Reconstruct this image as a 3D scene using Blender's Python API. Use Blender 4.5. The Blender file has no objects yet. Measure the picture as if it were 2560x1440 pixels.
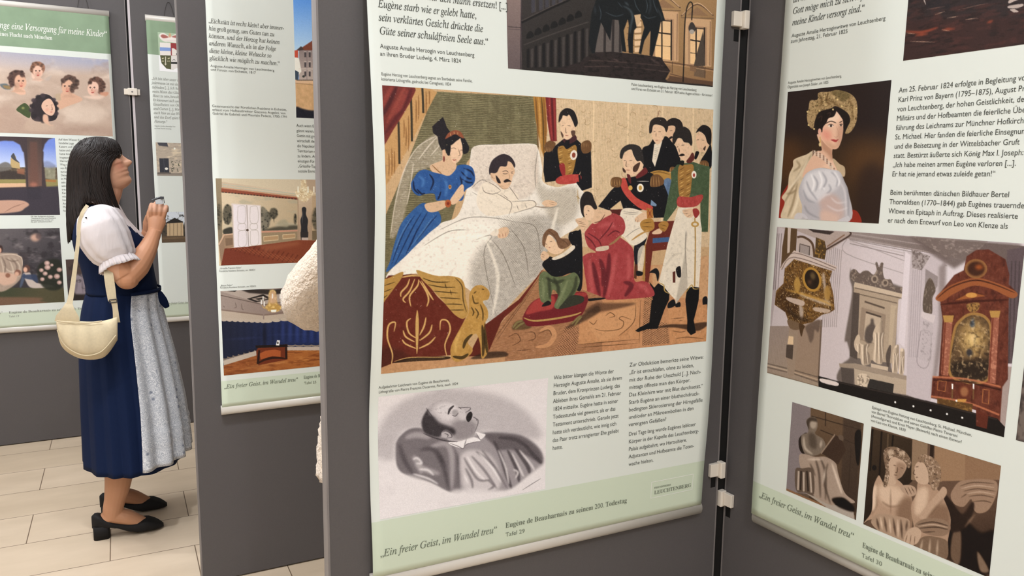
import bpy, bmesh, math, random
import numpy as np
from mathutils import Vector, Matrix
random.seed(7)
SC = bpy.context.scene
COL = SC.collection

# ------------------------------------------------------------------ camera
CAM_H = 1.45
F_PX, PITCH, ROLL = 1924.2, math.radians(7.802), math.radians(0.6475)
_f = np.array([0, math.cos(PITCH), -math.sin(PITCH)])
_u0 = np.array([0, math.sin(PITCH), math.cos(PITCH)])
_r0 = np.array([1.0, 0, 0])
CR = math.cos(ROLL) * _r0 + math.sin(ROLL) * _u0
CU = -math.sin(ROLL) * _r0 + math.cos(ROLL) * _u0
CF = _f
cam = bpy.data.cameras.new('camera')
cam.sensor_width = 36.0
cam.lens = F_PX / 2560 * 36.0
cam.clip_start = 0.05
cam_o = bpy.data.objects.new('camera', cam)
COL.objects.link(cam_o)
cam_o.matrix_world = Matrix(((CR[0], CU[0], -CF[0], 0), (CR[1], CU[1], -CF[1], 0), (CR[2], CU[2], -CF[2], CAM_H), (0, 0, 0, 1)))
SC.camera = cam_o

# ------------------------------------------------------------------ world, lights, exposure
SC.view_settings.view_transform = 'Standard'
SC.view_settings.look = 'None'
SC.view_settings.gamma = 1.0
SC.view_settings.use_curve_mapping = False
SC.view_settings.exposure = 0.14
wd = bpy.data.worlds.new('world'); SC.world = wd; wd.use_nodes = True
wd.node_tree.nodes['Background'].inputs[0].default_value = (1.0, 0.985, 0.955, 1)
wd.node_tree.nodes['Background'].inputs[1].default_value = 0.25

def lamp(name, loc, power, color, radius, spot=None, aim=None):
    l = bpy.data.lights.new(name, 'SPOT' if spot else 'POINT')
    l.energy = power; l.color = color; l.shadow_soft_size = radius
    o = bpy.data.objects.new(name, l); COL.objects.link(o); o.location = loc
    if spot:
        l.spot_size = math.radians(spot); l.spot_blend = 0.6
        o.rotation_euler = (Vector(aim) - Vector(loc)).to_track_quat('-Z', 'Y').to_euler()
    return o
NEUT = (0.93, 0.975, 1.03)
lamp('ceiling_spot_aisle', (0.55, -0.45, 2.95), 38, NEUT, 0.035)
lamp('ceiling_spot_side', (-1.30, 1.31, 2.95), 32, NEUT, 0.03)
lamp('ceiling_spot_far', (-3.4, 2.9, 2.95), 42, NEUT, 0.05)
lamp('fill_spot_passage', (-0.85, 1.70, 2.95), 95, NEUT, 0.06, 74, (-0.85, 1.75, 0))  # added fill spot, brightens the floor and lower panel; no fixture
lamp('fill_spot_far', (-2.4, 3.0, 2.95), 42, NEUT, 0.06, 95, (-2.4, 3.0, 0))  # added fill spot lifting the floor around the woman
def ceiling_area(name, loc, sx, sy, power):
    l = bpy.data.lights.new(name, 'AREA'); l.shape = 'RECTANGLE'; l.size = sx; l.size_y = sy
    l.energy = power; l.color = NEUT
    o = bpy.data.objects.new(name, l); COL.objects.link(o); o.location = loc
ceiling_area('ceiling_fill', (-0.4, -1.3, 2.97), 6.0, 4.6, 124)  # broad unseen fill, added to light the banners evenly
ceiling_area('ceiling_fill_far', (-2.2, 2.5, 2.97), 3.2, 3.2, 56)  # second fill, added to brighten the far banners and floor
# ------------------------------------------------------------------ helpers
def lin(c):
    """sRGB 0..255 (tuple or hex) -> linear tuple"""
    if isinstance(c, str):
        c = tuple(int(c[i:i + 2], 16) for i in (1, 3, 5))
    a = np.asarray(c, float) / 255.0
    return tuple(np.where(a <= 0.04045, a / 12.92, ((a + 0.055) / 1.055) ** 2.4))

def mat(name, c, rough=0.6, metal=0.0, spec=0.3, noise=0.0, nscale=40.0, bump=0.0, bscale=200.0, sheen=0.0, stretch=None):
    m = bpy.data.materials.new(name); m.use_nodes = True
    nt = m.node_tree; b = nt.nodes['Principled BSDF']
    r, g, bl = lin(c)
    b.inputs['Base Color'].default_value = (r, g, bl, 1)
    b.inputs['Roughness'].default_value = rough
    b.inputs['Metallic'].default_value = metal
    b.inputs['Specular IOR Level'].default_value = spec
    if sheen: b.inputs['Sheen Weight'].default_value = sheen
    if noise or bump:
        tc = nt.nodes.new('ShaderNodeTexCoord')
        mp = nt.nodes.new('ShaderNodeMapping'); nt.links.new(tc.outputs['Object'], mp.inputs[0])
        if stretch: mp.inputs['Scale'].default_value = stretch
    if noise:
        n = nt.nodes.new('ShaderNodeTexNoise'); n.inputs['Scale'].default_value = nscale; n.inputs['Detail'].default_value = 5
        nt.links.new(mp.outputs[0], n.inputs['Vector'])
        rp = nt.nodes.new('ShaderNodeValToRGB')
        rp.color_ramp.elements[0].position = 0.25; rp.color_ramp.elements[1].position = 0.75
        rp.color_ramp.elements[0].color = (r * (1 - noise), g * (1 - noise), bl * (1 - noise), 1)
        rp.color_ramp.elements[1].color = (min(1, r * (1 + noise)), min(1, g * (1 + noise)), min(1, bl * (1 + noise)), 1)
        nt.links.new(n.outputs['Fac'], rp.inputs[0]); nt.links.new(rp.outputs[0], b.inputs['Base Color'])
    if bump:
        n2 = nt.nodes.new('ShaderNodeTexNoise'); n2.inputs['Scale'].default_value = bscale; n2.inputs['Detail'].default_value = 3
        nt.links.new(mp.outputs[0], n2.inputs['Vector'])
        bp = nt.nodes.new('ShaderNodeBump'); bp.inputs['Strength'].default_value = bump; bp.inputs['Distance'].default_value = 0.01
        nt.links.new(n2.outputs['Fac'], bp.inputs['Height']); nt.links.new(bp.outputs[0], b.inputs['Normal'])
    return m

def link(name, me, m=None, parent=None, smooth=False):
    o = bpy.data.objects.new(name, me); COL.objects.link(o)
    if m is not None:
        for x in (m if isinstance(m, (list, tuple)) else [m]): me.materials.append(x)
    if parent is not None: o.parent = parent
    if smooth:
        me.polygons.foreach_set('use_smooth', [True] * len(me.polygons))
    return o

def mesh_of(name, V, Fs):
    me = bpy.data.meshes.new(name)
    me.from_pydata([tuple(map(float, v)) for v in V], [], [tuple(map(int, f)) for f in Fs]); me.update()
    return me

def obj(name, bm, m, parent=None, smooth=False):
    me = bpy.data.meshes.new(name); bm.to_mesh(me); bm.free()
    return link(name, me, m, parent, smooth)

def tag(o, label, cat, group=None, kind=None):
    if label: o['label'] = label
    if cat: o['category'] = cat
    if group: o['group'] = group
    if kind: o['kind'] = kind
    return o

def empty(name, loc, label, cat, group=None, kind=None):
    o = bpy.data.objects.new(name, None); COL.objects.link(o); o.location = loc; o.empty_display_size = 0.1
    return tag(o, label, cat, group, kind)

def keep(o, parent):
    """parent while keeping the world-space mesh where it is (parent only has a location)"""
    o.parent = parent
    o.matrix_parent_inverse = Matrix.Translation(-Vector(parent.location))
    return o

def box_pts(bm, c, ex, ey, ez, bevel=0.0):
    """box with centre c and half-extent vectors ex, ey, ez"""
    c, ex, ey, ez = map(np.asarray, (c, ex, ey, ez))
    vs = [bm.verts.new(tuple(c + a * ex + b * ey + d * ez)) for a in (-1, 1) for b in (-1, 1) for d in (-1, 1)]
    fs = []
    for q in ((0, 1, 3, 2), (4, 6, 7, 5), (0, 4, 5, 1), (2, 3, 7, 6), (0, 2, 6, 4), (1, 5, 7, 3)):
        fs.append(bm.faces.new([vs[i] for i in q]))
    if bevel > 0:
        es = list({e for f in fs for e in f.edges})
        bmesh.ops.bevel(bm, geom=es, offset=bevel, segments=2, affect='EDGES', profile=0.5)
    return bm

def tube(bm, pts, r, seg=8, cap=True, flat=None):
    """tube along pts; r scalar or list; flat = (vector, k) squashes along the vector"""
    pts = [np.asarray(p, float) for p in pts]
    n = len(pts); rs = r if isinstance(r, (list, tuple, np.ndarray)) else [r] * n
    rings = []; prev = None
    for i, p in enumerate(pts):
        t = pts[min(i + 1, n - 1)] - pts[max(i - 1, 0)]; t = t / (np.linalg.norm(t) + 1e-12)
        if prev is None:
            a = np.array([0, 0, 1.0]) if abs(t[2]) < 0.9 else np.array([1.0, 0, 0])
            prev = np.cross(t, a)
        x = prev - t * (prev @ t); x = x / (np.linalg.norm(x) + 1e-12); prev = x
        y = np.cross(t, x)
        ring = []
        for k in range(seg):
            w = 2 * math.pi * k / seg
            o = rs[i] * (math.cos(w) * x + math.sin(w) * y)
            if flat is not None:
                fv = np.asarray(flat[0], float); o = o - fv * (o @ fv) * (1 - flat[1])
            ring.append(bm.verts.new(tuple(p + o)))
        rings.append(ring)
    for i in range(n - 1):
        for k in range(seg):
            bm.faces.new((rings[i][k], rings[i][(k + 1) % seg], rings[i + 1][(k + 1) % seg], rings[i + 1][k]))
    if cap:
        bm.faces.new(rings[0][::-1]); bm.faces.new(rings[-1])
    return rings

def loft(bm, rings, close=True, cap0=True, cap1=True):
    R = [[bm.verts.new(tuple(p)) for p in ring] for ring in rings]
    n = len(R[0])
    for i in range(len(R) - 1):
        for k in range(n if close else n - 1):
            bm.faces.new((R[i][k], R[i][(k + 1) % n], R[i + 1][(k + 1) % n], R[i + 1][k]))
    if cap0 and close: bm.faces.new(R[0][::-1])
    if cap1 and close: bm.faces.new(R[-1])
    return R

def ray(x, y):
    return (x - 1280) / F_PX * CR - (y - 720) / F_PX * CU + CF
EYE = np.array([0, 0, CAM_H])

def herm(xs, ys, x):
    """smooth interpolation through control values (monotone-ish cubic)"""
    xs = np.asarray(xs, float); ys = np.asarray(ys, float); x = np.clip(np.asarray(x, float), xs[0], xs[-1])
    m = np.gradient(ys, xs)
    i = np.clip(np.searchsorted(xs, x) - 1, 0, len(xs) - 2)
    h = xs[i + 1] - xs[i]; t = (x - xs[i]) / h
    return (ys[i] * (2 * t**3 - 3 * t**2 + 1) + m[i] * h * (t**3 - 2 * t**2 + t) + ys[i + 1] * (3 * t**2 - 2 * t**3) + m[i + 1] * h * (t**3 - t**2))
# ------------------------------------------------------------------ the room shell
def brick_floor():
    m = bpy.data.materials.new('beige_stone_tiles'); m.use_nodes = True; nt = m.node_tree
    b = nt.nodes['Principled BSDF']; b.inputs['Roughness'].default_value = 0.42; b.inputs['Specular IOR Level'].default_value = 0.35
    tc = nt.nodes.new('ShaderNodeTexCoord')
    br = nt.nodes.new('ShaderNodeTexBrick'); br.offset = 0.5; br.offset_frequency = 2
    br.inputs['Scale'].default_value = 1.0; br.inputs['Brick Width'].default_value = 0.6; br.inputs['Row Height'].default_value = 0.301
    br.inputs['Mortar Size'].default_value = 0.0022; br.inputs['Mortar Smooth'].default_value = 0.3; br.inputs['Bias'].default_value = 0
    nt.links.new(tc.outputs['Object'], br.inputs['Vector'])
    br.inputs['Color1'].default_value = (*lin((212, 192, 168)), 1); br.inputs['Color2'].default_value = (*lin((204, 184, 159)), 1)
    br.inputs['Mortar'].default_value = (*lin((120, 100, 82)), 1)
    n = nt.nodes.new('ShaderNodeTexNoise'); n.inputs['Scale'].default_value = 2.6; n.inputs['Detail'].default_value = 6
    mp = nt.nodes.new('ShaderNodeMapping'); mp.inputs['Scale'].default_value = (1, 3, 1)
    nt.links.new(tc.outputs['Object'], mp.inputs[0]); nt.links.new(mp.outputs[0], n.inputs['Vector'])
    rp = nt.nodes.new('ShaderNodeValToRGB'); rp.color_ramp.elements[0].position = 0.3; rp.color_ramp.elements[1].position = 0.7
    rp.color_ramp.elements[0].color = (0.86, 0.85, 0.83, 1); rp.color_ramp.elements[1].color = (1, 1, 1, 1)
    nt.links.new(n.outputs['Fac'], rp.inputs[0])
    mx = nt.nodes.new('ShaderNodeMix'); mx.data_type = 'RGBA'; mx.blend_type = 'MULTIPLY'; mx.inputs[0].default_value = 1
    nt.links.new(br.outputs['Color'], mx.inputs[6]); nt.links.new(rp.outputs[0], mx.inputs[7])
    nt.links.new(mx.outputs[2], b.inputs['Base Color'])
    bp = nt.nodes.new('ShaderNodeBump'); bp.inputs['Strength'].default_value = 0.3; bp.inputs['Distance'].default_value = 0.002
    iv = nt.nodes.new('ShaderNodeMath'); iv.operation = 'SUBTRACT'; iv.inputs[0].default_value = 1
    nt.links.new(br.outputs['Fac'], iv.inputs[1]); nt.links.new(iv.outputs[0], bp.inputs['Height']); nt.links.new(bp.outputs[0], b.inputs['Normal'])
    return m
_a = math.radians(63.0)
S_AX = np.array([math.sin(_a), math.cos(_a), 0]); W_AX = np.array([-math.cos(_a), math.sin(_a), 0])
fo = S_AX * (-0.40) + W_AX * 3.16
X0, X1, Y0, Y1, ZC = -6.5, 4.0, -4.0, 7.5, 3.0
def room_quad(name, pts, m):
    o = link(name, mesh_of(name, pts, [tuple(range(len(pts)))]), m); o['kind'] = 'structure'; return o
fm = brick_floor()
rot = Matrix.Rotation(math.atan2(S_AX[1], S_AX[0]), 4, 'Z')
fl = room_quad('floor', [(Matrix.Rotation(-math.atan2(S_AX[1], S_AX[0]), 3, 'Z') @ Vector((x - fo[0], y - fo[1], 0))) for x, y in ((X0, Y0), (X1, Y0), (X1, Y1), (X0, Y1))], fm)
fl.matrix_world = Matrix.Translation(fo) @ rot
wm = mat('white_plaster', (222, 216, 208), 0.9, noise=0.02, nscale=8)
room_quad('ceiling', [(X0, Y0, ZC), (X0, Y1, ZC), (X1, Y1, ZC), (X1, Y0, ZC)], wm)
room_quad('wall_left', [(X0, Y0, 0), (X0, Y1, 0), (X0, Y1, ZC), (X0, Y0, ZC)], wm)
room_quad('wall_right', [(X1, Y0, 0), (X1, Y0, ZC), (X1, Y1, ZC), (X1, Y1, 0)], wm)
room_quad('wall_back', [(X0, Y1, 0), (X1, Y1, 0), (X1, Y1, ZC), (X0, Y1, ZC)], wm)
room_quad('wall_front', [(X0, Y0, 0), (X0, Y0, ZC), (X1, Y0, ZC), (X1, Y0, 0)], wm)

# ------------------------------------------------------------------ display panels and banners
class Plane:
    """vertical board face: P = c*n + u*t + v*z ; fc = direction the face looks"""
    def __init__(s, deg, c, facing):
        a = math.radians(deg); s.t = np.array([math.sin(a), math.cos(a), 0]); s.n = np.array([math.cos(a), -math.sin(a), 0])
        s.c = c; s.F = s.n * facing; s.r = s.t * facing   # r: reading direction (to the viewer's right)
        s.fc = facing
    def at(s, u, v, off=0.0):
        return s.c * s.n + u * s.t + np.array([0, 0, v]) + off * s.F

board_m = mat('dark_grey_laminate', (90, 86, 86), 0.5, spec=0.25, noise=0.05, nscale=300, bump=0.03, bscale=600)
edge_m = mat('grey_panel_edge', (128, 122, 120), 0.5, noise=0.12, nscale=60, stretch=(1, 1, 0.2))
lit_gap_m = mat('pale_lit_gap', (205, 196, 198), 0.4)  # pale strip stands in for the lit wall seen through the gap
black_m = mat('black_gap_shade', (14, 13, 13), 0.7)  # black standing in for shade in panel gaps and clip recesses
PT = 0.035
def panel(pl, u0, u1, label, top=2.5, edges=(edge_m, edge_m), ew=(0.004, 0.004)):
    c = pl.at((u0 + u1) / 2, 0, -PT / 2)
    root = empty('display_panel', tuple(c), label, 'display panel', 'grey exhibition panels')
    bm = box_pts(bmesh.new(), pl.at((u0 + ew[0] + u1 - ew[1]) / 2, top / 2 + 0.003, -PT / 2), pl.t * ((u1 - u0 - ew[0] - ew[1]) / 2), np.array([0, 0, top / 2 - 0.003]), pl.F * PT / 2)
    keep(obj('board', bm, board_m), root)
    for uu, em, e in ((u0 + ew[0] / 2, edges[0], ew[0]), (u1 - ew[1] / 2, edges[1], ew[1])):
        bm = box_pts(bmesh.new(), pl.at(uu, top / 2 + 0.003, -PT / 2), pl.t * e / 2, np.array([0, 0, top / 2 - 0.003]), pl.F * (PT / 2 + 0.0006))
        keep(obj('edge_strip', bm, em), root)
    return root

PL1 = Plane(62.5, -4.8403, 1)
PL2 = Plane(62.5, -2.8221, 1)
PL3 = Plane(63.135, -1.452, 1)
PL4 = Plane(-30.841, 1.460, -1)
p1 = panel(PL1, -0.872, 0.128, 'grey panel at far left, behind the woman in the dirndl, carrying the painted children banner')
p1b = panel(PL1, 0.138, 1.138, 'grey panel with pale lit-gap strip at left, carrying the banner with the coat of arms', edges=(lit_gap_m, edge_m), ew=(0.012, 0.004))
p2 = panel(PL2, 0.222, 1.222, 'grey panel half hidden behind the middle panel, carrying the banner numbered Tafel 25')
p3 = panel(PL3, 0.332, 1.337, 'middle grey panel carrying the banner numbered Tafel 29')
p4 = panel(PL4, 0.355, 1.355, 'grey panel nearest the right edge, carrying the banner numbered Tafel 30')

# black strips added as the darkness in the gaps between neighbouring panels
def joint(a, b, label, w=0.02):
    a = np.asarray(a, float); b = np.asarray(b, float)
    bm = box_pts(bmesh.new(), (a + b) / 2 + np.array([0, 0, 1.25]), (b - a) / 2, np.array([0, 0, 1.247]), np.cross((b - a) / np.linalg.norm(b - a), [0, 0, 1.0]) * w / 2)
    return tag(obj('gap_shade_strip', bm, black_m), label, 'gap shade strip', 'black strips added as gap shade')
joint(PL1.at(0.1285, 0, -0.02), PL1.at(0.1375, 0, -0.02), 'black strip added as dark gap between the two far left panels', 0.012)
joint(PL3.at(1.338, 0, -0.02), PL4.at(1.359, 0, -0.02), 'black strip added as dark gap in the corner between middle and right panels', 0.014)

clip_m = mat('cream_plastic_clip', (230, 220, 206), 0.45)
Z3 = np.array([0, 0, 1.0])
def flat_clip(pl, u, v, label):
    """clip lying flat over the seam of two panels in line: base plate, raised bridge, screw"""
    c = pl.at(u, v); root = empty('panel_clip', tuple(c), label, 'panel clip', 'cream clips joining panels')
    bm = box_pts(bmesh.new(), pl.at(u, v, 0.004), pl.r * 0.040, Z3 * 0.016, pl.F * 0.0035, 0.0015); keep(obj('base_plate', bm, clip_m), root)
    bm = box_pts(bmesh.new(), pl.at(u + 0.002, v, 0.014), pl.r * 0.024, Z3 * 0.019, pl.F * 0.007, 0.003); keep(obj('bridge', bm, clip_m), root)
    bm = bmesh.new(); tube(bm, [pl.at(u, v, 0.0208), pl.at(u, v, 0.0225)], 0.0045, 12); keep(obj('screw_head', bm, edge_m), root)
flat_clip(PL1, 0.139, 1.922, 'cream plastic clip on the seam between the two far left panels')
def corner_clip(pl, other, u, v, sgn, label):
    """clip hooked on one panel's edge: pad on the face, arm reaching over the corner gap, dark box as shaded recess below"""
    c = pl.at(u, v); root = empty('panel_clip', tuple(c), label, 'panel clip', 'cream clips joining panels')
    bm = box_pts(bmesh.new(), pl.at(u - sgn * 0.012, v, 0.006), pl.t * 0.013, Z3 * 0.017, pl.F * 0.0055, 0.0015); keep(obj('pad', bm, clip_m), root)
    bm = box_pts(bmesh.new(), pl.at(u + sgn * 0.009, v - 0.001, 0.010), pl.t * 0.0075, Z3 * 0.021, pl.F * 0.0095, 0.002); keep(obj('arm', bm, clip_m), root)
    bm = box_pts(bmesh.new(), pl.at(u - sgn * 0.006, v - 0.036, -0.004), pl.t * 0.008, Z3 * 0.014, pl.F * 0.0045, 0.001); keep(obj('recess_shade', bm, black_m), root)  # flush dark box put in for the black recess under the clip
corner_clip(PL3, PL4, 1.331, 1.838, 1, 'cream clip near the top of the corner joint, beside the palace photograph')
corner_clip(PL3, PL4, 1.327, 0.729, 1, 'cream clip low on the middle panel edge, just above the other one')
corner_clip(PL4, PL3, 1.346, 0.646, 1, 'lowest cream clip, hooked on the edge of the right panel')
# ------------------------------------------------------------------ banners
paper_m = mat('matt_banner_fabric', (224, 229, 222), 0.62, spec=0.25)
pale_m = mat('pale_green_banner_print', (208, 219, 198), 0.62, spec=0.25)
green_m = mat('mid_green_banner_print', (138, 160, 132), 0.62, spec=0.25, noise=0.12, nscale=9)
rail_m = mat('satin_aluminium_rail', (205, 199, 190), 0.32, metal=0.0, spec=0.6)
cord_m = mat('dark_cord', (60, 56, 54), 0.6)
nail_m = mat('steel_pin', (90, 88, 86), 0.35, metal=0.8)

class Banner:
    def __init__(s, pl, ul, ur, label, base=0.018, dl=None, dr=None, bands=(), top=2.325, bot=0.640):
        """ul, ur: u at the reader's left and right edge; dl, dr: (v list, bulge list) of the hanging cloth at both edges"""
        s.pl, s.ul, s.ur, s.base, s.top, s.bot = pl, ul, ur, base, top, bot
        flat = ([bot, top], [0.0, 0.0]); s.dl = dl or flat; s.dr = dr or flat
        s.root = empty('roll_banner', tuple(pl.at((ul + ur) / 2, bot, base)), label, 'banner', 'printed banners on the panels')
        s.ink = {}
        s.build(bands)
    def d(s, u, v):
        k = np.clip((np.asarray(u) - s.ul) / (s.ur - s.ul), 0, 1)
        return s.base + (1 - k) * herm(*s.dl, v) + k * herm(*s.dr, v)
    def P(s, u, v, off=0.0):
        u = np.asarray(u, float); v = np.asarray(v, float); dd = s.d(u, v) + off
        return s.pl.c * s.pl.n + u[..., None] * s.pl.t + v[..., None] * Z3 + dd[..., None] * s.pl.F
    def uvs(s, x, y):
        """photograph pixel -> place on the cloth (where the line of sight meets the hanging surface)"""
        x = np.asarray(x, float); y = np.asarray(y, float)
        d = ((x - 1280) / F_PX)[:, None] * CR - ((y - 720) / F_PX)[:, None] * CU + CF
        off = np.full(len(x), s.base)
        for _ in range(10):
            p = d * ((s.pl.c + off * s.pl.fc) / (d @ s.pl.n))[:, None]
            u = p @ s.pl.t; v = p[:, 2] + CAM_H
            off = s.d(u, v)
        return u, v
    def uv(s, x, y):
        u, v = s.uvs([x], [y]); return np.array([u[0], v[0]])
    def px(s, u, v):
        p = s.P(u, v) - EYE; z = p @ CF
        return np.stack([1280 + F_PX * (p @ CR) / z, 720 - F_PX * (p @ CU) / z], -1)
    def grid(s, name, u0, u1, v0, v1, nu, nv, off, m, us=None, vs=None):
        us = np.linspace(u0, u1, nu) if us is None else us; vs = np.linspace(v1, v0, nv) if vs is None else vs
        U, V = np.meshgrid(us, vs); nv, nu = U.shape
        X = s.P(U, V, off).reshape(-1, 3)
        i = np.arange(nv * nu).reshape(nv, nu)
        q = np.stack([i[:-1, :-1], i[1:, :-1], i[1:, 1:], i[:-1, 1:]], -1).reshape(-1, 4)
        me = bpy.data.meshes.new(name)
        me.vertices.add(len(X)); me.vertices.foreach_set('co', X.ravel().astype(np.float32))
        me.loops.add(q.size); me.loops.foreach_set('vertex_index', q.ravel().astype(np.int32))
        me.polygons.add(len(q)); me.polygons.foreach_set('loop_start', (np.arange(len(q)) * 4).astype(np.int32))
        me.polygons.foreach_set('use_smooth', np.ones(len(q), bool))
        me.update(calc_edges=True); me.validate()
        return me, V
    def build(s, bands):
        """bands: list of (v_low, v_high, material index)"""
        br = sorted({s.bot + 0.012, s.top - 0.012, *[b for x in bands for b in x[:2]]})
        vs = []
        for a, b in zip(br[:-1], br[1:]):
            vs += list(np.linspace(a, b, max(2, int((b - a) / 0.012)))[:-1])
        vs = np.array(vs + [br[-1]])[::-1]
        me, V = s.grid('sheet', s.ul, s.ur, 0, 0, 36, 0, 0.0, paper_m, vs=vs)
        o = link('sheet', me, [paper_m, pale_m, green_m]); keep(o, s.root)
        rowv = (V[:-1, 0] + V[1:, 0]) / 2; mi = np.zeros((len(rowv), 35), np.int32)
        for a, b, k in bands: mi[(rowv > a) & (rowv < b)] = k
        me.polygons.foreach_set('material_index', mi.ravel())
        so = o.modifiers.new('thickness', 'SOLIDIFY'); so.thickness = 0.0007; so.offset = -1 if True else 1
        for nm, v, hh in (('bottom_rail', s.bot, 0.017), ('top_rail', s.top, 0.017)):
            e = 0.003 * (1 if s.ur > s.ul else -1)
            pr = []
            for k in range(14):          # rounded front, flat back
                w = 2 * math.pi * k / 14; cz, cd = math.sin(w) * hh, math.cos(w) * 0.013
                if cd < -0.008: cd = -0.008
                pr.append((cz, cd))
            bm = bmesh.new()
            loft(bm, [[s.pl.at(uu, v + z, 0.0095 + dd) for z, dd in pr] for uu in (s.ul - e, s.ur + e)])
            bmesh.ops.recalc_face_normals(bm, faces=bm.faces)
            keep(obj(nm, bm, rail_m, None, True), s.root)
        if s.top > 2.2:
            for k in (0.14, 0.86):
                uu = s.ul + (s.ur - s.ul) * k; du = 0.026
                pts = [s.pl.at(uu + du * math.cos(w) * (1 - 0.35 * math.sin(w)), s.top + 0.012 + 0.085 * math.sin(w), 0.008) for w in np.linspace(0, math.pi, 15)]
                bm = bmesh.new(); tube(bm, pts, 0.0013, 6); lp = keep(obj('hanging_loop', bm, cord_m), s.root)
                bm = bmesh.new(); tube(bm, [s.pl.at(uu, s.top + 0.097, 0.0), s.pl.at(uu, s.top + 0.097, 0.012)], 0.002, 8)
                pn = obj('pin', bm, nail_m); keep(pn, s.root)

# ------------------------------------------------------------------ lettering
def mathit(s, cap, low, h=None):
    o = ''
    for ch in s:
        if 'A' <= ch <= 'Z': o += chr(cap + ord(ch) - 65)
        elif ch == 'h' and h: o += h
        elif 'a' <= ch <= 'z': o += chr(low + ord(ch) - 97)
        else: o += ch
    return o
BASE = {'ä': 'a', 'ö': 'o', 'ü': 'u', 'Ü': 'U', 'Ö': 'O', 'Ä': 'A', 'è': 'e', 'ç': 'c', 'ß': 'ß'}
STYLE = {'it': dict(map=lambda c: mathit(c, 0x1D434, 0x1D44E, '\u210e'), off=0.006),
         'ro': dict(map=lambda c: mathit(c, 0x1D400, 0x1D41A), off=0.0),
         'sa': dict(map=lambda c: c, off=0.0)}
GLY = {}
def need_glyphs(pairs):
    """outline every needed (style, character) once with the built-in font"""
    todo = sorted({p for p in pairs if p not in GLY})
    objs = []
    for st, ch in todo:
        c = BASE.get(ch, ch) if st != 'sa' else ch
        g = STYLE[st]['map'](c)
        for body in (g, '|' + g + '|', '||'):
            cu = bpy.data.curves.new('g', 'FONT'); cu.body = body; cu.size = 1.0; cu.resolution_u = 3
            if body == g: cu.offset = STYLE[st]['off']
            o = bpy.data.objects.new('g', cu); COL.objects.link(o); objs.append(o)
    bpy.context.view_layer.update()
    dg = bpy.context.evaluated_depsgraph_get()
    for i, key in enumerate(todo):
        st, ch = key; og, o1, o2 = objs[3 * i:3 * i + 3]
        ev = og.evaluated_get(dg); me = ev.to_mesh()
        n = len(me.vertices); co = np.zeros(n * 3); me.vertices.foreach_get('co', co); co = co.reshape(-1, 3)[:, :2].copy()
        fs = [tuple(p.vertices) for p in me.polygons]
        ev.to_mesh_clear()
        adv = o1.dimensions.x - o2.dimensions.x
        if n == 0: adv = 0.26
        if st == 'it' and ch == 'h': co = co * np.array([0.93, 0.97])
        if st != 'sa' and ch in BASE and ch != 'ß':
            base = BASE[ch]; top = 0.60 if base.islower() else 0.80; cx = co[:, 0].mean() + (0.05 if st == 'it' else 0)
            def dot(x, y, rx, ry):
                nonlocal co, fs
                k = len(co); w = np.linspace(0, 2 * math.pi, 9)[:-1]
                co = np.vstack([co, np.stack([x + rx * np.cos(w), y + ry * np.sin(w)], -1)]); fs = fs + [tuple(range(k, k + 8))]
            if ch in 'äöüÜÖÄ':
                dot(cx - 0.085, top, 0.045, 0.045); dot(cx + 0.085, top, 0.045, 0.045)
            elif ch == 'è':
                k = len(co); co = np.vstack([co, [[cx - 0.12, top + 0.11], [cx - 0.06, top + 0.13], [cx + 0.06, top - 0.04], [cx + 0.03, top - 0.06]]]); fs = fs + [(k + 3, k + 2, k + 1, k)]
            elif ch == 'ç':
                dot(cx, -0.1, 0.05, 0.06)
        GLY[key] = (co, fs, adv)
    for o in objs:
        cu = o.data; bpy.data.objects.remove(o); bpy.data.curves.remove(cu)

def layout(text, st):
    """glyph vertices for a line of text, unit size, plus its advance width"""
    x = 0.0; V = []; Fc = []; n = 0
    for ch in text:
        if ch == ' ':
            x += 0.25; continue
        co, fs, adv = GLY[(st, ch)]
        V.append(co + np.array([x, 0])); Fc += [tuple(i + n for i in f) for f in fs]; n += len(co); x += adv
    return (np.vstack(V) if V else np.zeros((0, 2))), Fc, x

INK = {'dark': mat('dark_print_ink', (74, 76, 70), 0.7), 'grey': mat('grey_green_print_ink', (112, 120, 104), 0.7),
       'white': mat('white_print_ink', (238, 240, 232), 0.7), 'soft': mat('soft_grey_print_ink', (140, 142, 134), 0.7), 'mid': mat('mid_grey_print_ink', (96, 97, 90), 0.7)}
TEXT = []
def para(bn, part, ink, st, lines, p0, p1, size, fit=None, hs=None, slant=0.0):
    """lines of text; p0 / p1: pixel of the left end of the first / last base line; fit=(index, px of that line's right end)"""
    TEXT.append((bn, part, ink, st, lines, p0, p1, size, fit, hs, slant))

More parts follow.
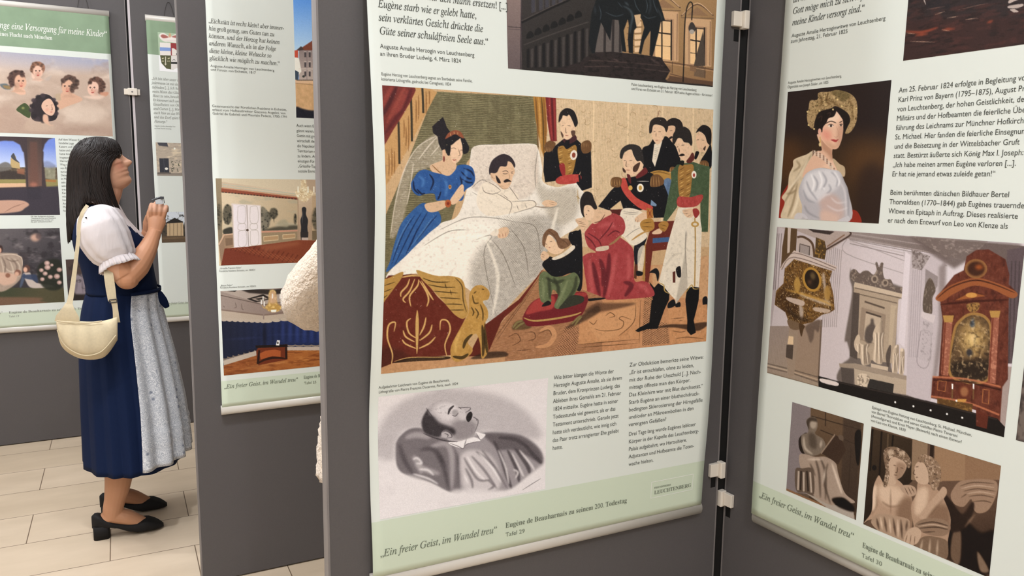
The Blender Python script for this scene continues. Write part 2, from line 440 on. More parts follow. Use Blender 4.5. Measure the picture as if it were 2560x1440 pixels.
def set_text():
    need_glyphs({(t[3], ch) for t in TEXT for l in t[4] for ch in l if ch != ' '})
    acc = {}
    for bn, part, ink, st, lines, p0, p1, size, fit, hs, slant in TEXT:
        a = bn.uv(*p0); b = bn.uv(*p1); dr = bn.pl.fc
        n = len(lines)
        if fit is not None:
            e = bn.uv(*fit[1]); k = fit[0]; w = abs(e[0] - (a[0] + (b[0] - a[0]) * k / max(1, n - 1)))
            hs = w / (layout(lines[k], st)[2] * size)
        for i, l in enumerate(lines):
            if not l: continue
            t = i / max(1, n - 1); u0 = a[0] + (b[0] - a[0]) * t; v0 = a[1] + (b[1] - a[1]) * t
            V, Fc, _ = layout(l, st)
            U = u0 + dr * (V[:, 0] + V[:, 1] * slant) * size * hs; W = v0 + V[:, 1] * size
            key = (id(bn), part, id(lines))
            A = acc.setdefault(key, [bn, part, ink, [], [], 0])
            A[3].append(bn.P(U, W, 0.0006)); A[4] += [tuple(q + A[5] for q in f) for f in Fc]; A[5] += len(V)
    for bn, part, ink, Vs, Fs, _ in acc.values():
        o = link(part, mesh_of(part, np.vstack(Vs), Fs), INK[ink]); keep(o, bn.root)
# ------------------------------------------------------------------ the five banners
B1 = Banner(PL1, -0.805, 0.045, 'banner at far left with a painting of cherub-like children on clouds, numbered Tafel 19',
            bands=((0.652, 0.735, 1), (2.115, 2.32, 2)))
B1b = Banner(PL1, 0.226, 1.076, 'banner with a coat of arms under a red cap, partly hidden by the next panel',
             bands=((0.652, 0.735, 1), (2.13, 2.32, 2)))
B2 = Banner(PL2, 0.312, 1.162, 'banner numbered Tafel 25 with photographs of two historic salons', bands=((0.652, 0.747, 1),))
B3 = Banner(PL3, 0.417, 1.267, 'large middle banner numbered Tafel 29 with a coloured deathbed print',
            base=0.020, bands=((0.652, 0.768, 1),),
            dl=([0.64, 0.70, 0.82, 0.89, 0.99, 1.115, 1.2, 1.31, 1.43, 1.58, 1.777, 2.325], [0, 0, -0.010, -0.013, -0.011, 0.010, 0.023, 0.039, 0.048, 0.037, 0.013, 0]),
            dr=([0.64, 0.75, 0.85, 1.04, 1.3, 1.65, 1.87, 2.325], [0, 0.004, 0.010, 0.015, 0.010, 0.002, 0.003, 0]))
B4 = Banner(PL4, 1.240, 0.390, 'banner at right numbered Tafel 30 with portrait, church interior and statues',
            base=0.028, bands=((0.652, 0.735, 1),),
            dl=([0.64, 0.73, 1.1, 1.86, 2.325], [0, 0, -0.004, -0.018, -0.018]), dr=([0.64, 0.73, 1.1, 1.86, 2.325], [0, 0, -0.004, -0.018, -0.018]))

Q = 'Ein freier Geist, im Wandel treu'
# --- middle banner
para(B3, 'quotation', 'dark', 'it', ['Niemand kann mir den Mann ersetzen! [...]', 'Eugène starb wie er gelebt hatte,', 'sein verklärtes Gesicht drückte die', 'Güte seiner schuldfreien Seele aus.“'],
     (944, -16), (949, 85), 0.0197, fit=(3, (1221, 122)))
para(B3, 'attribution', 'dark', 'sa', ['Auguste Amalie Herzogin von Leuchtenberg', 'an ihren Bruder Ludwig, 4. März 1824'], (950, 120), (950, 139), 0.0115, fit=(0, (1186, 150)))
para(B3, 'picture_caption', 'mid', 'sa', ['Eugène Herzog von Leuchtenberg segnet am Sterbebett seine Familie,', 'kolorierte Lithografie, gedruckt bei Cereghetti, 1824'], (953, 188), (953, 201), 0.0083, fit=(0, (1181, 211)))
para(B3, 'picture_caption', 'mid', 'sa', ['Palais Leuchtenberg, wo Eugène als Herzog von Leuchtenberg', 'und Fürst von Eichstätt am 21. Februar 1824 seine Augen schloss – für immer!'], (1578, 214), (1578, 224.5), 0.0083, fit=(1, (1781, 238)))
para(B3, 'picture_caption', 'mid', 'sa', ['Aufgebahrter Leichnam von Eugène de Beauharnais,', 'Lithografie von Pierre François Ducarme, Paris, nach 1824'], (946, 972), (946, 983.5), 0.0083, fit=(1, (1145, 958)))
para(B3, 'body_text', 'dark', 'sa', ['Wie bitter klangen die Worte der', 'Herzogin Auguste Amalie, als sie ihrem', 'Bruder, dem Kronprinzen Ludwig, das', 'Ableben ihres Gemahls am 21. Februar', '1824 mitteilte. Eugène hatte in seiner', 'Todesstunde viel geweint, als er das', 'Testament unterschrieb. Gerade jetzt', 'hatte sich verdeutlicht, wie innig sich', 'das Paar trotz arrangierter Ehe geliebt', 'hatte.'],
     (1384, 949), (1381, 1125), 0.0136, fit=(1, (1555, 940)))
para(B3, 'body_text', 'dark', 'sa', ['Zur Obduktion bemerkte seine Witwe:', '„Er ist entschlafen, ohne zu leiden,', 'mit der Ruhe der Unschuld [...]. Nach-', 'mittags öffnete man den Körper.', 'Das Kleinhirn war mit Blut durchsetzt.“', 'Starb Eugène an einer bluthochdruck-', 'bedingten Sklerosierung der Hirngefäße', 'und/oder an Mikroembolien in den', 'verengten Gefäßen?'],
     (1573, 917), (1571, 1066), 0.0136, fit=(4, (1756, 976)))
para(B3, 'body_text', 'dark', 'sa', ['Drei Tage lang wurde Eugènes lebloser', 'Körper in der Kapelle des Leuchtenberg-', 'Palais aufgebahrt, wo Hartschiere,', 'Adjutanten und Hofbeamte die Toten-', 'wache hielten.'], (1571, 1090), (1571, 1165), 0.0136, fit=(1, (1746, 1086)))
para(B3, 'motto', 'grey', 'it', ['„' + Q + '“'], (950, 1393), (950, 1393), 0.0215, fit=(0, (1243, 1326)))
para(B3, 'banner_title', 'grey', 'ro', ['Eugène de Beauharnais zu seinem 200. Todestag'], (1263, 1320), (1263, 1320), 0.0172, fit=(0, (1567, 1252)))
para(B3, 'panel_number', 'grey', 'sa', ['Tafel 29'], (1263, 1342), (1263, 1342), 0.0138, fit=(0, (1312, 1332)))
para(B3, 'logo_lettering', 'grey', 'ro', ['FREUNDESKREIS'], (1635, 1222), (1635, 1222), 0.0065, fit=(0, (1677, 1211)))
para(B3, 'logo_lettering', 'grey', 'ro', ['LEUCHTENBERG'], (1635, 1236), (1635, 1236), 0.0135, fit=(0, (1727, 1217)))
# --- right banner
para(B4, 'quotation', 'dark', 'it', ['Ich sehe nichts als den Tod', 'an mein Ende zu denken; o', 'Gott möge mich zu sich rufen, wenn', 'meine Kinder versorgt sind.“'], (1985, -22), (1981, 64), 0.0197, fit=(3, (2162, 17)))
para(B4, 'attribution', 'dark', 'sa', ['Auguste Amalie Herzoginwitwe von Leuchtenberg', 'zum Jahrestag, 21. Februar 1825'], (1979, 94), (1977, 108), 0.0118, fit=(0, (2214, 46)))
para(B4, 'picture_caption', 'mid', 'sa', ['Auguste Amalie Herzoginwitwe von Leuchtenberg,', 'Ölgemälde von Joseph Stieler, um 1825'], (1970, 210), (1969, 221), 0.0083, fit=(0, (2105, 190)))
para(B4, 'body_text', 'dark', 'sa', ['Am 25. Februar 1824 erfolgte in Begleitung von', 'Karl Prinz von Bayern (1795–1875), August Prinz', 'von Leuchtenberg, der hohen Geistlichkeit, des', 'Militärs und der Hofbeamten die feierliche Über-', 'führung des Leichnams zur Münchner Hofkirche', 'St. Michael. Hier fanden die feierliche Einsegnung', 'und die Beisetzung in der Wittelsbacher Gruft', 'statt. Bestürzt äußerte sich König Max I. Joseph:', '„Ich habe meinen armen Eugène verloren [...].', 'Er hat nie jemand etwas zuleide getan!“'],
     (2247, 232), (2230, 441), 0.0146, fit=(8, (2541, 409)))
para(B4, 'body_text', 'dark', 'sa', ['Beim berühmten dänischen Bildhauer Bertel', 'Thorvaldsen (1770–1844) gab Eugènes trauernde', 'Witwe ein Epitaph in Auftrag. Dieses realisierte', 'er nach dem Entwurf von Leo von Klenze als'], (2225, 487), (2219, 556), 0.0146, fit=(3, (2520, 571)))
para(B4, 'picture_caption', 'mid', 'sa', ['Epitaph von Eugène Herzog von Leuchtenberg, St. Michael, München,', 'von Bertel Thorvaldsen und seinen Gehilfen Pietro Tenerani', '(Annexfiguren) und Ernst Mayer (Beiwerk) nach einem Entwurf', 'von Leo von Klenze, 1830'], (2180, 1021), (2177, 1053), 0.0083, fit=(0, (2430, 1092)))
para(B4, 'motto', 'grey', 'it', ['„' + Q + '“'], (1897, 1242), (1897, 1242), 0.0215, fit=(0, (2135, 1347)))
para(B4, 'banner_title', 'grey', 'ro', ['Eugène de Beauharnais zu seinem 200. Todestag'], (2156, 1368), (2156, 1368), 0.0172, fit=None, hs=0.66)
para(B4, 'panel_number', 'grey', 'sa', ['Tafel 30'], (2154, 1392), (2154, 1392), 0.0138, fit=(0, (2206, 1406)))
# --- second banner
para(B2, 'quotation', 'mid', 'it', ['„Eichstätt ist recht klein! aber immer-', 'hin groß genug, um Gutes tun zu', 'können, und der Herzog hat keinen', 'anderen Wunsch, als in der Folge', 'diese kleine, kleine Weltecke so', 'glücklich wie möglich zu machen.“'], (521, 57), (524, 150), 0.0205, fit=(0, (710, 75)))
para(B2, 'attribution', 'mid', 'sa', ['Auguste Amalie Herzogin von Leuchtenberg', 'und Fürstin von Eichstätt, 1817'], (526, 167), (526.5, 176.5), 0.0115, fit=(0, (685.5, 179)))
para(B2, 'picture_caption', 'mid', 'sa', ['Gesamtansicht der Fürstlichen Residenz in Eichstätt,', 'erbaut vom Hofbaudirektor Giacomo Angelini, von', 'Gabriel de Gabrieli und Maurizio Pedetti, 1700-1791'], (530, 267.5), (531, 286), 0.0115, fit=(0, (717, 278)))
para(B2, 'body_text', 'dark', 'sa', ['Auch wenn Eugène', 'gönnt waren, war', 'Gattin mit großer', 'wirtschaft des', 'die Napoleonische', 'Territorium der', 'zu lindern. Auch', 'einstigen Fürsten', '„Grisaille-Tapete', 'soziale Einricht'], (741, 317), (745, 431), 0.0145, fit=None, hs=0.80)
para(B2, 'picture_caption', 'mid', 'sa', ['„Grisaille-Tapeten-Salon“', 'Fürstliche Residenz Eichstätt, um 1820/21'], (548, 673), (548, 680), 0.0083, fit=(1, (639, 677)))
para(B2, 'picture_caption', 'mid', 'sa', ['„Blauer Salon“', 'Fürstliche Residenz Eichstätt, um 1820/21'], (550, 716), (550, 721.5), 0.0083, fit=(1, (641, 717)))
para(B2, 'motto', 'grey', 'it', ['„' + Q + '“'], (560, 972), (560, 972), 0.0205, fit=(0, (745, 946)))
para(B2, 'banner_title', 'grey', 'ro', ['Eugène de Beauharnais'], (759, 947), (759, 947), 0.0172, hs=0.66)
para(B2, 'panel_number', 'grey', 'sa', ['Tafel 25'], (760, 961), (760, 961), 0.0138, fit=(0, (791, 955)))
# --- banner at far left
para(B1, 'heading', 'white', 'it', ['nge eine Versorgung für meine Kinder“'], (0, 70), (0, 70), 0.047, fit=(0, (268, 92)))
para(B1, 'subheading', 'white', 'ro', ['énes Flucht nach München'.replace('é', 'è')], (-1, 89), (-1, 89), 0.03, fit=(0, (131, 99)))
para(B1, 'body_text', 'mid', 'sa', ['Auf dem Wiener Kongress ver-', 'handelte Lage', 'Kaisern und Zaren', 'hatte und als', 'hatte ihre', 'insgesamt Eug', 'Herrschaft von', 'Weg von dem', 'von Eichstätt und', 'zurück nach', 'Dezember ein', 'in München auf', 'sein neues', 'seiner Frau', 'treuen Amme', 'Karl August', 'mit Kindern', 'hier in der Stadt', 'Anfang des', 'Monats noch', 'hatte Auguste'], (146, 351), (158, 529), 0.0165, hs=0.78)
para(B1, 'picture_caption', 'mid', 'sa', ['Mit den Hofgarten-Arkaden', 'Theatinerkirche und Residenz', 'Spaziergang der Kinder um', 'das Jahr achtzehnhundert'], (77, 542.5), (77, 556), 0.0095, fit=(1, (140, 546)))
para(B1, 'motto', 'soft', 'it', ['treu“'], (-12, 786), (-12, 786), 0.02, hs=0.85)
para(B1, 'banner_title', 'soft', 'ro', ['Eugène de Beauharnais zu seinem 200. Todestag'], (22, 784), (22, 784), 0.018, fit=(0, (232, 773)))
para(B1, 'panel_number', 'soft', 'sa', ['Tafel 19'], (22, 793.5), (22, 793.5), 0.0138, fit=(0, (48, 792)))
# --- banner with the coat of arms
para(B1b, 'quotation', 'soft', 'it', ['„Ich bin über unser Leben', 'jedermann ist mit der', 'zufrieden [...]. Ich hatte', 'mein Mann das Glück', 'Haus zu sein, bewohnt', 'Er kümmert sich um die', 'Einzelheiten von Öko', 'und Garten [...]. Wir', 'auch hier an das Wort', 'und das Dorf spürt be', 'Fürsorge.“'], (379, 199), (386, 306), 0.0205, hs=0.78)
para(B1b, 'attribution', 'soft', 'sa', ['Auguste Amalie, ehemalige Vize-', 'aus ihrer Stunde Ismaning'], (386, 316), (386, 322), 0.0105, hs=0.8)
para(B1b, 'motto', 'soft', 'it', ['„' + Q + '“'], (413, 762), (413, 762), 0.02, hs=0.75)
set_text()
# ------------------------------------------------------------------ printed pictures: painted into the vertex colours of their own meshes
def catmull(p, closed=True, n=6):
    p = np.asarray(p, float); m = len(p)
    if m < 3: return p
    t = np.linspace(0, 1, n, endpoint=False)[:, None]
    out = []
    for i in range(m if closed else m - 1):
        if closed: a, b, c, d = p[i - 1], p[i], p[(i + 1) % m], p[(i + 2) % m]
        else: a, b, c, d = p[max(i - 1, 0)], p[i], p[i + 1], p[min(i + 2, m - 1)]
        out.append(0.5 * (2 * b + (c - a) * t + (2 * a - 5 * b + 4 * c - d) * t**2 + (3 * b - a - 3 * c + d) * t**3))
    if not closed: out.append(p[-1:])
    return np.vstack(out)

def blur(a, r):
    r = int(round(r))
    if r < 1: return a
    for _ in range(2):
        for ax in (0, 1):
            p = [(0, 0)] * a.ndim; p[ax] = (r + 1, r)
            c = np.cumsum(np.pad(a, p, mode='edge'), axis=ax)
            n = a.shape[ax]
            a = (np.take(c, np.arange(2 * r + 1, 2 * r + 1 + n), ax) - np.take(c, np.arange(0, n), ax)) / (2 * r + 1)
    return a

def vnoise(h, w, sy, sx, seed, octv=3):
    rg = np.random.RandomState(seed); out = np.zeros((h, w)); amp = 1.0; tot = 0
    for _ in range(octv):
        gh, gw = int(h / sy) + 3, int(w / sx) + 3
        g = rg.rand(gh, gw); y = np.arange(h) / sy; x = np.arange(w) / sx
        yi, xi = y.astype(int), x.astype(int); fy, fx = (y - yi)[:, None], (x - xi)[None]
        fy = fy * fy * (3 - 2 * fy); fx = fx * fx * (3 - 2 * fx)
        out += amp * ((g[yi][:, xi] * (1 - fx) + g[yi][:, xi + 1] * fx) * (1 - fy) + (g[yi + 1][:, xi] * (1 - fx) + g[yi + 1][:, xi + 1] * fx) * fy)
        tot += amp; amp *= 0.5; sy = max(1.0, sy / 2); sx = max(1.0, sx / 2)
    return out / tot

def rgb(c):
    if isinstance(c, str): return np.array([int(c[i:i + 2], 16) for i in (1, 3, 5)], float)
    return np.asarray(c, float)

class Pic:
    """a picture area on a banner; shapes are given in the coordinates of a measured view (x0, y0, scale)"""
    def __init__(s, bn, tl, br, dens, base, name='printed_picture', rect=None, label=None):
        s.bn = bn; s.name = name; s.label = label
        if rect: s.u0, s.u1, s.v0, s.v1 = rect
        else:
            a, b = bn.uv(*tl), bn.uv(*br)
            s.u0, s.u1, s.v0, s.v1 = a[0], b[0], b[1], a[1]
        c = bn.px(np.array([s.u0, s.u1, s.u1, s.u0]), np.array([s.v1, s.v1, s.v0, s.v0]))
        s.w = int(np.hypot(*(c[1] - c[0])) * dens) + 2; s.h = int(np.hypot(*(c[3] - c[0])) * dens) + 2
        s.img = np.ones((s.h, s.w, 3)) * rgb(base); s.fr = (0, 0, 1.0); s.k = dens
        s.clip = None; s.seed = 1; s.bk = 0.55; s.sat = 0.96; s.con = 1.10; s.lift = 6
    def f(s, x0, y0, sc): s.fr = (x0, y0, sc); return s
    def m(s, p):
        p = np.asarray(p, float); u, v = s.bn.uvs(s.fr[0] + p[:, 0] / s.fr[2], s.fr[1] + p[:, 1] / s.fr[2])
        return np.stack([(u - s.u0) / (s.u1 - s.u0) * s.w, (s.v1 - v) / (s.v1 - s.v0) * s.h], -1)
    def raster(s, g):
        M = np.zeros((s.h, s.w)); SS = 3
        y0 = max(0, int(np.floor(g[:, 1].min()))); y1 = min(s.h, int(np.ceil(g[:, 1].max())) + 1)
        if y1 <= y0: return M
        a = g; b = np.roll(g, -1, 0); xi = np.arange(s.w)
        for yy in range(y0, y1):
            row = M[yy]
            for q in range(SS):
                y = yy + (q + 0.5) / SS
                k = (a[:, 1] <= y) != (b[:, 1] <= y)
                if not k.any(): continue
                aa, bb = a[k], b[k]
                xs = np.sort(aa[:, 0] + (y - aa[:, 1]) / (bb[:, 1] - aa[:, 1]) * (bb[:, 0] - aa[:, 0]))
                for x0, x1 in zip(xs[::2], xs[1::2]):
                    i0 = max(0, int(x0)); i1 = min(s.w, int(x1) + 1)
                    if i1 > i0: row[i0:i1] += (np.clip(x1 - xi[i0:i1], 0, 1) - np.clip(x0 - xi[i0:i1], 0, 1)) / SS
        return np.clip(M, 0, 1)
    def put(s, M, c, a=1.0):
        if s.clip is not None: M = M * s.clip
        M = (M * a)[..., None]
        if isinstance(c, np.ndarray) and c.ndim == 3: col = c
        elif isinstance(c, tuple) and len(c) == 4 and not np.isscalar(c[2]):
            p0, p1 = s.m([c[2], c[3]]); d = p1 - p0
            yy, xx = np.mgrid[0:s.h, 0:s.w]
            t = np.clip(((xx - p0[0]) * d[0] + (yy - p0[1]) * d[1]) / (d @ d + 1e-9), 0, 1)[..., None]
            col = rgb(c[0]) * (1 - t) + rgb(c[1]) * t
        else: col = rgb(c)
        s.img = s.img * (1 - M) + col * M
    def poly(s, p, c, a=1.0, b=0, sm=True, n=0.0):
        """filled shape; b: soft edge, n: mottling; returns its mask"""
        g = s.m(p)
        if sm: g = catmull(g)
        M = s.raster(g)
        if b: M = blur(M, b * s.k * s.bk)
        if n:
            s.seed += 1; N = vnoise(s.h, s.w, 9 * s.k, 6 * s.k, s.seed) - 0.5
            col = np.clip((rgb(c) if not (isinstance(c, tuple) and len(c) == 4) else rgb(c[0])) + (N * n * 2)[..., None] * np.array([90, 85, 80]), 0, 255)
            s.put(M, col, a)
        else: s.put(M, c, a)
        return M
    def quad(s, p, c, a=1.0, b=0, n=0.0): return s.poly(p, c, a, b, False, n)
    def rect(s, x0, y0, x1, y1, c, a=1.0, b=0, n=0.0): return s.poly([(x0, y0), (x1, y0), (x1, y1), (x0, y1)], c, a, b, False, n)
    def ell(s, x, y, rx, ry, c, a=1.0, b=0, rot=0.0, n=0.0):
        w = np.linspace(0, 2 * math.pi, 17)[:-1]; cr, sr = math.cos(math.radians(rot)), math.sin(math.radians(rot))
        return s.poly([(x + rx * math.cos(t) * cr - ry * math.sin(t) * sr, y + rx * math.cos(t) * sr + ry * math.sin(t) * cr) for t in w], c, a, b, True, n)
    def line(s, p, c, w=3.0, a=1.0, taper=True, sm=True, b=0):
        """brush stroke, w in view units"""
        p = np.asarray(p, float)
        q = catmull(p, False, 5) if sm and len(p) > 2 else p
        if len(q) == 2 : q = np.vstack([q[0], q.mean(0), q[1]])
        t = np.gradient(q, axis=0); t /= np.linalg.norm(t, axis=1)[:, None] + 1e-9
        nn = np.stack([-t[:, 1], t[:, 0]], -1)
        ww = np.full(len(q), w / 2.0)
        if taper: ww = ww * (0.25 + 0.75 * np.sin(np.linspace(0, math.pi, len(q))) ** 0.6)
        M = s.raster(s.m(np.vstack([q + nn * ww[:, None], (q - nn * ww[:, None])[::-1]])))
        if b: M = blur(M, b * s.k * s.bk)
        s.put(M, c, a)
    def lines(s, L, c, w=3.0, a=1.0, taper=True, b=0):
        for p in L: s.line(p, c, w, a, taper, True, b)
    def hatch(s, M, c, deg, sp, wid, a=1.0, wob=1.5):
        """engraving lines inside mask M; spacing sp and width wid in photograph pixels"""
        s.seed += 1
        yy, xx = np.mgrid[0:s.h, 0:s.w]; t = math.radians(deg)
        d = xx * math.sin(t) + yy * math.cos(t) + (vnoise(s.h, s.w, 14 * s.k, 14 * s.k, s.seed) - 0.5) * wob * 2 * s.k
        ph = (d / (sp * s.k)) % 1.0
        L = np.clip((wid / sp - np.abs(ph - 0.5) * 2) * 3 + 0.5, 0, 1)
        L = L * (0.45 + 0.55 * (vnoise(s.h, s.w, 5 * s.k, 9 * s.k, s.seed + 50) > 0.42))
        s.put(M * L, c, a)
    def specks(s, M, c, dens, r, a=0.9):
        s.seed += 1; rg = np.random.RandomState(s.seed); n = int(dens * s.h * s.w / 1e4)
        D = np.zeros((s.h, s.w)); y = rg.randint(0, s.h, n); x = rg.randint(0, s.w, n); D[y, x] = rg.rand(n)
        if r * s.k > 0.7: D = np.clip(blur(D, max(1, r * s.k)) * (2 * r * s.k + 1) ** 2, 0, 1)
        s.put(M * D, c, a)
    def mottle(s, M, c, a, sy, sx, thr=0.5, soft=0.2):
        s.seed += 1; N = vnoise(s.h, s.w, sy * s.k, sx * s.k, s.seed, 3)
        s.put(M * np.clip((N - thr) / soft, 0, 1), c, a)
    def grain(s, amp, sy=2, sx=2):
        s.seed += 1; s.img = np.clip(s.img + ((vnoise(s.h, s.w, max(1, sy * s.k), max(1, sx * s.k), s.seed, 2) - 0.5) * 2 * amp)[..., None], 0, 255)
    def all(s): return np.ones((s.h, s.w))
    def done(s):
        bn = s.bn; g = s.img.mean(2, keepdims=True); s.img = g + (s.img - g) * s.sat; s.img = np.clip((s.img - 112) * s.con + 112 + s.lift, 4, 250)
        me, V = bn.grid(s.name, s.u0, s.u1, s.v0, s.v1, s.w + 1, s.h + 1, 0.0004, None)
        pad = np.pad(s.img, ((0, 1), (0, 1), (0, 0)), mode='edge'); a = np.clip(pad, 0, 255) / 255.0
        L = np.where(a <= 0.04045, a / 12.92, ((a + 0.055) / 1.055) ** 2.4)
        at = me.color_attributes.new('print', 'FLOAT_COLOR', 'POINT')
        at.data.foreach_set('color', np.concatenate([L.reshape(-1, 3), np.ones((L.shape[0] * L.shape[1], 1))], 1).ravel().astype(np.float32))
        o = link(s.name, me, PRINT_M); keep(o, bn.root)
        if s.label: o['label'] = s.label
        return o
PRINT_M = bpy.data.materials.new('four_colour_print'); PRINT_M.use_nodes = True
_b = PRINT_M.node_tree.nodes['Principled BSDF']; _b.inputs['Roughness'].default_value = 0.6; _b.inputs['Specular IOR Level'].default_value = 0.25
_a = PRINT_M.node_tree.nodes.new('ShaderNodeVertexColor'); _a.layer_name = 'print'
PRINT_M.node_tree.links.new(_a.outputs['Color'], _b.inputs['Base Color'])
# ------------------------------------------------------------------ the coloured deathbed print on the middle banner
def paint_main():
    p = Pic(B3, (955, 213), (1765, 853), 0.85, '#bd9a70', 'printed_picture', label='coloured print of a family round a sickbed')
    A = p.all()
    K = '#17171c'; SK = '#d2ae8c'; SKD = '#b98d68'; GO = '#a27a3c'
    # wall with faint floral drawing
    p.f(1460, 240, 4.235)
    p.poly([(-700, 40), (1400, 40), (1400, 1600), (-700, 1600)], '#cab08c', sm=False, n=0.10)
    p.hatch(A, '#b08f66', 88, 4.2, 1.5, 0.5)
    for x in (105, 470, 835, 1160): p.line([(x, 40), (x - 8, 800), (x - 14, 1500)], '#d9bf98', 16, 0.75, False)
    rg = random.Random(3)
    for _ in range(120):
        x, y = rg.uniform(-420, 1330), rg.uniform(60, 1250); r = rg.uniform(16, 46); a0 = rg.uniform(0, 6.3); sp = rg.uniform(2.5, 5.0)
        p.line([(x + r * (1 - 0.1 * k) * math.cos(a0 + sp * k / 5), y + r * (1 - 0.1 * k) * math.sin(a0 + sp * k / 5)) for k in range(6)], '#84633f', 4.5, 0.6)
    # floor and carpet
    p.f(1440, 500, 3.6)
    p.poly([(-300, 640), (1300, 560), (1300, 1400), (-300, 1500)], '#b98258', sm=False, n=0.12)
    p.poly([(690, 600), (1190, 500), (1190, 900), (690, 860)], '#c09368', sm=False, n=0.1)
    # green hanging behind the bed
    p.f(1180, 240, 4.8)
    M = p.quad([(-445, -50), (735, 10), (780, 420), (805, 620), (600, 600), (60, 640), (-60, 800), (-250, 1500), (-1080, 2400), (-1090, 1560)], '#686044')
    p.mottle(M, '#7b7353', 0.6, 40, 12, 0.5)
    p.hatch(M, '#979069', 0, 4.4, 1.4, 0.62); p.hatch(M, '#3f3b25', 2, 4.4, 1.3, 0.6)
    for x in (60, 190, 300, 460, 600, 700): p.line([(x, 10), (x + 4, 570)], '#45402a', 10, 0.4, True, b=2)
    p.specks(M, '#e8e0c8', 5, 0.7)
    # left curtain
    p.f(930, 200, 4.8)
    p.quad([(100, 40), (600, 60), (785, 150), (640, 420), (500, 700), (350, 985), (150, 1305), (90, 1400)], '#b68a55')
    for x0, y0, y1 in ((160, 1000, 1200), (205, 880, 1160), (240, 820, 1150), (270, 850, 1130), (385, 480, 700), (410, 560, 800), (440, 430, 860), (530, 240, 520), (560, 180, 480), (650, 130, 420), (690, 130, 300)):
        p.line([(x0, y0), (x0 + 4, (y0 + y1) / 2), (x0, y1)], '#805329', 16, 0.75, b=1)
    for x, y0, y1 in ((478, 200, 740), (614, 90, 400), (328, 500, 1010)):
        p.line([(x - 8, y0), (x, (y0 + y1) / 2), (x + 4, y1)], '#332c20', 26, 0.95, False)
    M = p.poly([(100, 40), (300, 60), (515, 95), (490, 210), (420, 340), (350, 460), (260, 600), (140, 795), (100, 700)], '#702b24', sm=True)
    p.clip = M
    for q, c in (([(300, 80), (210, 280), (130, 430)], '#43161a'), ([(400, 90), (330, 230), (180, 520)], '#8f4034'), ([(480, 100), (380, 330), (150, 660)], '#531b1e'), ([(250, 80), (180, 200), (130, 330)], '#8a3a30'), ([(430, 120), (340, 330), (250, 420)], '#893a31')):
        p.line(q, c, 55, 0.8, b=3)
    p.clip = None
    # right curtain
    p.f(1180, 240, 4.8)
    p.quad([(735, 8), (885, 14), (905, 420), (870, 760), (835, 650), (790, 430), (760, 260)], '#a3712f')
    for x, c in ((765, '#6b4520'), (835, '#4a3418'), (800, '#c39350'), (860, '#7a4e22')): p.line([(x, 14), (x + 20, 300), (x + 30, 700)], c, 22, 0.7, b=1)
    p.quad([(883, 14), (1008, 20), (1020, 545), (945, 548), (905, 300)], '#762528')
    p.lines([[(930, 20), (945, 250), (965, 540)], [(985, 25), (990, 300), (1000, 540)]], '#a83f38', 26, 0.75, b=2); p.line([(960, 20), (970, 260), (985, 540)], '#431219', 26, 0.7, b=2)
    # bed linen
    p.f(0, 0, 1)
    W = p.poly([(1144, 540), (1168, 470), (1176, 395), (1188, 366), (1250, 362), (1330, 360), (1346, 374), (1356, 420), (1358, 455), (1395, 468), (1445, 458), (1462, 500), (1450, 560), (1395, 600), (1362, 640), (1357, 675), (1300, 735), (1222, 812), (1200, 750), (1130, 700), (1040, 684), (966, 697), (1000, 650), (1045, 606), (1100, 560)], '#dad2c6', n=0.05)
    p.clip = W
    p.poly([(1000, 690), (1060, 610), (1150, 556), (1250, 565), (1290, 600), (1240, 640), (1180, 690), (1120, 710)], '#e6ddd0', 0.9, 12)
    S = p.poly([(1190, 640), (1260, 570), (1330, 540), (1400, 560), (1360, 680), (1225, 812), (1180, 720)], '#a59d92', 0.5, 14)
    p.hatch(S, '#554d44', 28, 3.0, 1.0, 0.7); p.hatch(p.raster(p.m([(1240, 540), (1360, 540), (1355, 670), (1300, 720)])), '#6a6052', -50, 4, 1.0, 0.4)
    S2 = p.poly([(1335, 380), (1360, 470), (1440, 470), (1440, 540), (1390, 560), (1340, 470)], '#aca08d', 0.6, 10); p.hatch(S2, '#6f6557', -62, 3.4, 1.0, 0.5)
    P1 = p.poly([(1180, 380), (1195, 365), (1330, 363), (1345, 385), (1340, 470), (1290, 500), (1180, 470)], '#c9b8a7', 0.7, 4); p.mottle(P1, '#b09f92', 0.4, 3, 3, 0.5, .3); p.mottle(P1, '#e6dccd', 0.5, 3, 3, 0.58, .3)
    p.specks(W, '#f2ece0', 26, 0.7, 0.7)
    for q in ([(1345, 376), (1338, 430), (1340, 470)], [(1180, 470), (1206, 450), (1230, 465)], [(1100, 575), (1170, 545), (1240, 546), (1290, 556)], [(1060, 615), (1120, 580), (1165, 575)],
              [(1190, 600), (1230, 590), (1210, 640), (1240, 790)], [(1230, 600), (1260, 640), (1290, 720)], [(1275, 570), (1310, 620), (1322, 690)], [(1300, 556), (1340, 570), (1352, 640)], [(1180, 480), (1250, 520), (1300, 515), (1330, 505)], [(1300, 505), (1360, 520), (1400, 515)]):
        p.line(q, '#5f564a', 2.2, 0.55)
    p.lines([[(1215, 600), (1245, 690), (1232, 790)], [(1120, 600), (1190, 590), (1230, 605)], [(1395, 520), (1380, 580), (1372, 640)]], '#efe6d6', 9, 0.6, b=3)
    p.clip = None
    # veil of the lady
    p.f(930, 200, 4.8)
    V = p.poly([(800, 640), (640, 730), (520, 850), (420, 1010), (330, 1250), (260, 1600), (230, 1900), (330, 1800), (420, 1500), (480, 1150), (700, 1050), (860, 950), (850, 760)], '#c4b4a6', 0.42, 2)
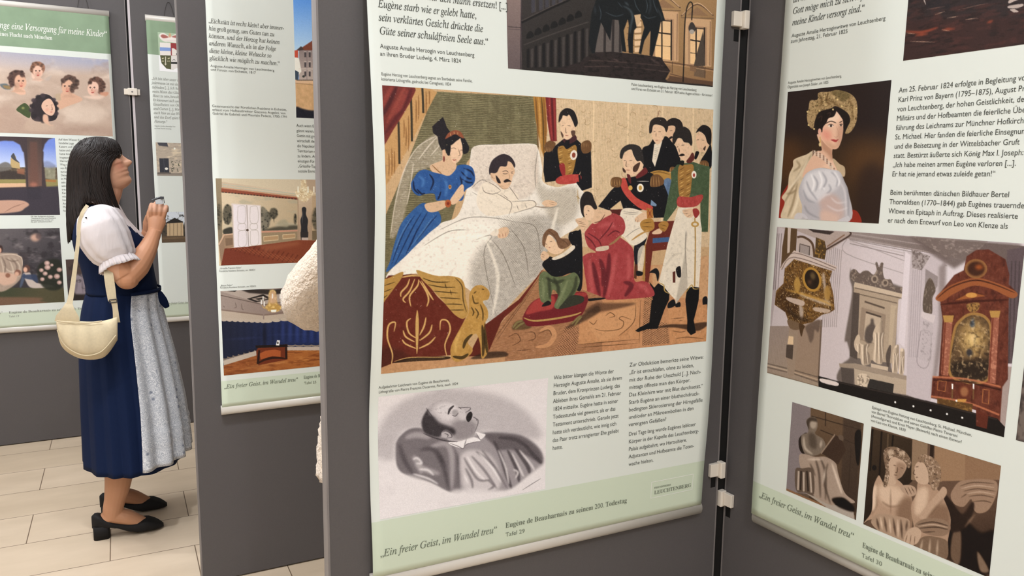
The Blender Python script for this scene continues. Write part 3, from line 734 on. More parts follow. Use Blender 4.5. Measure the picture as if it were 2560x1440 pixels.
    p.mottle(V, '#d8c8ba', 0.35, 3, 3, 0.52, .3); p.specks(V, '#e6dccf', 20, .6); p.lines([[(790, 670), (560, 800), (400, 1060), (290, 1440), (220, 1900)], [(780, 690), (680, 800), (560, 960)], [(820, 780), (700, 920)], [(500, 1000), (460, 1300), (420, 1500)]], '#ddcfbf', 16, 0.6, b=1)
    # lady in blue
    BL = '#28528e'
    M = p.f(930, 480, 3.063).poly([(395, 85), (470, 130), (520, 165), (525, 240), (440, 315), (330, 420), (240, 510), (112, 615), (140, 530), (175, 390), (225, 245), (310, 145)], '#2d5892', n=0.12)
    p.clip = M; p.lines([[(330, 180), (240, 320), (150, 560)], [(430, 150), (330, 330), (260, 480)], [(380, 160), (300, 300), (170, 570)], [(500, 180), (430, 260), (340, 380)], [(350, 280), (310, 380), (280, 440)]], '#152a55', 10, 0.85)
    p.lines([[(300, 200), (220, 340), (170, 470)], [(460, 200), (400, 290), (300, 420)]], '#5d86b8', 12, 0.5, b=1); p.specks(M, '#cfd8e0', 20, 0.6, 0.6); p.clip = None
    p.f(930, 200, 4.8)
    p.poly([(880, 880), (850, 960), (700, 1030), (735, 1110), (830, 1140), (930, 1155), (1005, 1080), (1015, 1020), (970, 940)], '#c8a482')
    M = p.poly([(500, 1190), (560, 1105), (640, 1078), (740, 1110), (830, 1130), (925, 1152), (1000, 1085), (1030, 1030), (1130, 1020), (1210, 1060), (1240, 1180), (1212, 1262), (1120, 1330), (1080, 1450), (900, 1440), (780, 1450), (750, 1370), (650, 1370), (560, 1392), (492, 1340), (470, 1250)], BL, n=0.12)
    p.clip = M
    p.lines([[(500, 1210), (510, 1310), (570, 1370)], [(690, 1130), (740, 1220), (700, 1330)], [(540, 1310), (600, 1370), (640, 1360)], [(1070, 1100), (1150, 1180), (1200, 1190)], [(1100, 1060), (1190, 1100), (1225, 1160)], [(1080, 1190), (1150, 1230), (1210, 1235)], [(830, 1340), (810, 1400), (790, 1440)], [(1060, 1160), (1080, 1240), (1060, 1300)]], '#111c3c', 22, 0.85, b=1)
    p.lines([[(560, 1150), (620, 1210), (600, 1290)], [(880, 1200), (900, 1280), (880, 1400)], [(1120, 1060), (1130, 1130), (1090, 1260)]], '#4f7ebb', 34, 0.55, b=3); p.specks(M, '#d4dbe2', 22, 0.6, 0.6); p.clip = None
    p.line([(720, 1020), (790, 1090), (840, 1130)], '#8a5f38', 12); p.ell(938, 1285, 18, 26, '#b58a4a'); p.ell(938, 1285, 10, 14, '#7e3a26')
    p.poly([(935, 830), (985, 750), (1060, 700), (1095, 780), (1088, 900), (1050, 970), (1000, 1005), (955, 960)], '#d6b292'); p.poly([(850, 820), (885, 860), (880, 920), (850, 960)], '#cfa482')
    p.poly([(855, 445), (880, 510), (900, 570), (940, 625), (900, 680), (900, 760), (880, 830), (840, 850), (800, 760), (790, 680), (735, 640), (725, 560), (790, 500)], '#231e22', sm=False)
    p.poly([(880, 760), (950, 785), (1010, 740), (1065, 690), (1000, 640), (910, 680)], '#1e1b20'); p.poly([(880, 800), (945, 790), (935, 900), (905, 900)], '#1e1b20')
    p.poly([(1060, 680), (1110, 700), (1150, 770), (1170, 820), (1150, 875), (1095, 885), (1085, 790)], '#221f24')
    p.poly([(880, 710), (920, 640), (1000, 605), (1070, 630), (1105, 700), (1065, 690), (1000, 655), (925, 690)], '#87492f'); p.lines([[(940, 640), (950, 680)], [(985, 620), (990, 655)], [(1030, 625), (1030, 660)]], '#caa06a', 7)
    p.lines([[(950, 828), (985, 818), (1012, 832)], [(1062, 850), (1080, 842), (1094, 852)], [(1040, 830), (1058, 900), (1036, 915)]], '#5d4132', 7, 0.8); p.line([(968, 958), (990, 965), (1015, 958)], '#a24e40', 11); p.ell(866, 950, 11, 36, '#76332a')
    p.poly([(940, 1450), (1000, 1350), (1060, 1270), (1090, 1255), (1105, 1290), (1090, 1370), (1020, 1450)], SK); p.lines([[(1040, 1320), (1085, 1270)], [(1050, 1350), (1095, 1300)]], SKD, 6)
    p.f(930, 480, 3.063).poly([(408, 95), (480, 78), (560, 68), (575, 110), (500, 150), (445, 156), (415, 135)], '#c9a583'); p.poly([(600, 75), (640, 45), (690, 0), (710, 10), (660, 75), (620, 100)], SK); p.ell(584, 90, 24, 30, '#a9542c'); p.ell(584, 90, 11, 13, '#7e2f1e')
    # man in the bed
    p.f(1180, 240, 4.8)
    p.poly([(100, 1090), (200, 1035), (330, 1090), (420, 1110), (560, 1190), (560, 1260), (740, 1258), (765, 1320), (520, 1400), (200, 1440), (60, 1300)], '#dbcdb9', 0.9, 1)
    p.lines([[(130, 1090), (150, 1150), (250, 1180), (345, 1145)], [(200, 1035), (280, 1080), (350, 1140)], [(280, 1160), (400, 1230), (480, 1300), (440, 1440)], [(480, 1270), (620, 1262), (740, 1262), (760, 1325), (600, 1380), (500, 1410)], [(540, 1310), (560, 1370)], [(640, 1300), (660, 1350)], [(440, 1080), (500, 1160), (560, 1250)], [(380, 1190), (440, 1240)]], '#5e5245', 8, 0.75)
    p.poly([(205, 900), (230, 800), (290, 735), (380, 698), (470, 735), (520, 820), (505, 870), (420, 930), (240, 960)], '#342b30')
    p.poly([(225, 930), (290, 925), (345, 840), (420, 790), (470, 800), (505, 860), (515, 920), (490, 975), (470, 1050), (430, 1110), (372, 1118), (310, 1060), (240, 1000)], '#d0aa88')
    p.poly([(415, 775), (425, 820), (405, 850), (340, 850), (300, 920), (250, 910), (280, 780)], '#342b30'); p.poly([(288, 955), (335, 1010), (345, 1050), (305, 1035)], '#2d2424')
    p.poly([(382, 1022), (425, 998), (475, 1030), (440, 1032), (395, 1042)], '#2a2122'); p.lines([[(365, 912), (410, 900), (440, 920)], [(465, 920), (498, 908)], [(370, 930), (400, 938), (432, 930)], [(470, 930), (495, 928)]], '#3c2b28', 8, 0.85); p.lines([[(440, 920), (455, 985), (430, 1000)], [(232, 940), (250, 985), (280, 990)], [(310, 1060), (370, 1115), (440, 1108)]], '#8d6a4e', 6, 0.8)
    p.poly([(840, 1290), (905, 1248), (1015, 1278), (1005, 1318), (905, 1335)], SK); p.lines([[(930, 1270), (1010, 1290)], [(930, 1295), (1000, 1312)], [(760, 1330), (840, 1335), (930, 1332)]], '#8a6a50', 6)
    p.f(1200, 480, 3.273).poly([(150, 310), (215, 288), (240, 320), (215, 372), (150, 375)], SK); p.lines([[(160, 345), (165, 375)], [(185, 340), (190, 373)], [(210, 335), (213, 370)]], '#9a5a44', 5); p.poly([(85, 350), (130, 305), (155, 320), (140, 360)], '#d9ccba')
    # standing officer behind the bed
    p.f(1180, 240, 4.8)
    M = p.poly([(1000, 600), (1090, 525), (1160, 560), (1255, 520), (1330, 590), (1428, 640), (1440, 1100), (1325, 1140), (1262, 1030), (1312, 900), (1280, 950), (1060, 965), (1000, 1022), (880, 1040), (858, 900), (866, 690), (930, 640)], K, sm=False)
    p.specks(M, '#d8d4cc', 12, 0.6, 0.8)
    for q in ([(880, 660), (878, 580), (940, 538), (1005, 572), (975, 640), (930, 675)], [(1305, 600), (1340, 548), (1400, 535), (1435, 580), (1420, 670), (1335, 690)]):
        p.poly(q, '#6b4a2c')
        for k in range(5): p.line([(q[0][0] + 15 + k * 18, q[0][1] - 50 + 5 * k), (q[0][0] + 10 + k * 20, q[0][1] + 20)], '#b0895a', 6, 0.7)
    M = p.poly([(1030, 640), (1095, 598), (1140, 640), (1240, 590), (1258, 690), (1205, 940), (1115, 965), (1055, 830)], '#9b7134'); p.clip = M
    for k in range(16): p.line([(1040 + (k % 2) * 110, 640 + k * 20), (1090 + (k % 2) * 110, 620 + k * 20)], '#d0a760' if k % 3 else '#5a3d1c', 9)
    p.clip = None; p.poly([(1048, 830), (1110, 820), (1120, 955), (1080, 950)], '#8f2b2b')
    p.ell(1222, 712, 42, 60, '#d9cfc0', rot=10); p.ell(1222, 712, 22, 32, '#8a3f2c'); p.poly([(1005, 1015), (1080, 960), (1290, 945), (1302, 1020), (1200, 1056), (1050, 1060)], '#af3f38', n=0.15)
    p.poly([(1090, 540), (1130, 500), (1235, 470), (1255, 530), (1160, 580)], '#47262a'); p.poly([(1120, 545), (1170, 530), (1165, 600), (1130, 590)], '#141318')
    p.poly([(1058, 300), (1085, 240), (1170, 225), (1225, 300), (1242, 380), (1238, 430), (1205, 490), (1150, 527), (1100, 505), (1070, 430)], '#d8b593')
    p.poly([(1042, 320), (1050, 225), (1090, 170), (1150, 148), (1230, 190), (1272, 320), (1240, 375), (1212, 310), (1170, 230), (1140, 245), (1095, 235), (1080, 270)], '#211d1f')
    p.poly([(1066, 425), (1098, 470), (1092, 505), (1072, 470)], '#5a4033'); p.poly([(1190, 425), (1238, 420), (1235, 475), (1205, 485)], '#5a4033'); p.lines([[(1078, 362), (1105, 354)], [(1145, 358), (1185, 362)], [(1125, 380), (1128, 440), (1140, 446)]], '#5a4033', 8, 0.85); p.line([(1115, 475), (1160, 478)], '#a5584a', 9)
    p.f(1180, 240, 4.8).lines([[(1262, 1035), (1330, 1130)], [(1290, 950), (1300, 1030)]], K, 26, 1, False); p.lines([[(1250, 1200), (1300, 1240)], [(1270, 1120), (1275, 1300)]], '#a07a38', 9)
    # two men in black behind, man at the right edge
    p.f(1460, 240, 4.235)
    p.poly([(872, 280), (940, 235), (1020, 260), (1048, 335), (1000, 420), (940, 420), (885, 360)], '#2a2321'); p.poly([(868, 370), (900, 320), (968, 330), (945, 440), (930, 510), (885, 460)], '#cda684'); p.lines([[(905, 372), (940, 366)]], '#5a4033', 6); p.poly([(893, 452), (925, 428), (940, 440), (905, 465)], '#2a2020')
    M = p.poly([(620, 560), (690, 520), (740, 450), (800, 470), (868, 428), (940, 500), (1005, 590), (1015, 740), (925, 800), (690, 812), (610, 720)], K); p.specks(M, '#d8d4cc', 12, 0.6, 0.7)
    p.poly([(745, 510), (830, 478), (790, 620), (752, 752), (722, 690)], '#d4c6b0', sm=False); 
    for k in range(6): p.line([(745, 560 + k * 22), (800 - k * 6, 545 + k * 22)], '#8f8474', 5, 0.7)
    p.poly([(716, 365), (740, 312), (830, 322), (862, 385), (838, 460), (782, 515), (732, 462)], '#d5b08e'); p.poly([(692, 392), (700, 280), (760, 230), (855, 240), (892, 320), (872, 385), (845, 330), (780, 305), (735, 315), (718, 385)], '#2c2523'); p.line([(775, 235), (800, 150)], '#6e3a28', 6)
    p.lines([[(735, 382), (760, 376)], [(785, 382), (820, 380)], [(765, 390), (762, 440)]], '#6a4a38', 7, 0.85); p.line([(755, 472), (790, 470)], '#a45a48', 9)
    p.poly([(1235, 690), (1290, 600), (1345, 520), (1345, 760), (1230, 760)], K); p.poly([(1188, 430), (1225, 380), (1290, 420), (1322, 500), (1290, 580), (1232, 592), (1196, 530)], '#d3ad8b'); p.poly([(1185, 392), (1220, 335), (1275, 308), (1345, 360), (1345, 510), (1308, 500), (1280, 420), (1225, 378)], '#241f1f'); p.lines([[(1195, 468), (1220, 462)], [(1248, 470), (1275, 470)]], '#5a4033', 7); p.poly([(1262, 560), (1290, 530), (1280, 580)], '#4a342a'); p.poly([(1185, 590), (1220, 600), (1190, 670), (1170, 660)], K)
    # gilt chair back, chair
    p.poly([(665, 830), (790, 788), (925, 820), (925, 895), (840, 900), (720, 860)], '#ab7f3c'); p.lines([[(690, 835), (790, 805), (910, 835)]], '#6a481e', 8); p.poly([(845, 900), (925, 895), (915, 1120), (860, 1100)], '#59708f', n=0.2)
    p.f(1440, 500, 3.6)
    p.quad([(690, 200), (890, 188), (862, 330), (830, 445), (690, 462), (655, 745), (608, 745), (625, 420), (650, 330)], '#692a20'); p.quad([(692, 345), (842, 335), (838, 378), (690, 390)], '#3c5a86'); p.quad([(528, 570), (560, 570), (545, 712), (522, 705)], '#5d3522'); p.quad([(600, 400), (628, 395), (622, 740), (600, 720)], '#a1783c')
    p.poly([(525, 415), (580, 370), (640, 335), (600, 450), (560, 570), (528, 560)], '#1c1d26'); p.poly([(560, 460), (620, 420), (600, 640), (560, 640)], '#d2c6b2', 0.8); p.poly([(545, 640), (600, 650), (595, 680), (548, 682)], K); p.poly([(660, 655), (720, 615), (750, 660), (735, 735), (715, 665)], K)
    # seated officer
    p.f(1460, 240, 4.235)
    M = p.poly([(150, 1172), (280, 1010), (390, 900), (450, 870), (560, 850), (660, 800), (720, 820), (840, 920), (892, 1050), (860, 1290), (740, 1292), (715, 1170), (600, 1212), (420, 1205), (388, 1110), (270, 1215)], K, sm=False); p.specks(M, '#dcd8d0', 22, 0.6, 0.85)
    p.poly([(390, 890), (440, 876), (480, 985), (560, 1080), (725, 1172), (690, 1215), (590, 1190), (470, 1090), (400, 985)], '#b8453b', n=0.12)
    p.quad([(712, 1100), (770, 1150), (765, 1170), (705, 1160)], '#6f87a2'); p.poly([(275, 1200), (375, 1120), (405, 1195)], '#cdb085', sm=False); p.quad([(275, 1205), (410, 1200), (405, 1265), (290, 1270)], '#55231f')
    for q in ([(285, 950), (290, 880), (340, 858), (400, 880), (385, 960), (330, 970)], [(700, 950), (720, 850), (790, 835), (845, 890), (835, 940), (760, 965)], [(905, 800), (920, 755), (965, 760), (960, 805)], [(1225, 790), (1230, 700), (1290, 685), (1320, 720), (1300, 770)]):
        p.poly(q, '#6d4b2c')
        for k in range(4): p.line([(q[0][0] + 12 + k * 26, q[1][1] + 5), (q[0][0] + 8 + k * 30, q[0][1] + 12)], '#bb9158', 7, 0.8)
    p.ell(597, 975, 36, 44, '#e2d6c2'); p.ell(597, 975, 18, 25, '#b98d3f'); p.ell(492, 975, 22, 26, '#c79a4c'); p.lines([[(560, 905), (690, 905)]], '#cfc6ba', 10, 0.8)
    p.poly([(550, 852), (600, 800), (650, 758), (672, 815), (570, 875)], '#672627'); p.poly([(455, 830), (490, 845), (500, 930), (470, 900)], '#5a2224')
    p.poly([(410, 655), (440, 600), (510, 570), (545, 640), (575, 690), (622, 690), (625, 755), (545, 838), (475, 832), (430, 780)], '#d7b391'); p.poly([(380, 645), (400, 562), (480, 514), (580, 530), (622, 600), (635, 725), (600, 690), (560, 690), (522, 620), (500, 568), (430, 600), (405, 665)], '#2f2b2a'); p.poly([(528, 745), (595, 705), (565, 795), (522, 800)], '#4b3429'); p.poly([(410, 760), (440, 790), (440, 815), (415, 800)], '#4b3429')
    p.lines([[(420, 690), (446, 682)], [(478, 688), (512, 684)], [(452, 690), (445, 740), (460, 750)]], '#5a4033', 8, 0.85); p.line([(445, 785), (490, 788)], '#a45a48', 9)
    # man in green
    M = p.poly([(920, 810), (985, 730), (1060, 715), (1160, 700), (1240, 730), (1332, 750), (1312, 1440), (1235, 1440), (1232, 1100), (1000, 1090), (985, 1180), (875, 1330), (838, 1320), (885, 1100), (925, 900)], '#4a5c40', sm=False, n=0.12); p.hatch(M, '#2c3826', -50, 3.2, 1.0, 0.55); p.specks(M, '#c8ccb8', 16, 0.6, 0.7)
    M = p.poly([(1000, 762), (1080, 730), (1160, 740), (1142, 900), (1110, 1080), (1012, 1065)], '#986d35'); p.clip = M
    for k in range(18): p.line([(1010 + (k % 2) * 70, 790 + k * 18), (1060 + (k % 2) * 70, 760 + k * 18)], '#cba35c' if k % 3 else '#54391b', 8)
    p.clip = None; p.poly([(1000, 1070), (1120, 1075), (1245, 1045), (1255, 1095), (1180, 1172), (1000, 1172)], '#a73f3a', n=0.15); p.ell(1165, 835, 26, 40, '#ddd3c4'); p.ell(1165, 840, 12, 20, '#a03a30')
    p.poly([(1085, 690), (1150, 600), (1168, 670), (1120, 715)], '#5f2a25'); p.poly([(1010, 690), (1060, 690), (1050, 740), (1010, 720)], '#1b1c1a')
    p.poly([(968, 510), (1000, 450), (1065, 490), (1135, 530), (1140, 600), (1085, 682), (1022, 662), (992, 590)], '#d6b18f'); p.poly([(938, 505), (950, 395), (1040, 325), (1122, 370), (1148, 485), (1135, 530), (1110, 500), (1060, 490), (1035, 455), (995, 450), (960, 510)], '#2b2624'); p.poly([(1002, 632), (1040, 612), (1070, 628), (1035, 640)], '#251c1a'); p.lines([[(980, 548), (1000, 535)], [(1030, 525), (1065, 520)], [(1005, 550), (1012, 600)]], '#4a342a', 8)
    # white breeches and boots
    p.f(1440, 500, 3.6)
    M = p.poly([(920, 72), (1040, 68), (1110, 120), (1132, 260), (1120, 600), (1105, 800), (1000, 800), (945, 870), (900, 940), (895, 900), (840, 842), (745, 742), (780, 600), (820, 420), (868, 250)], '#d5c9b5', sm=False, n=0.08); p.clip = M
    p.poly([(985, 300), (1000, 330), (960, 600), (900, 940), (1000, 800), (990, 600)], '#948a7b', 0.55, 2); p.line([(990, 290), (985, 450), (1000, 700)], '#7b7163', 9, 0.7); p.line([(800, 600), (880, 500), (960, 480)], '#b5a996', 20, 0.5, b=3); p.clip = None
    p.poly([(900, 620), (940, 600), (945, 690), (915, 690)], K); p.quad([(870, 650), (895, 640), (895, 745), (872, 745)], '#5a2a20'); p.poly([(830, 930), (880, 895), (895, 950), (830, 975)], K); p.poly([(895, 940), (935, 920), (940, 960), (900, 965)], K); p.poly([(1140, 890), (1180, 875), (1180, 990), (1150, 990)], K)
    M = p.poly([(660, 735), (705, 790), (740, 750), (790, 780), (842, 845), (838, 900), (795, 990), (735, 1160), (640, 1165), (560, 1190), (533, 1178), (570, 1150), (660, 1105), (682, 900), (690, 830)], '#121216', sm=False); p.specks(M, '#c8c8c8', 8, 0.5, 0.6)
    p.poly([(1000, 800), (1050, 780), (1110, 790), (1105, 900), (1085, 990), (1060, 1085), (1080, 1195), (1035, 1218), (1000, 1180), (1002, 1080), (985, 900)], '#121216', sm=False); p.lines([[(745, 742), (790, 770), (800, 820), (842, 845)], [(990, 835), (1040, 765), (1060, 800), (1108, 800)]], '#b3924f', 10)
    p.line([(1070, 160), (1075, 400), (1068, 780)], '#a7803f', 12, 0.9, False); p.ell(1072, 220, 36, 26, '#b58c47'); p.ell(1072, 220, 18, 12, '#d0c4b0'); p.poly([(960, 95), (1050, 78), (1065, 130), (1030, 160), (990, 150)], SK); p.lines([[(965, 100), (1010, 100)], [(970, 125), (1015, 120)], [(1000, 155), (1030, 135)]], '#8a6248', 5); p.poly([(1050, 90), (1090, 80), (1112, 120), (1075, 165)], '#93312e')
    # seated officer's breeches, hand, hat
    M = p.poly([(412, 92), (560, 90), (640, 170), (600, 260), (640, 335), (522, 412), (440, 345), (400, 292)], '#d7cab6', n=0.06); p.lines([[(425, 105), (500, 115), (570, 108)], [(425, 120), (500, 130), (560, 125)], [(440, 340), (520, 280), (580, 250)]], '#7d7365', 6, 0.7)
    p.poly([(530, 170), (590, 120), (640, 112), (645, 165), (580, 195), (545, 200)], SK); p.lines([[(540, 175), (530, 200)], [(560, 178), (555, 205)]], '#8a6248', 5); p.quad([(635, 72), (692, 85), (695, 165), (640, 168)], '#ab6f33'); p.lines([[(645, 80), (685, 160)], [(685, 85), (645, 160)]], '#7e2b22', 7)
    p.poly([(580, 205), (630, 172), (690, 175), (705, 255), (640, 290), (590, 260)], '#a87a37'); p.lines([[(600, 210), (680, 200)], [(595, 240), (690, 245)]], '#5e4019', 7); p.line([(500, 365), (580, 310), (660, 270)], '#b4884a', 16); p.poly([(690, 290), (770, 250), (770, 300), (700, 310)], SK); p.poly([(745, 215), (800, 190), (835, 220), (800, 285), (755, 262)], '#a57636'); p.lines([[(760, 220), (820, 240)], [(760, 250), (800, 265)]], '#6a481d', 6)
    # kneeling lady in red
    RD = '#9d3b3d'
    M = p.poly([(112, 250), (150, 210), (205, 195), (290, 140), (340, 120), (420, 165), (445, 240), (430, 300), (400, 335), (470, 390), (520, 470), (525, 720), (600, 730), (665, 760), (705, 860), (560, 885), (300, 900), (250, 880), (118, 880), (95, 760), (62, 540), (70, 505), (120, 478), (180, 470), (110, 420), (78, 310)], RD, n=0.10); p.clip = M
    for q in ([(150, 560), (180, 700), (215, 870)], [(215, 530), (250, 650), (240, 780)], [(300, 480), (290, 660), (250, 880)], [(430, 740), (500, 770), (440, 870)]): p.line(q, '#561a22', 44, 0.75, b=3)
    p.lines([[(120, 540), (135, 700), (150, 870)], [(360, 480), (330, 660), (290, 870)], [(470, 480), (480, 620), (470, 720)], [(200, 250), (290, 220), (360, 250)], [(560, 760), (620, 790), (660, 850)]], '#bd5a58', 40, 0.6, b=4)
    p.lines([[(110, 300), (200, 360), (230, 420)], [(210, 360), (290, 270), (330, 200)], [(280, 330), (350, 280), (400, 300)], [(80, 320), (140, 370), (185, 440)]], '#5c1c24', 12, 0.8, b=1); p.specks(M, '#e8d8d0', 26, 0.6, 0.85); p.clip = None
    p.line([(408, 318), (350, 375), (300, 405)], '#94744a', 20); p.poly([(185, 430), (260, 415), (295, 415), (285, 450), (190, 462)], '#c3b098')
    p.poly([(150, 55), (200, 90), (300, 95), (320, 128), (260, 160), (200, 205), (158, 215), (130, 170)], '#cfaa88'); p.poly([(58, 62), (100, 50), (150, 70), (165, 140), (130, 185), (85, 165)], '#d8b594')
    p.poly([(38, 10), (80, -70), (140, -60), (165, 0), (192, 72), (165, 85), (130, 50), (80, 55), (70, 110), (78, 158), (50, 120)], '#272122'); p.lines([[(105, 95), (122, 102)], [(90, 130), (100, 135)]], '#5c4034', 7); p.line([(165, 205), (220, 190), (262, 130)], '#6b3a2e', 8)
    p.poly([(-5, 180), (55, 165), (110, 190), (105, 250), (65, 300), (40, 250)], SK); p.lines([[(0, 185), (80, 210)], [(10, 205), (90, 225)], [(30, 235), (90, 240)]], '#80604a', 5)
    # carpet under the cushion, boy
    p.f(1200, 480, 3.273)
    M = p.poly([(505, 640), (420, 760), (60, 1220), (60, 1400), (1000, 1330), (1000, 860), (840, 800), (640, 660)], '#a87651', sm=False, n=0.12)
    p.hatch(M, '#5f3d28', 4, 3.3, 1.1, 0.55)
    p.quad([(525, 625), (320, 880), (60, 1075), (60, 1225), (200, 1030), (340, 900)], '#68261c'); p.lines([[(500, 690), (300, 960), (90, 1240)], [(440, 790), (280, 1010), (130, 1230)]], '#5a3c28', 5, 0.8)
    p.line([(460, 1270), (560, 1250), (610, 1170), (570, 1110), (490, 1140)], '#c08a5e', 40, 0.9, True); p.lines([[(480, 1160), (560, 1130), (590, 1180)], [(230, 1190), (300, 1160), (330, 1220), (260, 1260)], [(360, 1150), (440, 1150), (450, 1200), (390, 1220)], [(300, 1300), (420, 1290)]], '#54341f', 7, 0.8)
    M = p.quad([(700, 1095), (835, 1110), (770, 1330), (600, 1345)], '#b57f59'); p.hatch(M, '#43291a', 35, 5, 1.2, 0.8, 0.5); p.hatch(M, '#43291a', -55, 5, 1.2, 0.8, 0.5)
    p.f(1440, 500, 3.6)
    M = p.poly([(30, 1120), (130, 1010), (280, 900), (560, 900), (590, 1240), (20, 1300)], '#bd8659', sm=False, n=0.1); p.poly([(110, 1090), (170, 1040), (330, 990), (530, 930), (540, 1060), (440, 1180), (240, 1270), (150, 1190)], '#c48e60', 0.9)
    p.poly([(70, 1010), (180, 930), (300, 930), (540, 930), (420, 970), (200, 1010)], '#5a3d2b', 0.8, 4); p.lines([[(120, 1095), (160, 1120), (190, 1080)], [(165, 1160), (260, 1180), (400, 1160), (430, 1100), (390, 1070), (420, 1050), (500, 1080)], [(265, 1045), (310, 1015), (350, 1045), (300, 1060)], [(540, 940), (520, 1100), (380, 1230)], [(15, 1330), (560, 1290)], [(20, 1300), (570, 1255)], [(580, 900), (570, 1290)]], '#57381f', 7, 0.8)
    M = p.quad([(618, 882), (690, 876), (700, 1090), (820, 1110), (845, 1290), (596, 1310), (606, 1000)], '#c08a60'); p.hatch(M, '#3f2617', 35, 4.6, 1.2, 0.85, 0.4); p.hatch(M, '#3f2617', -35, 4.6, 1.2, 0.85, 0.4)
    M = p.quad([(830, 980), (1180, 940), (1180, 1270), (850, 1290)], '#bf8759', n=0.12); p.lines([[(860, 1070), (980, 1060)], [(870, 1180), (940, 1190), (990, 1180)], [(900, 1250), (1000, 1235), (1150, 1250)], [(920, 1090), (960, 1085)]], '#5c3a22', 7, 0.8); p.poly([(720, 1150), (850, 1120), (1000, 1120), (1170, 1100), (1170, 1140), (1080, 1180), (900, 1150)], '#33231a', 0.8, 3)
    M = p.poly([(533, 1178), (570, 1150), (660, 1105), (682, 900), (835, 900), (795, 990), (735, 1160), (640, 1165), (560, 1190)], '#121216', sm=False); p.poly([(985, 900), (1105, 890), (1085, 990), (1060, 1085), (1080, 1195), (1035, 1218), (1000, 1180), (1002, 1080)], '#121216', sm=False)
    p.poly([(110, 890), (250, 880), (260, 892), (180, 905), (120, 912)], K)
    # cushion and boy
    p.f(1200, 480, 3.273)
    p.poly([(260, 1120), (300, 1060), (400, 1050), (420, 1110), (330, 1130)], '#4a3a22', 0.7, 3); p.poly([(700, 1120), (850, 1000), (960, 930), (980, 980), (850, 1060)], '#3c2a1e', 0.75, 5)
    M = p.poly([(355, 1015), (430, 900), (560, 845), (700, 830), (850, 818), (885, 868), (872, 930), (830, 1010), (740, 1062), (430, 1102), (362, 1062)], '#6f1f25'); p.clip = M; p.poly([(375, 1000), (450, 890), (600, 850), (600, 950), (480, 980)], '#a63d38', 0.9, 3); p.poly([(760, 830), (870, 825), (860, 860), (780, 850)], '#a23a36', 0.8, 2); p.clip = None
    p.line([(358, 1030), (440, 1055), (600, 1040), (760, 1010), (830, 985)], '#b0924f', 16, 0.95); 
    for q in ([(270, 1115), (305, 1070), (350, 1055)], [(285, 1125), (325, 1090), (365, 1070)], [(750, 1085), (790, 1040), (825, 1010)], [(775, 1095), (805, 1050), (835, 1020)]): p.line(q, '#7b7044', 16, 0.95)
    M = p.poly([(730, 340), (760, 325), (800, 318), (832, 350), (838, 760), (790, 802), (760, 670), (665, 692), (590, 690), (525, 625), (512, 585), (570, 530), (625, 552), (700, 525), (768, 462), (728, 400)], '#15161c'); p.specks(M, '#d8d8d8', 16, 0.6, 0.8)
    M = p.poly([(483, 705), (530, 650), (600, 692), (690, 690), (775, 660), (818, 720), (800, 790), (745, 880), (650, 955), (608, 935), (640, 850), (600, 800), (582, 860), (582, 900), (498, 892)], '#616b49', n=0.1); p.clip = M; p.lines([[(560, 700), (570, 780), (575, 880)], [(600, 700), (640, 780), (640, 860)], [(790, 690), (770, 800), (680, 930)], [(540, 700), (620, 740), (690, 720)]], '#2e3324', 28, 0.7, b=2); p.lines([[(510, 720), (520, 800), (515, 880)], [(720, 720), (680, 820), (630, 930)]], '#838c63', 22, 0.6, b=2); p.clip = None
    p.poly([(680, 910), (745, 850), (840, 855), (845, 900), (760, 935), (650, 958)], '#33352a'); p.poly([(520, 915), (560, 890), (582, 920), (510, 940)], '#1b1b1c')
    p.poly([(590, 545), (680, 500), (760, 438), (775, 465), (700, 522), (622, 556)], '#d5c8b4'); p.poly([(520, 430), (550, 358), (600, 380), (640, 440), (690, 470), (640, 510), (580, 500), (535, 455)], '#d9b693')
    p.poly([(510, 425), (520, 350), (568, 302), (630, 330), (660, 378), (720, 385), (742, 430), (690, 465), (645, 455), (618, 390), (565, 350), (540, 400), (530, 450)], '#75543c', n=0.15); p.lines([[(560, 320), (600, 350), (640, 420)], [(660, 390), (700, 410), (725, 440)], [(540, 330), (525, 400)]], '#4e3524', 6, 0.8); p.lines([[(535, 425), (550, 430)], [(572, 408), (592, 405)]], '#5a4033', 6); p.line([(560, 458), (580, 455)], '#a4554a', 7)
    p.poly([(498, 515), (520, 485), (555, 500), (566, 535), (520, 565), (500, 545)], SK); p.lines([[(505, 510), (530, 520)], [(505, 530), (530, 535)]], '#8a6248', 5)
    # footboard of the bed
    p.f(930, 480, 3.063)
    M = p.poly([(70, 700), (130, 640), (230, 636), (300, 630), (380, 640), (500, 800), (640, 930), (720, 960), (640, 1130), (605, 1250), (480, 1262), (280, 1280), (150, 1325), (50, 1360)], '#67281c', sm=False, n=0.1); p.poly([(75, 1200), (70, 1360), (160, 1310), (300, 1280), (200, 1200)], '#3f1a12', 0.6, 10)
    p.quad([(860, 1020), (1020, 925), (905, 1200), (870, 1260), (740, 1262), (780, 1180)], '#5f2318')
    p.quad([(45, 1358), (160, 1312), (400, 1272), (1020, 1250), (1020, 1312), (40, 1415)], '#b98a60', n=0.12); p.poly([(160, 1310), (300, 1270), (520, 1260), (600, 1265), (560, 1285), (300, 1300)], '#2b1c10', 0.85, 1); p.line([(170, 1300), (300, 1268), (560, 1268)], '#b28d54', 7)
    p.poly([(870, 1230), (1020, 1225), (1020, 1262), (760, 1280)], '#2d2018', 0.75, 3); p.specks(M, '#e0c8a8', 10, 0.6, 0.7)
    GC = '#cfa662'
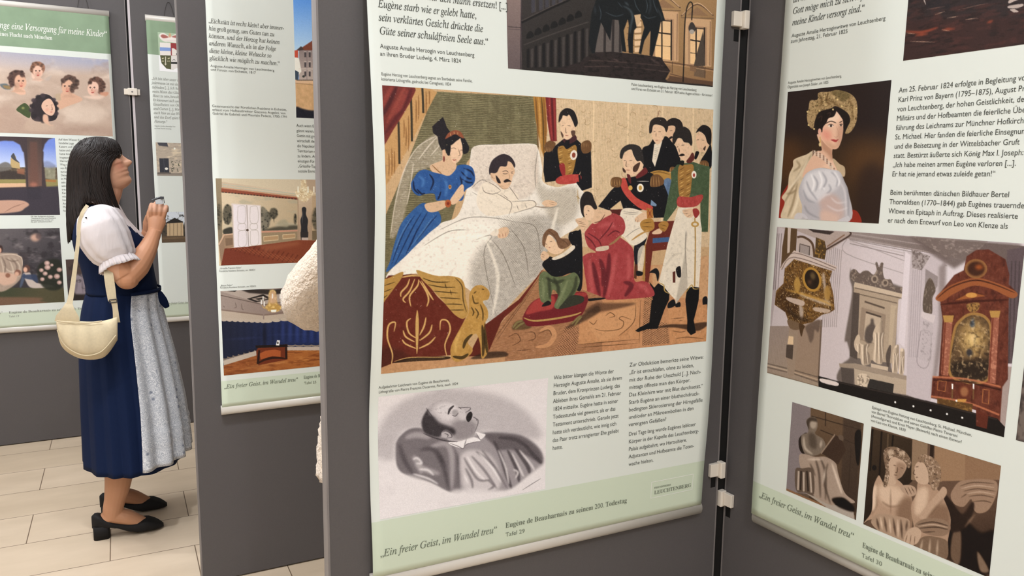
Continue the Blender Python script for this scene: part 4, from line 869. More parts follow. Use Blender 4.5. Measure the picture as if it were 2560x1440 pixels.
    for q in ([(345, 1240), (350, 1100), (348, 920)], [(340, 1120), (285, 1080), (268, 1000), (300, 968)], [(330, 1150), (260, 1110), (240, 1060)], [(340, 1200), (260, 1165), (232, 1130)], [(365, 1100), (400, 1030), (415, 960)], [(365, 1140), (440, 1080), (462, 1015)], [(360, 1200), (440, 1160), (488, 1110)],
              [(150, 1320), (158, 1240), (120, 1120), (130, 1020), (180, 1000), (170, 1070)], [(575, 1260), (560, 1170), (600, 1060), (580, 990), (530, 985), (522, 1060)], [(360, 670), (350, 720), (290, 800), (300, 880)], [(330, 665), (290, 760), (240, 820), (260, 850)], [(290, 665), (270, 720), (225, 770), (222, 805)], [(365, 680), (420, 770), (435, 830), (420, 880)], [(380, 680), (440, 780), (472, 830)], [(230, 655), (300, 642), (380, 645)]):
        p.line(q, GC, 13, 0.95)
    p.poly([(348, 905), (360, 1000), (352, 1200), (340, 1200), (334, 1010)], '#c39a57')
    p.poly([(70, 690), (130, 660), (235, 612), (228, 660), (170, 740), (110, 820), (68, 865)], '#ae8440')
    W1 = p.poly([(340, 600), (420, 622), (500, 645), (600, 645), (680, 665), (712, 720), (718, 810), (740, 920), (700, 972), (640, 945), (580, 880), (530, 820), (450, 735), (385, 672)], '#b38a47', n=0.1)
    p.lines([[(390, 660), (480, 690), (600, 690)], [(430, 710), (540, 730), (640, 730)], [(470, 760), (580, 770), (660, 775)], [(520, 810), (610, 815), (680, 820)], [(560, 860), (640, 860), (695, 865)], [(600, 905), (660, 905), (705, 905)], [(640, 660), (690, 720), (700, 830), (725, 920)], [(560, 700), (570, 740)], [(600, 750), (610, 790)], [(90, 720), (180, 690)], [(85, 770), (160, 740)], [(80, 820), (120, 790)]], '#3e2d14', 8, 0.85)
    M = p.poly([(750, 775), (790, 722), (850, 718), (900, 765), (892, 822), (850, 840), (885, 900), (890, 960), (868, 1010), (880, 1110), (892, 1210), (868, 1262), (840, 1272), (828, 1160), (795, 1085), (735, 1150), (772, 1205), (745, 1255), (660, 1302), (612, 1272), (608, 1180), (690, 1020), (740, 930), (745, 850)], '#b48842', sm=True, n=0.12); p.clip = M
    p.lines([[(870, 1000), (870, 1120), (885, 1240)], [(845, 1020), (855, 1150), (850, 1260)], [(770, 1090), (720, 1140), (700, 1200)], [(620, 1260), (690, 1270), (740, 1240)]], '#2c210f', 26, 0.75, b=1); p.lines([[(760, 880), (780, 920), (770, 950)], [(790, 890), (815, 930), (800, 970)], [(830, 860), (850, 920), (850, 990)], [(780, 780), (800, 760)], [(840, 745), (862, 748)], [(770, 790), (785, 850), (820, 850)]], '#4b3718', 11, 0.85); p.line([(680, 1060), (650, 1140), (640, 1230)], '#d3a95e', 26, 0.6, b=3); p.clip = None
    # age of the print: dark fibres, white flakes
    p.con = 1.18; p.lift = 8; p.sat = 0.86; p.mottle(A, '#3a2a1a', 0.10, 6, 6, 0.6); p.specks(A, '#f0e8da', 9, 0.6, 0.75); p.grain(7, 2, 2)
    p.done()
paint_main()
# ------------------------------------------------------------------ pencil drawing of a reclining man (middle banner)
def paint_drawing():
    p = Pic(B3, (946, 992), (1363, 1222), 0.75, '#dfd9da', 'printed_picture', label='grey drawing of a reclining man')
    p.f(920, 900, 2.667); A = p.all()
    p.mottle(A, '#cfc8ca', 0.35, 30, 30, 0.5, 0.4)
    V = p.poly([(70, 500), (120, 380), (250, 270), (450, 205), (650, 200), (900, 250), (1080, 370), (1150, 520), (900, 500), (760, 480), (700, 560), (300, 460), (190, 560), (180, 660), (70, 650)], '#a8a1a4', 0.62, 14)
    p.hatch(V, '#8c8588', -15, 3.0, 1.1, 0.35)
    # pillow
    M = p.poly([(186, 600), (200, 530), (270, 465), (350, 455), (430, 490), (560, 540), (640, 620), (640, 760), (630, 880), (540, 880), (420, 820), (280, 780), (200, 720)], '#6f686c', 1, 3); p.clip = blur(M, 2)
    p.lines([[(250, 520), (330, 500), (420, 520)], [(420, 580), (520, 560), (560, 640), (560, 860)], [(320, 690), (380, 730), (480, 760)], [(300, 640), (330, 680), (360, 760)]], '#a8a1a4', 40, 0.8, b=5)
    p.lines([[(350, 600), (440, 600), (500, 700), (540, 860)], [(570, 560), (610, 640), (615, 860)], [(210, 560), (240, 660), (300, 760)], [(460, 600), (520, 720)]], '#3e383c', 30, 0.7, b=4)
    p.lines([[(300, 665), (330, 655), (360, 690), (320, 690)], [(340, 730), (400, 735), (440, 770)], [(300, 760), (400, 790), (470, 830)]], '#e2dddf', 15, 0.85, b=2)
    p.clip = None
    p.poly([(200, 760), (330, 780), (480, 850), (560, 900), (380, 850), (220, 790)], '#dfd9da', 0.7, 6)
    # body and robe
    M = p.poly([(560, 545), (640, 560), (700, 520), (720, 500), (770, 485), (900, 485), (1040, 510), (1150, 600), (1168, 700), (1080, 770), (960, 860), (860, 880), (640, 880), (610, 760), (605, 650)], '#958e92', 1, 4); p.clip = blur(M, 3)
    p.poly([(620, 640), (700, 600), (820, 640), (880, 760), (860, 870), (660, 870), (620, 760)], '#cdc6c8', 0.9, 8)
    p.lines([[(640, 650), (680, 720), (740, 800), (820, 800)], [(690, 640), (780, 740), (860, 860)], [(760, 600), (850, 720), (930, 860)], [(650, 720), (690, 800), (700, 860)], [(720, 610), (790, 660), (850, 720)], [(800, 800), (840, 840), (800, 870)]], '#6d666a', 17, 0.75, b=2)
    p.lines([[(660, 640), (720, 740), (780, 800)], [(740, 620), (830, 720), (890, 820)], [(640, 760), (670, 830)]], '#ece7e8', 13, 0.8, b=2)
    p.poly([(770, 490), (900, 485), (1040, 510), (1150, 600), (1160, 690), (1060, 640), (960, 600), (880, 600), (830, 560)], '#5a5357', 0.95, 5)
    p.lines([[(840, 540), (890, 650), (930, 780), (960, 860)], [(930, 600), (990, 720), (1010, 820)], [(980, 590), (1060, 700), (1080, 760)], [(1040, 560), (1120, 650), (1160, 690)], [(870, 520), (980, 530), (1080, 590)]], '#3d373b', 26, 0.8, b=3)
    p.lines([[(870, 600), (920, 720), (940, 830)], [(960, 620), (1020, 740), (1040, 780)], [(1010, 600), (1090, 700), (1110, 740)], [(970, 730), (1000, 750), (985, 790)]], '#d8d2d4', 15, 0.85, b=2)
    p.clip = None
    p.poly([(560, 870), (700, 860), (860, 870), (960, 860), (1060, 780), (1170, 700), (1170, 800), (1000, 910), (600, 920)], '#dfd9da', 0.85, 8)
    # collar
    p.poly([(540, 550), (610, 545), (700, 515), (750, 540), (660, 560), (635, 590), (560, 570)], '#e6e1e2', 1, 1); p.poly([(715, 480), (760, 490), (785, 500), (755, 530), (735, 510)], '#e4dfe0', 1, 1); p.lines([[(545, 555), (600, 575), (635, 592), (660, 562), (745, 542)], [(720, 485), (750, 535)], [(660, 520), (640, 585)]], '#5b5458', 6, 0.8)
    # head
    M = p.poly([(358, 440), (362, 390), (395, 330), (440, 285), (500, 268), (570, 280), (610, 310), (682, 314), (684, 328), (668, 350), (695, 348), (704, 378), (732, 395), (734, 425), (715, 480), (700, 515), (560, 545), (520, 520), (440, 515), (380, 490)], '#b3acaf', 1, 1.5); p.clip = M
    p.poly([(440, 330), (500, 285), (580, 295), (600, 330), (560, 400), (500, 400)], '#d9d3d5', 0.8, 8); p.poly([(560, 430), (640, 400), (720, 430), (700, 510), (580, 530)], '#7d7679', 0.7, 8); p.poly([(590, 330), (640, 330), (660, 390), (620, 400)], '#cfc9cb', 0.7, 5)
    p.poly([(356, 440), (362, 385), (400, 325), (410, 360), (440, 380), (480, 420), (560, 450), (585, 480), (570, 500), (520, 470), (490, 500), (470, 520), (380, 495)], '#2b262a', 0.95, 4)
    p.mottle(M, '#6d666a', 0.25, 4, 6, 0.6); p.clip = None
    p.lines([[(390, 320), (405, 350)], [(400, 335), (430, 380)], [(420, 360), (440, 400)]], '#3a3438', 6, 0.8)
    p.ell(522, 498, 32, 24, '#b0a9ac', 1, 1, 20); p.lines([[(495, 485), (520, 475), (550, 490), (560, 515), (520, 522)], [(510, 490), (535, 500), (530, 515)]], '#3f393d', 6, 0.85)
    p.lines([[(535, 365), (548, 330), (575, 305)]], '#2b262a', 15, 0.9, b=1); p.ell(582, 352, 22, 20, '#a09a9d', 1, 2); p.lines([[(560, 368), (585, 375), (604, 352)], [(600, 320), (640, 318), (682, 316)], [(682, 316), (682, 332), (650, 352)], [(606, 312), (625, 330)]], '#4b4549', 6, 0.85)
    p.poly([(655, 385), (665, 360), (685, 345), (698, 362), (690, 395), (672, 415), (660, 405)], '#1e1a1d', 1, 1); p.lines([[(700, 380), (722, 392), (728, 410)], [(720, 392), (734, 400), (733, 430), (712, 485)]], '#4b4549', 6, 0.8); p.line([(370, 490), (430, 515), (520, 540), (600, 545)], '#2b262a', 9, 0.7, b=1)
    p.lines([[(1030, 868), (1090, 830), (1155, 790)]], '#777074', 5, 0.8)
    p.grain(9, 1, 1); p.hatch(A, '#b9b2b4', -20, 2.4, 0.8, 0.18)
    p.done()
paint_drawing()

# ------------------------------------------------------------------ dusk photograph of the palace square (middle banner)
def paint_palace():
    p = Pic(B3, None, None, 0.7, '#2b2626', 'printed_photograph', rect=(B3.uv(1270, 171)[0], B3.uv(1782, 212)[0], B3.uv(1270, 171)[1], B3.uv(1270, 171)[1] + 0.36), label='dusk photograph of a palace square with a dark monument')
    p.f(1240, 0, 3.879); A = p.all()
    p.quad([(100, -400), (260, -400), (250, 680), (110, 670)], ('#7d6b66', '#5d5050', (180, 0), (180, 660)))
    p.line([(120, 262), (250, 272)], '#3b3232', 8, 0.9, False); p.line([(120, 285), (250, 292)], '#4a4040', 5, 0.9, False); p.line([(250, -100), (240, 680)], '#332c30', 9, 1, False)
    M = p.quad([(262, -400), (1500, -400), (1500, 760), (262, 680)], ('#35312f', '#25211f', (300, -100), (700, 650)))
    for k, x in enumerate((345, 420, 480, 545, 610, 680)):
        p.quad([(x, -300), (x + 34, -300), (x + 34, 120 - k * 24), (x, 130 - k * 24)], '#3c3a41'); p.line([(x + 40, -300), (x + 40, 120 - k * 24)], '#4d4744', 8, 0.8, False)
    p.line([(250, 222), (500, 100), (720, 0)], '#161314', 22, 1, False); p.line([(250, 206), (500, 84), (720, -16)], '#5b514e', 6, 0.8, False)
    for k in range(7):
        x = 300 + k * 78; y = 330 - k * 33
        p.poly([(x, y + 50), (x + 5, y), (x + 35, y - 26), (x + 62, y - 5), (x + 64, y + 30)], '#171516')
    p.line([(270, 440), (560, 330), (900, 215)], '#4a4340', 9, 0.8, False)
    for k in range(8):
        x = 300 + k * 76; y0 = 480 - k * 28; y1 = 660 - k * 2
        p.quad([(x, y0), (x + 26, y0 - 9), (x + 26, y1), (x, y1)], '#171416'); p.quad([(x + 40, y0), (x + 66, y0 - 10), (x + 62, y1 - 8), (x + 40, y1)], '#433d3b', 0.9)
    p.quad([(980, 200), (1240, 140), (1240, 520), (960, 520)], '#5c5450'); 
    for x in (1060, 1140, 1210): p.line([(x, 180), (x - 6, 510)], '#2a2525', 24, 0.9, False)
    # lit facade at right
    p.quad([(1230, -400), (2160, -400), (2160, 840), (1230, 720)], ('#a38259', '#8b6a49', (1500, 0), (2100, 700)))
    for y in range(6): p.line([(1270, 215 + y * 58), (1420, 205 + y * 58)], '#6f4f38', 7, 0.9, False); p.quad([(1345, 155 + y * 62), (1410, 150 + y * 62), (1410, 195 + y * 62), (1345, 200 + y * 62)], '#d7b690')
    for (x0, x1, ya, yb, dx) in ((1545, 1700, 195, 590, 0), (1885, 2020, 270, 640, 0)):
        p.quad([(x0 - 50, ya - 95), (x1 + 70, ya - 75), (x1 + 70, yb + 10), (x0 - 50, yb)], '#c09a74'); p.quad([(x0 - 20, ya - 20), (x1 + 25, ya - 5), (x1 + 25, yb), (x0 - 20, yb - 10)], '#a58263'); p.quad([(x0, ya), (x1, ya + 12), (x1, yb - 4), (x0, yb - 20)], ('#d8b489', '#e6bd88', (x0, ya), (x0, yb)))
        xm = x0 + (x1 - x0) * .42; p.line([(xm, ya), (xm, yb)], '#221b19', 13, 1, False); p.line([(x0, ya + 120), (x1, ya + 140)], '#221b19', 13, 1, False); p.line([(x0, ya + 245), (x1, ya + 262)], '#2b211c', 6, 1, False); p.line([(x1 + 2, ya), (x1, yb)], '#221b19', 14, 1, False); p.line([(x0 - 8, ya), (x1 + 10, ya + 14)], '#3a2b23', 10, 1, False)
        p.lines([[(x0 - 90, ya - 110), ((x0 + x1) / 2, ya - 225), (x1 + 90, ya - 115)]], '#5f4737', 12, 0.95, False); p.lines([[(x0 - 90, ya - 96), (x1 + 95, ya - 88)]], '#66503e', 8, 0.9, False); p.quad([(x0 - 30, ya - 120), ((x0 + x1) / 2, ya - 200), (x1 + 40, ya - 112)], '#8a6a4e'); p.line([(x0 - 80, ya - 122), ((x0 + x1) / 2, ya - 238), (x1 + 80, ya - 126)], '#d3b08c', 7, 0.9, False)
        p.line([(x1 + 60, ya - 60), (x1 + 55, yb)], '#7d5f48', 10, 0.8, False)
    p.quad([(2010, 300), (2030, 640), (1915, 650), (1960, 480)], '#4a4038'); p.quad([(2010, 640), (2035, 700), (2030, 760), (1920, 740), (1930, 660)], '#6a5644')
    p.lines([[(1620, 600), (1900, 640), (2160, 690)], [(1690, 720), (1900, 770), (2120, 800)], [(1680, 740), (2120, 830)]], '#5b4132', 10, 0.9, False); p.line([(1620, 612), (2160, 702)], '#c29a74', 6, 0.8, False); p.lines([[(1712, 600), (1710, 715)], [(2030, 650), (2026, 760)]], '#4a3529', 6, 0.9, False)
    for x in (1640, 1880): p.quad([(x, 640), (x + 60, 650), (x + 60, 700), (x, 690)], '#7c5f46')
    p.quad([(1690, 740), (2110, 800), (2110, 830), (1650, 790)], '#5a4232')
    # street lamp
    p.line([(1815, 800), (1822, 600), (1832, 250), (1850, 90), (1880, 25), (1905, 40), (1905, 100), (1898, 200)], '#191514', 11, 1, False); p.poly([(1868, 285), (1885, 225), (1915, 225), (1938, 285), (1900, 332)], '#3a3431'); p.ell(1900, 310, 24, 22, '#a39a90')
    # plinth and bronze group
    M = p.poly([(850, 570), (960, 510), (1120, 505), (1400, 530), (1600, 560), (1640, 620), (1690, 690), (1640, 780), (1000, 750), (540, 680), (700, 640), (830, 600)], '#2b2322', sm=False); p.clip = M
    p.lines([[(900, 590), (1150, 600), (1620, 640)], [(860, 650), (1200, 650), (1680, 700)]], '#4c3d39', 10, 0.8, False); p.lines([[(1120, 560), (1200, 600)], [(1480, 560), (1600, 630)]], '#6a5650', 20, 0.6, b=2); p.mottle(M, '#171213', 0.6, 6, 10, 0.5); p.clip = None
    p.poly([(930, 520), (900, 420), (915, 250), (930, 120), (960, 40), (1000, -100), (1300, -200), (1500, -150), (1560, -50), (1620, 130), (1640, 200), (1600, 215), (1580, 320), (1540, 480), (1520, 550), (1490, 540), (1500, 300), (1440, 400), (1410, 530), (1385, 520), (1410, 380), (1440, 270), (1420, 200), (1390, 160), (1370, 265), (1340, 300), (1330, 400), (1330, 520), (1290, 515), (1280, 380), (1290, 250), (1280, 190), (1240, 300), (1265, 510), (1225, 500), (1210, 350), (1190, 200), (1130, 190), (1110, 400), (1060, 300), (1020, 220), (980, 400), (960, 520)], '#15181b', sm=False)
    p.lines([[(1230, 60), (1300, 100), (1325, 170), (1310, 250), (1300, 330)], [(1250, 20), (1290, 60)]], '#4d5a60', 20, 0.7, b=2); p.lines([[(1480, -40), (1500, 60), (1480, 140)], [(1560, 80), (1600, 150), (1610, 200)], [(960, 60), (965, 140)]], '#39444a', 16, 0.6, b=2); p.lines([[(1450, -20), (1470, 60), (1455, 130)], [(1520, -20), (1540, 60), (1570, 130)], [(1430, 150), (1480, 180), (1560, 160)], [(1340, -20), (1360, 60), (1400, 120)], [(1060, 120), (1160, 160), (1240, 140)], [(1180, 20), (1230, 80)], [(1000, 60), (1020, 130), (1010, 200)]], '#3f4b52', 9, 0.7); p.quad([(1342, 150), (1405, 140), (1400, 215), (1365, 265)], '#c3a37e')
    p.grain(7, 1.5, 1.5); p.done()
paint_palace()

# ------------------------------------------------------------------ portrait of a lady in white (right banner)
def paint_portrait():
    p = Pic(B4, (1970, 230), (2197, 559), 0.8, '#2b1f1b', 'printed_picture', label='portrait print of a lady in white with a gold turban')
    p.f(1900, 180, 3.6); A = p.all()
    p.quad([(150, 0), (1200, 0), (1200, 700), (150, 700)], ('#2a1e1c', '#241917', (300, 200), (1100, 300))); p.quad([(150, 600), (1200, 600), (1200, 1400), (150, 1400)], '#3a2818', 0.9, 40); p.ell(960, 830, 200, 220, '#573a1e', 0.75, 40); p.ell(260, 800, 120, 190, '#55371d', 0.7, 30); p.poly([(900, 900), (1100, 860), (1100, 1380), (880, 1380)], '#2a1b15', 0.8, 20)
    # red robe and ermine
    p.poly([(165, 1190), (230, 1050), (330, 960), (360, 1330), (150, 1330)], '#8f2a1e'); p.poly([(810, 1250), (880, 1260), (915, 1360), (800, 1360)], '#8b2a1c')
    M = p.poly([(480, 720), (420, 745), (310, 790), (300, 850), (265, 930), (250, 1050), (200, 1130), (225, 1180), (190, 1310), (300, 1325), (390, 1300), (400, 1050), (390, 950), (430, 880)], '#cdbb9e', n=0.12); p.clip = M
    p.lines([[(470, 740), (370, 900), (300, 1040), (220, 1180)], [(330, 800), (360, 850), (300, 900)], [(340, 1000), (300, 1180), (250, 1310)], [(240, 1100), (290, 1090), (330, 1060)]], '#8a7558', 20, 0.7, b=3); p.lines([[(440, 780), (340, 960), (260, 1060)], [(360, 1060), (330, 1200), (280, 1310)]], '#e9dcc4', 20, 0.7, b=3); p.clip = None
    p.poly([(660, 780), (720, 830), (765, 860), (765, 940), (720, 930), (660, 860)], '#b9a284', n=0.1)
    # neck, shoulder, face
    M = p.poly([(520, 560), (560, 700), (505, 720), (430, 830), (385, 940), (430, 960), (540, 870), (640, 880), (700, 900), (660, 800), (655, 700), (690, 660)], '#d8b096', 1, 1); p.clip = M
    p.poly([(560, 600), (640, 690), (660, 720), (655, 800), (610, 740), (560, 690)], '#a97a60', 0.7, 5); p.poly([(640, 800), (700, 900), (560, 870)], '#e3c1a8', 0.7, 6); p.clip = None
    M = p.poly([(545, 520), (570, 440), (660, 340), (740, 420), (752, 470), (750, 540), (735, 620), (700, 690), (640, 690), (580, 640), (550, 590)], '#e0b89d', 1, 1); p.clip = M
    p.poly([(560, 520), (640, 540), (640, 620), (570, 600)], '#d98a78', 0.75, 8); p.poly([(710, 480), (755, 470), (745, 620), (700, 690), (690, 620)], '#b98b74', 0.7, 6); p.poly([(640, 350), (720, 400), (700, 440), (600, 460)], '#edcfb6', 0.8, 6); p.poly([(580, 630), (640, 690), (700, 690), (650, 650)], '#b78569', 0.6, 6); p.clip = None
    p.lines([[(590, 470), (640, 445), (690, 462)], [(715, 460), (750, 440)]], '#3a2620', 10, 0.9); p.ell(640, 487, 24, 11, '#e7d3c4'); p.ell(642, 487, 10, 11, '#35241e'); p.ell(733, 482, 14, 9, '#dcc3b1'); p.ell(732, 482, 8, 9, '#35241e'); p.lines([[(612, 482), (640, 472), (668, 484)], [(718, 478), (735, 470), (750, 478)]], '#3a2620', 6, 0.9); p.lines([[(690, 490), (712, 560), (690, 590), (668, 580)]], '#b58770', 6, 0.6)
    p.poly([(640, 613), (670, 608), (688, 613), (708, 608), (697, 626), (680, 634)], '#b54a47', 1, 1); p.line([(638, 614), (680, 622), (712, 608)], '#7a2427', 5, 0.9)
    # hair, turban
    p.poly([(500, 480), (500, 400), (560, 350), (640, 330), (690, 340), (670, 400), (620, 420), (600, 460), (570, 500), (560, 545), (520, 520)], '#1d1512', n=0.06); p.poly([(690, 320), (790, 370), (810, 460), (780, 540), (755, 520), (750, 430), (720, 380)], '#1f1613'); p.lines([[(520, 420), (560, 400), (550, 450)], [(600, 380), (640, 370), (620, 410)]], '#4a362a', 9, 0.6)
    M = p.poly([(440, 330), (455, 260), (520, 250), (530, 190), (620, 180), (700, 165), (800, 190), (860, 240), (880, 320), (870, 450), (820, 540), (770, 555), (790, 500), (815, 440), (790, 370), (690, 310), (640, 330), (540, 360), (500, 430), (480, 510), (440, 480), (425, 400)], '#a1865f', n=0.12); p.clip = M
    p.lines([[(530, 200), (560, 250), (540, 320)], [(620, 190), (600, 260), (640, 300)], [(560, 250), (660, 270), (740, 350)], [(800, 250), (840, 340), (830, 440)]], '#5e4526', 18, 0.75, b=2); p.lines([[(580, 200), (580, 270), (600, 310)], [(640, 210), (700, 240)], [(480, 280), (520, 300)], [(850, 300), (850, 400)]], '#cfb282', 18, 0.75, b=2); p.mottle(M, '#4a3a1e', 0.75, 3, 3, 0.56); p.mottle(M, '#d3c08c', 0.5, 2, 2, 0.6); p.poly([(640, 180), (740, 165), (820, 210), (760, 270), (700, 230)], '#4e4426', 0.6, 4, n=0.2); p.clip = None
    for x, y in ((430, 360), (440, 480), (490, 515), (540, 350), (660, 340), (700, 250), (740, 310), (870, 330)): p.ell(x, y, 8, 8, '#d6bf84')
    p.ell(540, 540, 15, 30, '#dba893', 1, 1); p.line([(543, 585), (545, 640)], '#c9a24c', 7, 1, False); p.ell(543, 655, 11, 18, '#d8c08a')
    # necklace
    for dy in (0, 16, 32):
        for k in range(13):
            t = k / 12; p.ell(480 + t * 190, 712 + dy + 130 * t * t + 30 * t, 7.5, 7.5, '#d9c5b3' if k % 2 else '#8f7464')
    p.ell(640, 860, 12, 14, '#cdb6a2')
    # white gown
    M = p.poly([(390, 960), (440, 900), (540, 865), (640, 880), (720, 900), (765, 990), (800, 1090), (808, 1345), (420, 1325), (380, 1200), (350, 1080)], '#b3b0b5', 1, 1); p.clip = M
    p.poly([(440, 910), (600, 870), (700, 900), (720, 1010), (620, 1110), (530, 1170), (420, 1120), (390, 1020)], '#d6d4d7', 0.9, 8); p.lines([[(480, 930), (520, 1000), (500, 1080)], [(560, 900), (600, 980), (560, 1060)], [(640, 900), (700, 960), (690, 1040)], [(420, 980), (450, 1060), (520, 1160)], [(390, 1060), (430, 1150), (500, 1180)], [(620, 1010), (640, 1060), (600, 1100)]], '#8f8f98', 17, 0.65, b=3); p.lines([[(460, 920), (490, 1000), (470, 1080)], [(530, 890), (560, 980), (540, 1060)], [(670, 900), (715, 980), (705, 1030)], [(560, 1040), (590, 1060)]], '#f0eef0', 16, 0.8, b=3)
    p.poly([(540, 1160), (640, 1100), (720, 1150), (760, 1260), (720, 1345), (560, 1340), (550, 1230)], '#c2a69d', 0.85, 8); p.poly([(560, 1250), (700, 1290), (690, 1345), (560, 1340)], '#d2b3a3', 0.8, 6); p.lines([[(530, 1165), (590, 1110), (640, 1105)], [(640, 1130), (700, 1180), (790, 1170)], [(600, 1200), (700, 1250), (800, 1220)], [(730, 1000), (770, 1100), (780, 1300)]], '#d9d4d6', 13, 0.7, b=2); p.lines([[(400, 1200), (440, 1270), (540, 1320)], [(740, 940), (790, 1060), (800, 1300)]], '#85838b', 18, 0.6, b=3); p.clip = None
    p.poly([(310, 1310), (340, 1270), (400, 1280), (430, 1325), (330, 1328)], '#c3c0c4', 0.9, 1); p.poly([(700, 1345), (760, 1310), (800, 1300), (808, 1345)], '#c3c0c4', 0.9, 1)
    p.grain(4, 1.5, 1.5); p.done()
paint_portrait()

# ------------------------------------------------------------------ church interior photograph (right banner)
def paint_church():
    p = Pic(B4, (1943, 567), (2510, 1093), 0.75, '#a59a98', 'printed_photograph', label='photograph of a church interior with marble altar and pulpit')
    p.con = 1.2; p.lift = 14; p.sat = .9; p.f(1900, 550, 3.2); A = p.all()
    p.quad([(40, 30), (2300, 30), (2300, 1900), (40, 1900)], ('#b0a6a8', '#bdb4b8', (300, 300), (1200, 900)))
    p.quad([(640, 200), (1300, 300), (1300, 1450), (470, 1250), (500, 850)], '#b9aeb0', 0.9, 6)
    p.quad([(700, 90), (2200, 220), (2200, 420), (700, 150)], ('#857975', '#5a4c48', (800, 120), (1900, 250)))
    for k in range(6): p.line([(720, 110 + k * 16), (1500, 230 + k * 28)], '#6e625f' if k % 2 else '#a3979400'[:7], 6, 0.8, False)
    p.lines([[(700, 150), (690, 270), (1150, 430)], [(715, 160), (1160, 330)]], '#8b8080', 6, 0.8, False)
    # pilasters left
    for k, x in enumerate(range(545, 660, 16)): p.line([(x, 200 + k * 6), (x - 45, 860)], '#7a6f6c', 5, 0.65, False)
    p.quad([(60, 60), (150, 60), (130, 560), (90, 900)], '#9a8f90'); 
    for x in (140, 155, 175): p.line([(x, 110), (x - 30, 560)], '#5e5454', 5, 0.8, False)
    M = p.quad([(60, 850), (500, 850), (470, 1340), (60, 1220)], ('#8b7c73', '#93816f', (200, 900), (300, 1300))); p.hatch(M, '#75665c', 88, 5, 1.6, 0.45); p.quad([(280, 860), (495, 800), (470, 1300), (270, 1230)], '#8b7562', 0.8, 2); p.line([(495, 800), (468, 1290)], '#5b4a3e', 12, 0.8, False)
    p.lines([[(60, 1150), (220, 1190)], [(60, 1180), (220, 1220)], [(260, 1200), (470, 1260)], [(265, 1230), (470, 1300)]], '#5a4c42', 9, 0.8, False); p.lines([[(60, 1165), (220, 1205)], [(260, 1216), (470, 1282)]], '#bfa98f', 6, 0.7, False)
    p.quad([(235, 870), (310, 870), (275, 1250), (230, 1260), (215, 1100)], '#8d7a69'); p.quad([(215, 1000), (270, 1000), (262, 1120), (208, 1100)], '#4a3e36'); p.quad([(232, 930), (270, 935), (268, 1000), (222, 995)], '#c9ae8b')
    p.poly([(370, 850), (480, 800), (470, 900), (440, 880), (430, 950), (405, 985), (385, 920)], '#5b4b41', 0.85, 3)
    # ceiling corner, pulpit top
    p.poly([(140, 60), (560, 90), (720, 100), (720, 135), (560, 245), (530, 240), (500, 170), (300, 90)], '#9f9089', sm=False); p.quad([(380, 70), (600, 95), (560, 120), (430, 100)], '#3a302d'); p.line([(530, 240), (715, 130), (720, 95)], '#3b2a22', 13, 0.9, False); p.line([(540, 215), (680, 120)], '#6a4a33', 10, 0.8, False)
    p.quad([(205, 60), (300, 75), (290, 260), (170, 380), (180, 220)], '#55412a'); p.quad([(225, 60), (250, 62), (240, 260), (220, 270)], '#b5a69b'); p.poly([(300, 130), (360, 130), (430, 190), (445, 300), (300, 250), (300, 180)], '#ac9e97', sm=False); p.lines([[(300, 140), (350, 138), (420, 190), (438, 300)]], '#4a3423', 18, 0.9, False); p.quad([(320, 195), (400, 215), (395, 285), (318, 262)], '#8f8480'); p.line([(318, 262), (322, 193), (400, 215), (396, 285)], '#3a302b', 8, 0.9, False, False)
    M = p.quad([(450, 140), (520, 170), (535, 240), (520, 320), (440, 300)], '#4a3820'); p.mottle(M, '#a37c36', 0.8, 4, 4, 0.55)
    # pulpit
    p.poly([(160, 380), (275, 245), (620, 375), (600, 410), (270, 315), (170, 400)], '#b9a9a0', sm=False); p.lines([[(165, 385), (275, 265), (612, 388)], [(175, 400), (272, 300), (600, 405)]], '#54423a', 6, 0.8, False, False)
    M = p.poly([(200, 390), (275, 315), (580, 410), (560, 480), (590, 600), (600, 720), (560, 745), (500, 760), (420, 820), (340, 840), (230, 810), (205, 740), (120, 680), (130, 570), (190, 510)], '#634521', sm=False, n=0.15); p.clip = M
    p.mottle(M, '#9a7230', 0.6, 4, 3, 0.5, .3); p.mottle(M, '#2a1a0e', 0.75, 4, 4, 0.56, .25); p.poly([(190, 520), (300, 600), (330, 830), (120, 700)], '#2b1a10', .5, 14); p.mottle(M, '#e8d09a', 0.8, 2, 2, 0.66)
    p.poly([(340, 580), (380, 610), (500, 640), (520, 620), (500, 450), (520, 440), (540, 620), (560, 690), (330, 610)], '#b9aaa0', 0.7, 2); p.poly([(220, 620), (350, 650), (340, 690), (230, 650)], '#b9a79a', 0.9, 1); p.poly([(440, 700), (560, 720), (540, 745), (440, 730)], '#b9a79a', 0.8, 1); p.poly([(320, 680), (350, 720), (340, 800), (318, 760)], '#b3a59a', 0.8, 2)
    p.ell(418, 478, 74, 100, '#a57c34', 1, 1, -14); p.ell(418, 478, 56, 80, '#251a12', 1, 1, -14); p.ell(425, 450, 20, 30, '#6a5a3a', 0.8, 4, -14); p.ell(400, 500, 18, 20, '#5a3e2a', 0.8, 4)
    p.ell(300, 520, 26, 60, '#a98440', 0.9, 2); p.ell(540, 590, 26, 60, '#9f7a3c', 0.9, 2); p.lines([[(205, 560), (330, 590), (480, 640), (590, 690)]], '#b58a3c', 20, 0.8, b=2); p.lines([[(210, 700), (300, 780), (420, 810)]], '#2b1c10', 30, 0.7, b=4); p.clip = None
    p.poly([(225, 800), (340, 840), (310, 880), (245, 870)], '#6a5540'); p.poly([(315, 830), (360, 850), (350, 880), (335, 935), (322, 900)], '#4a3520')
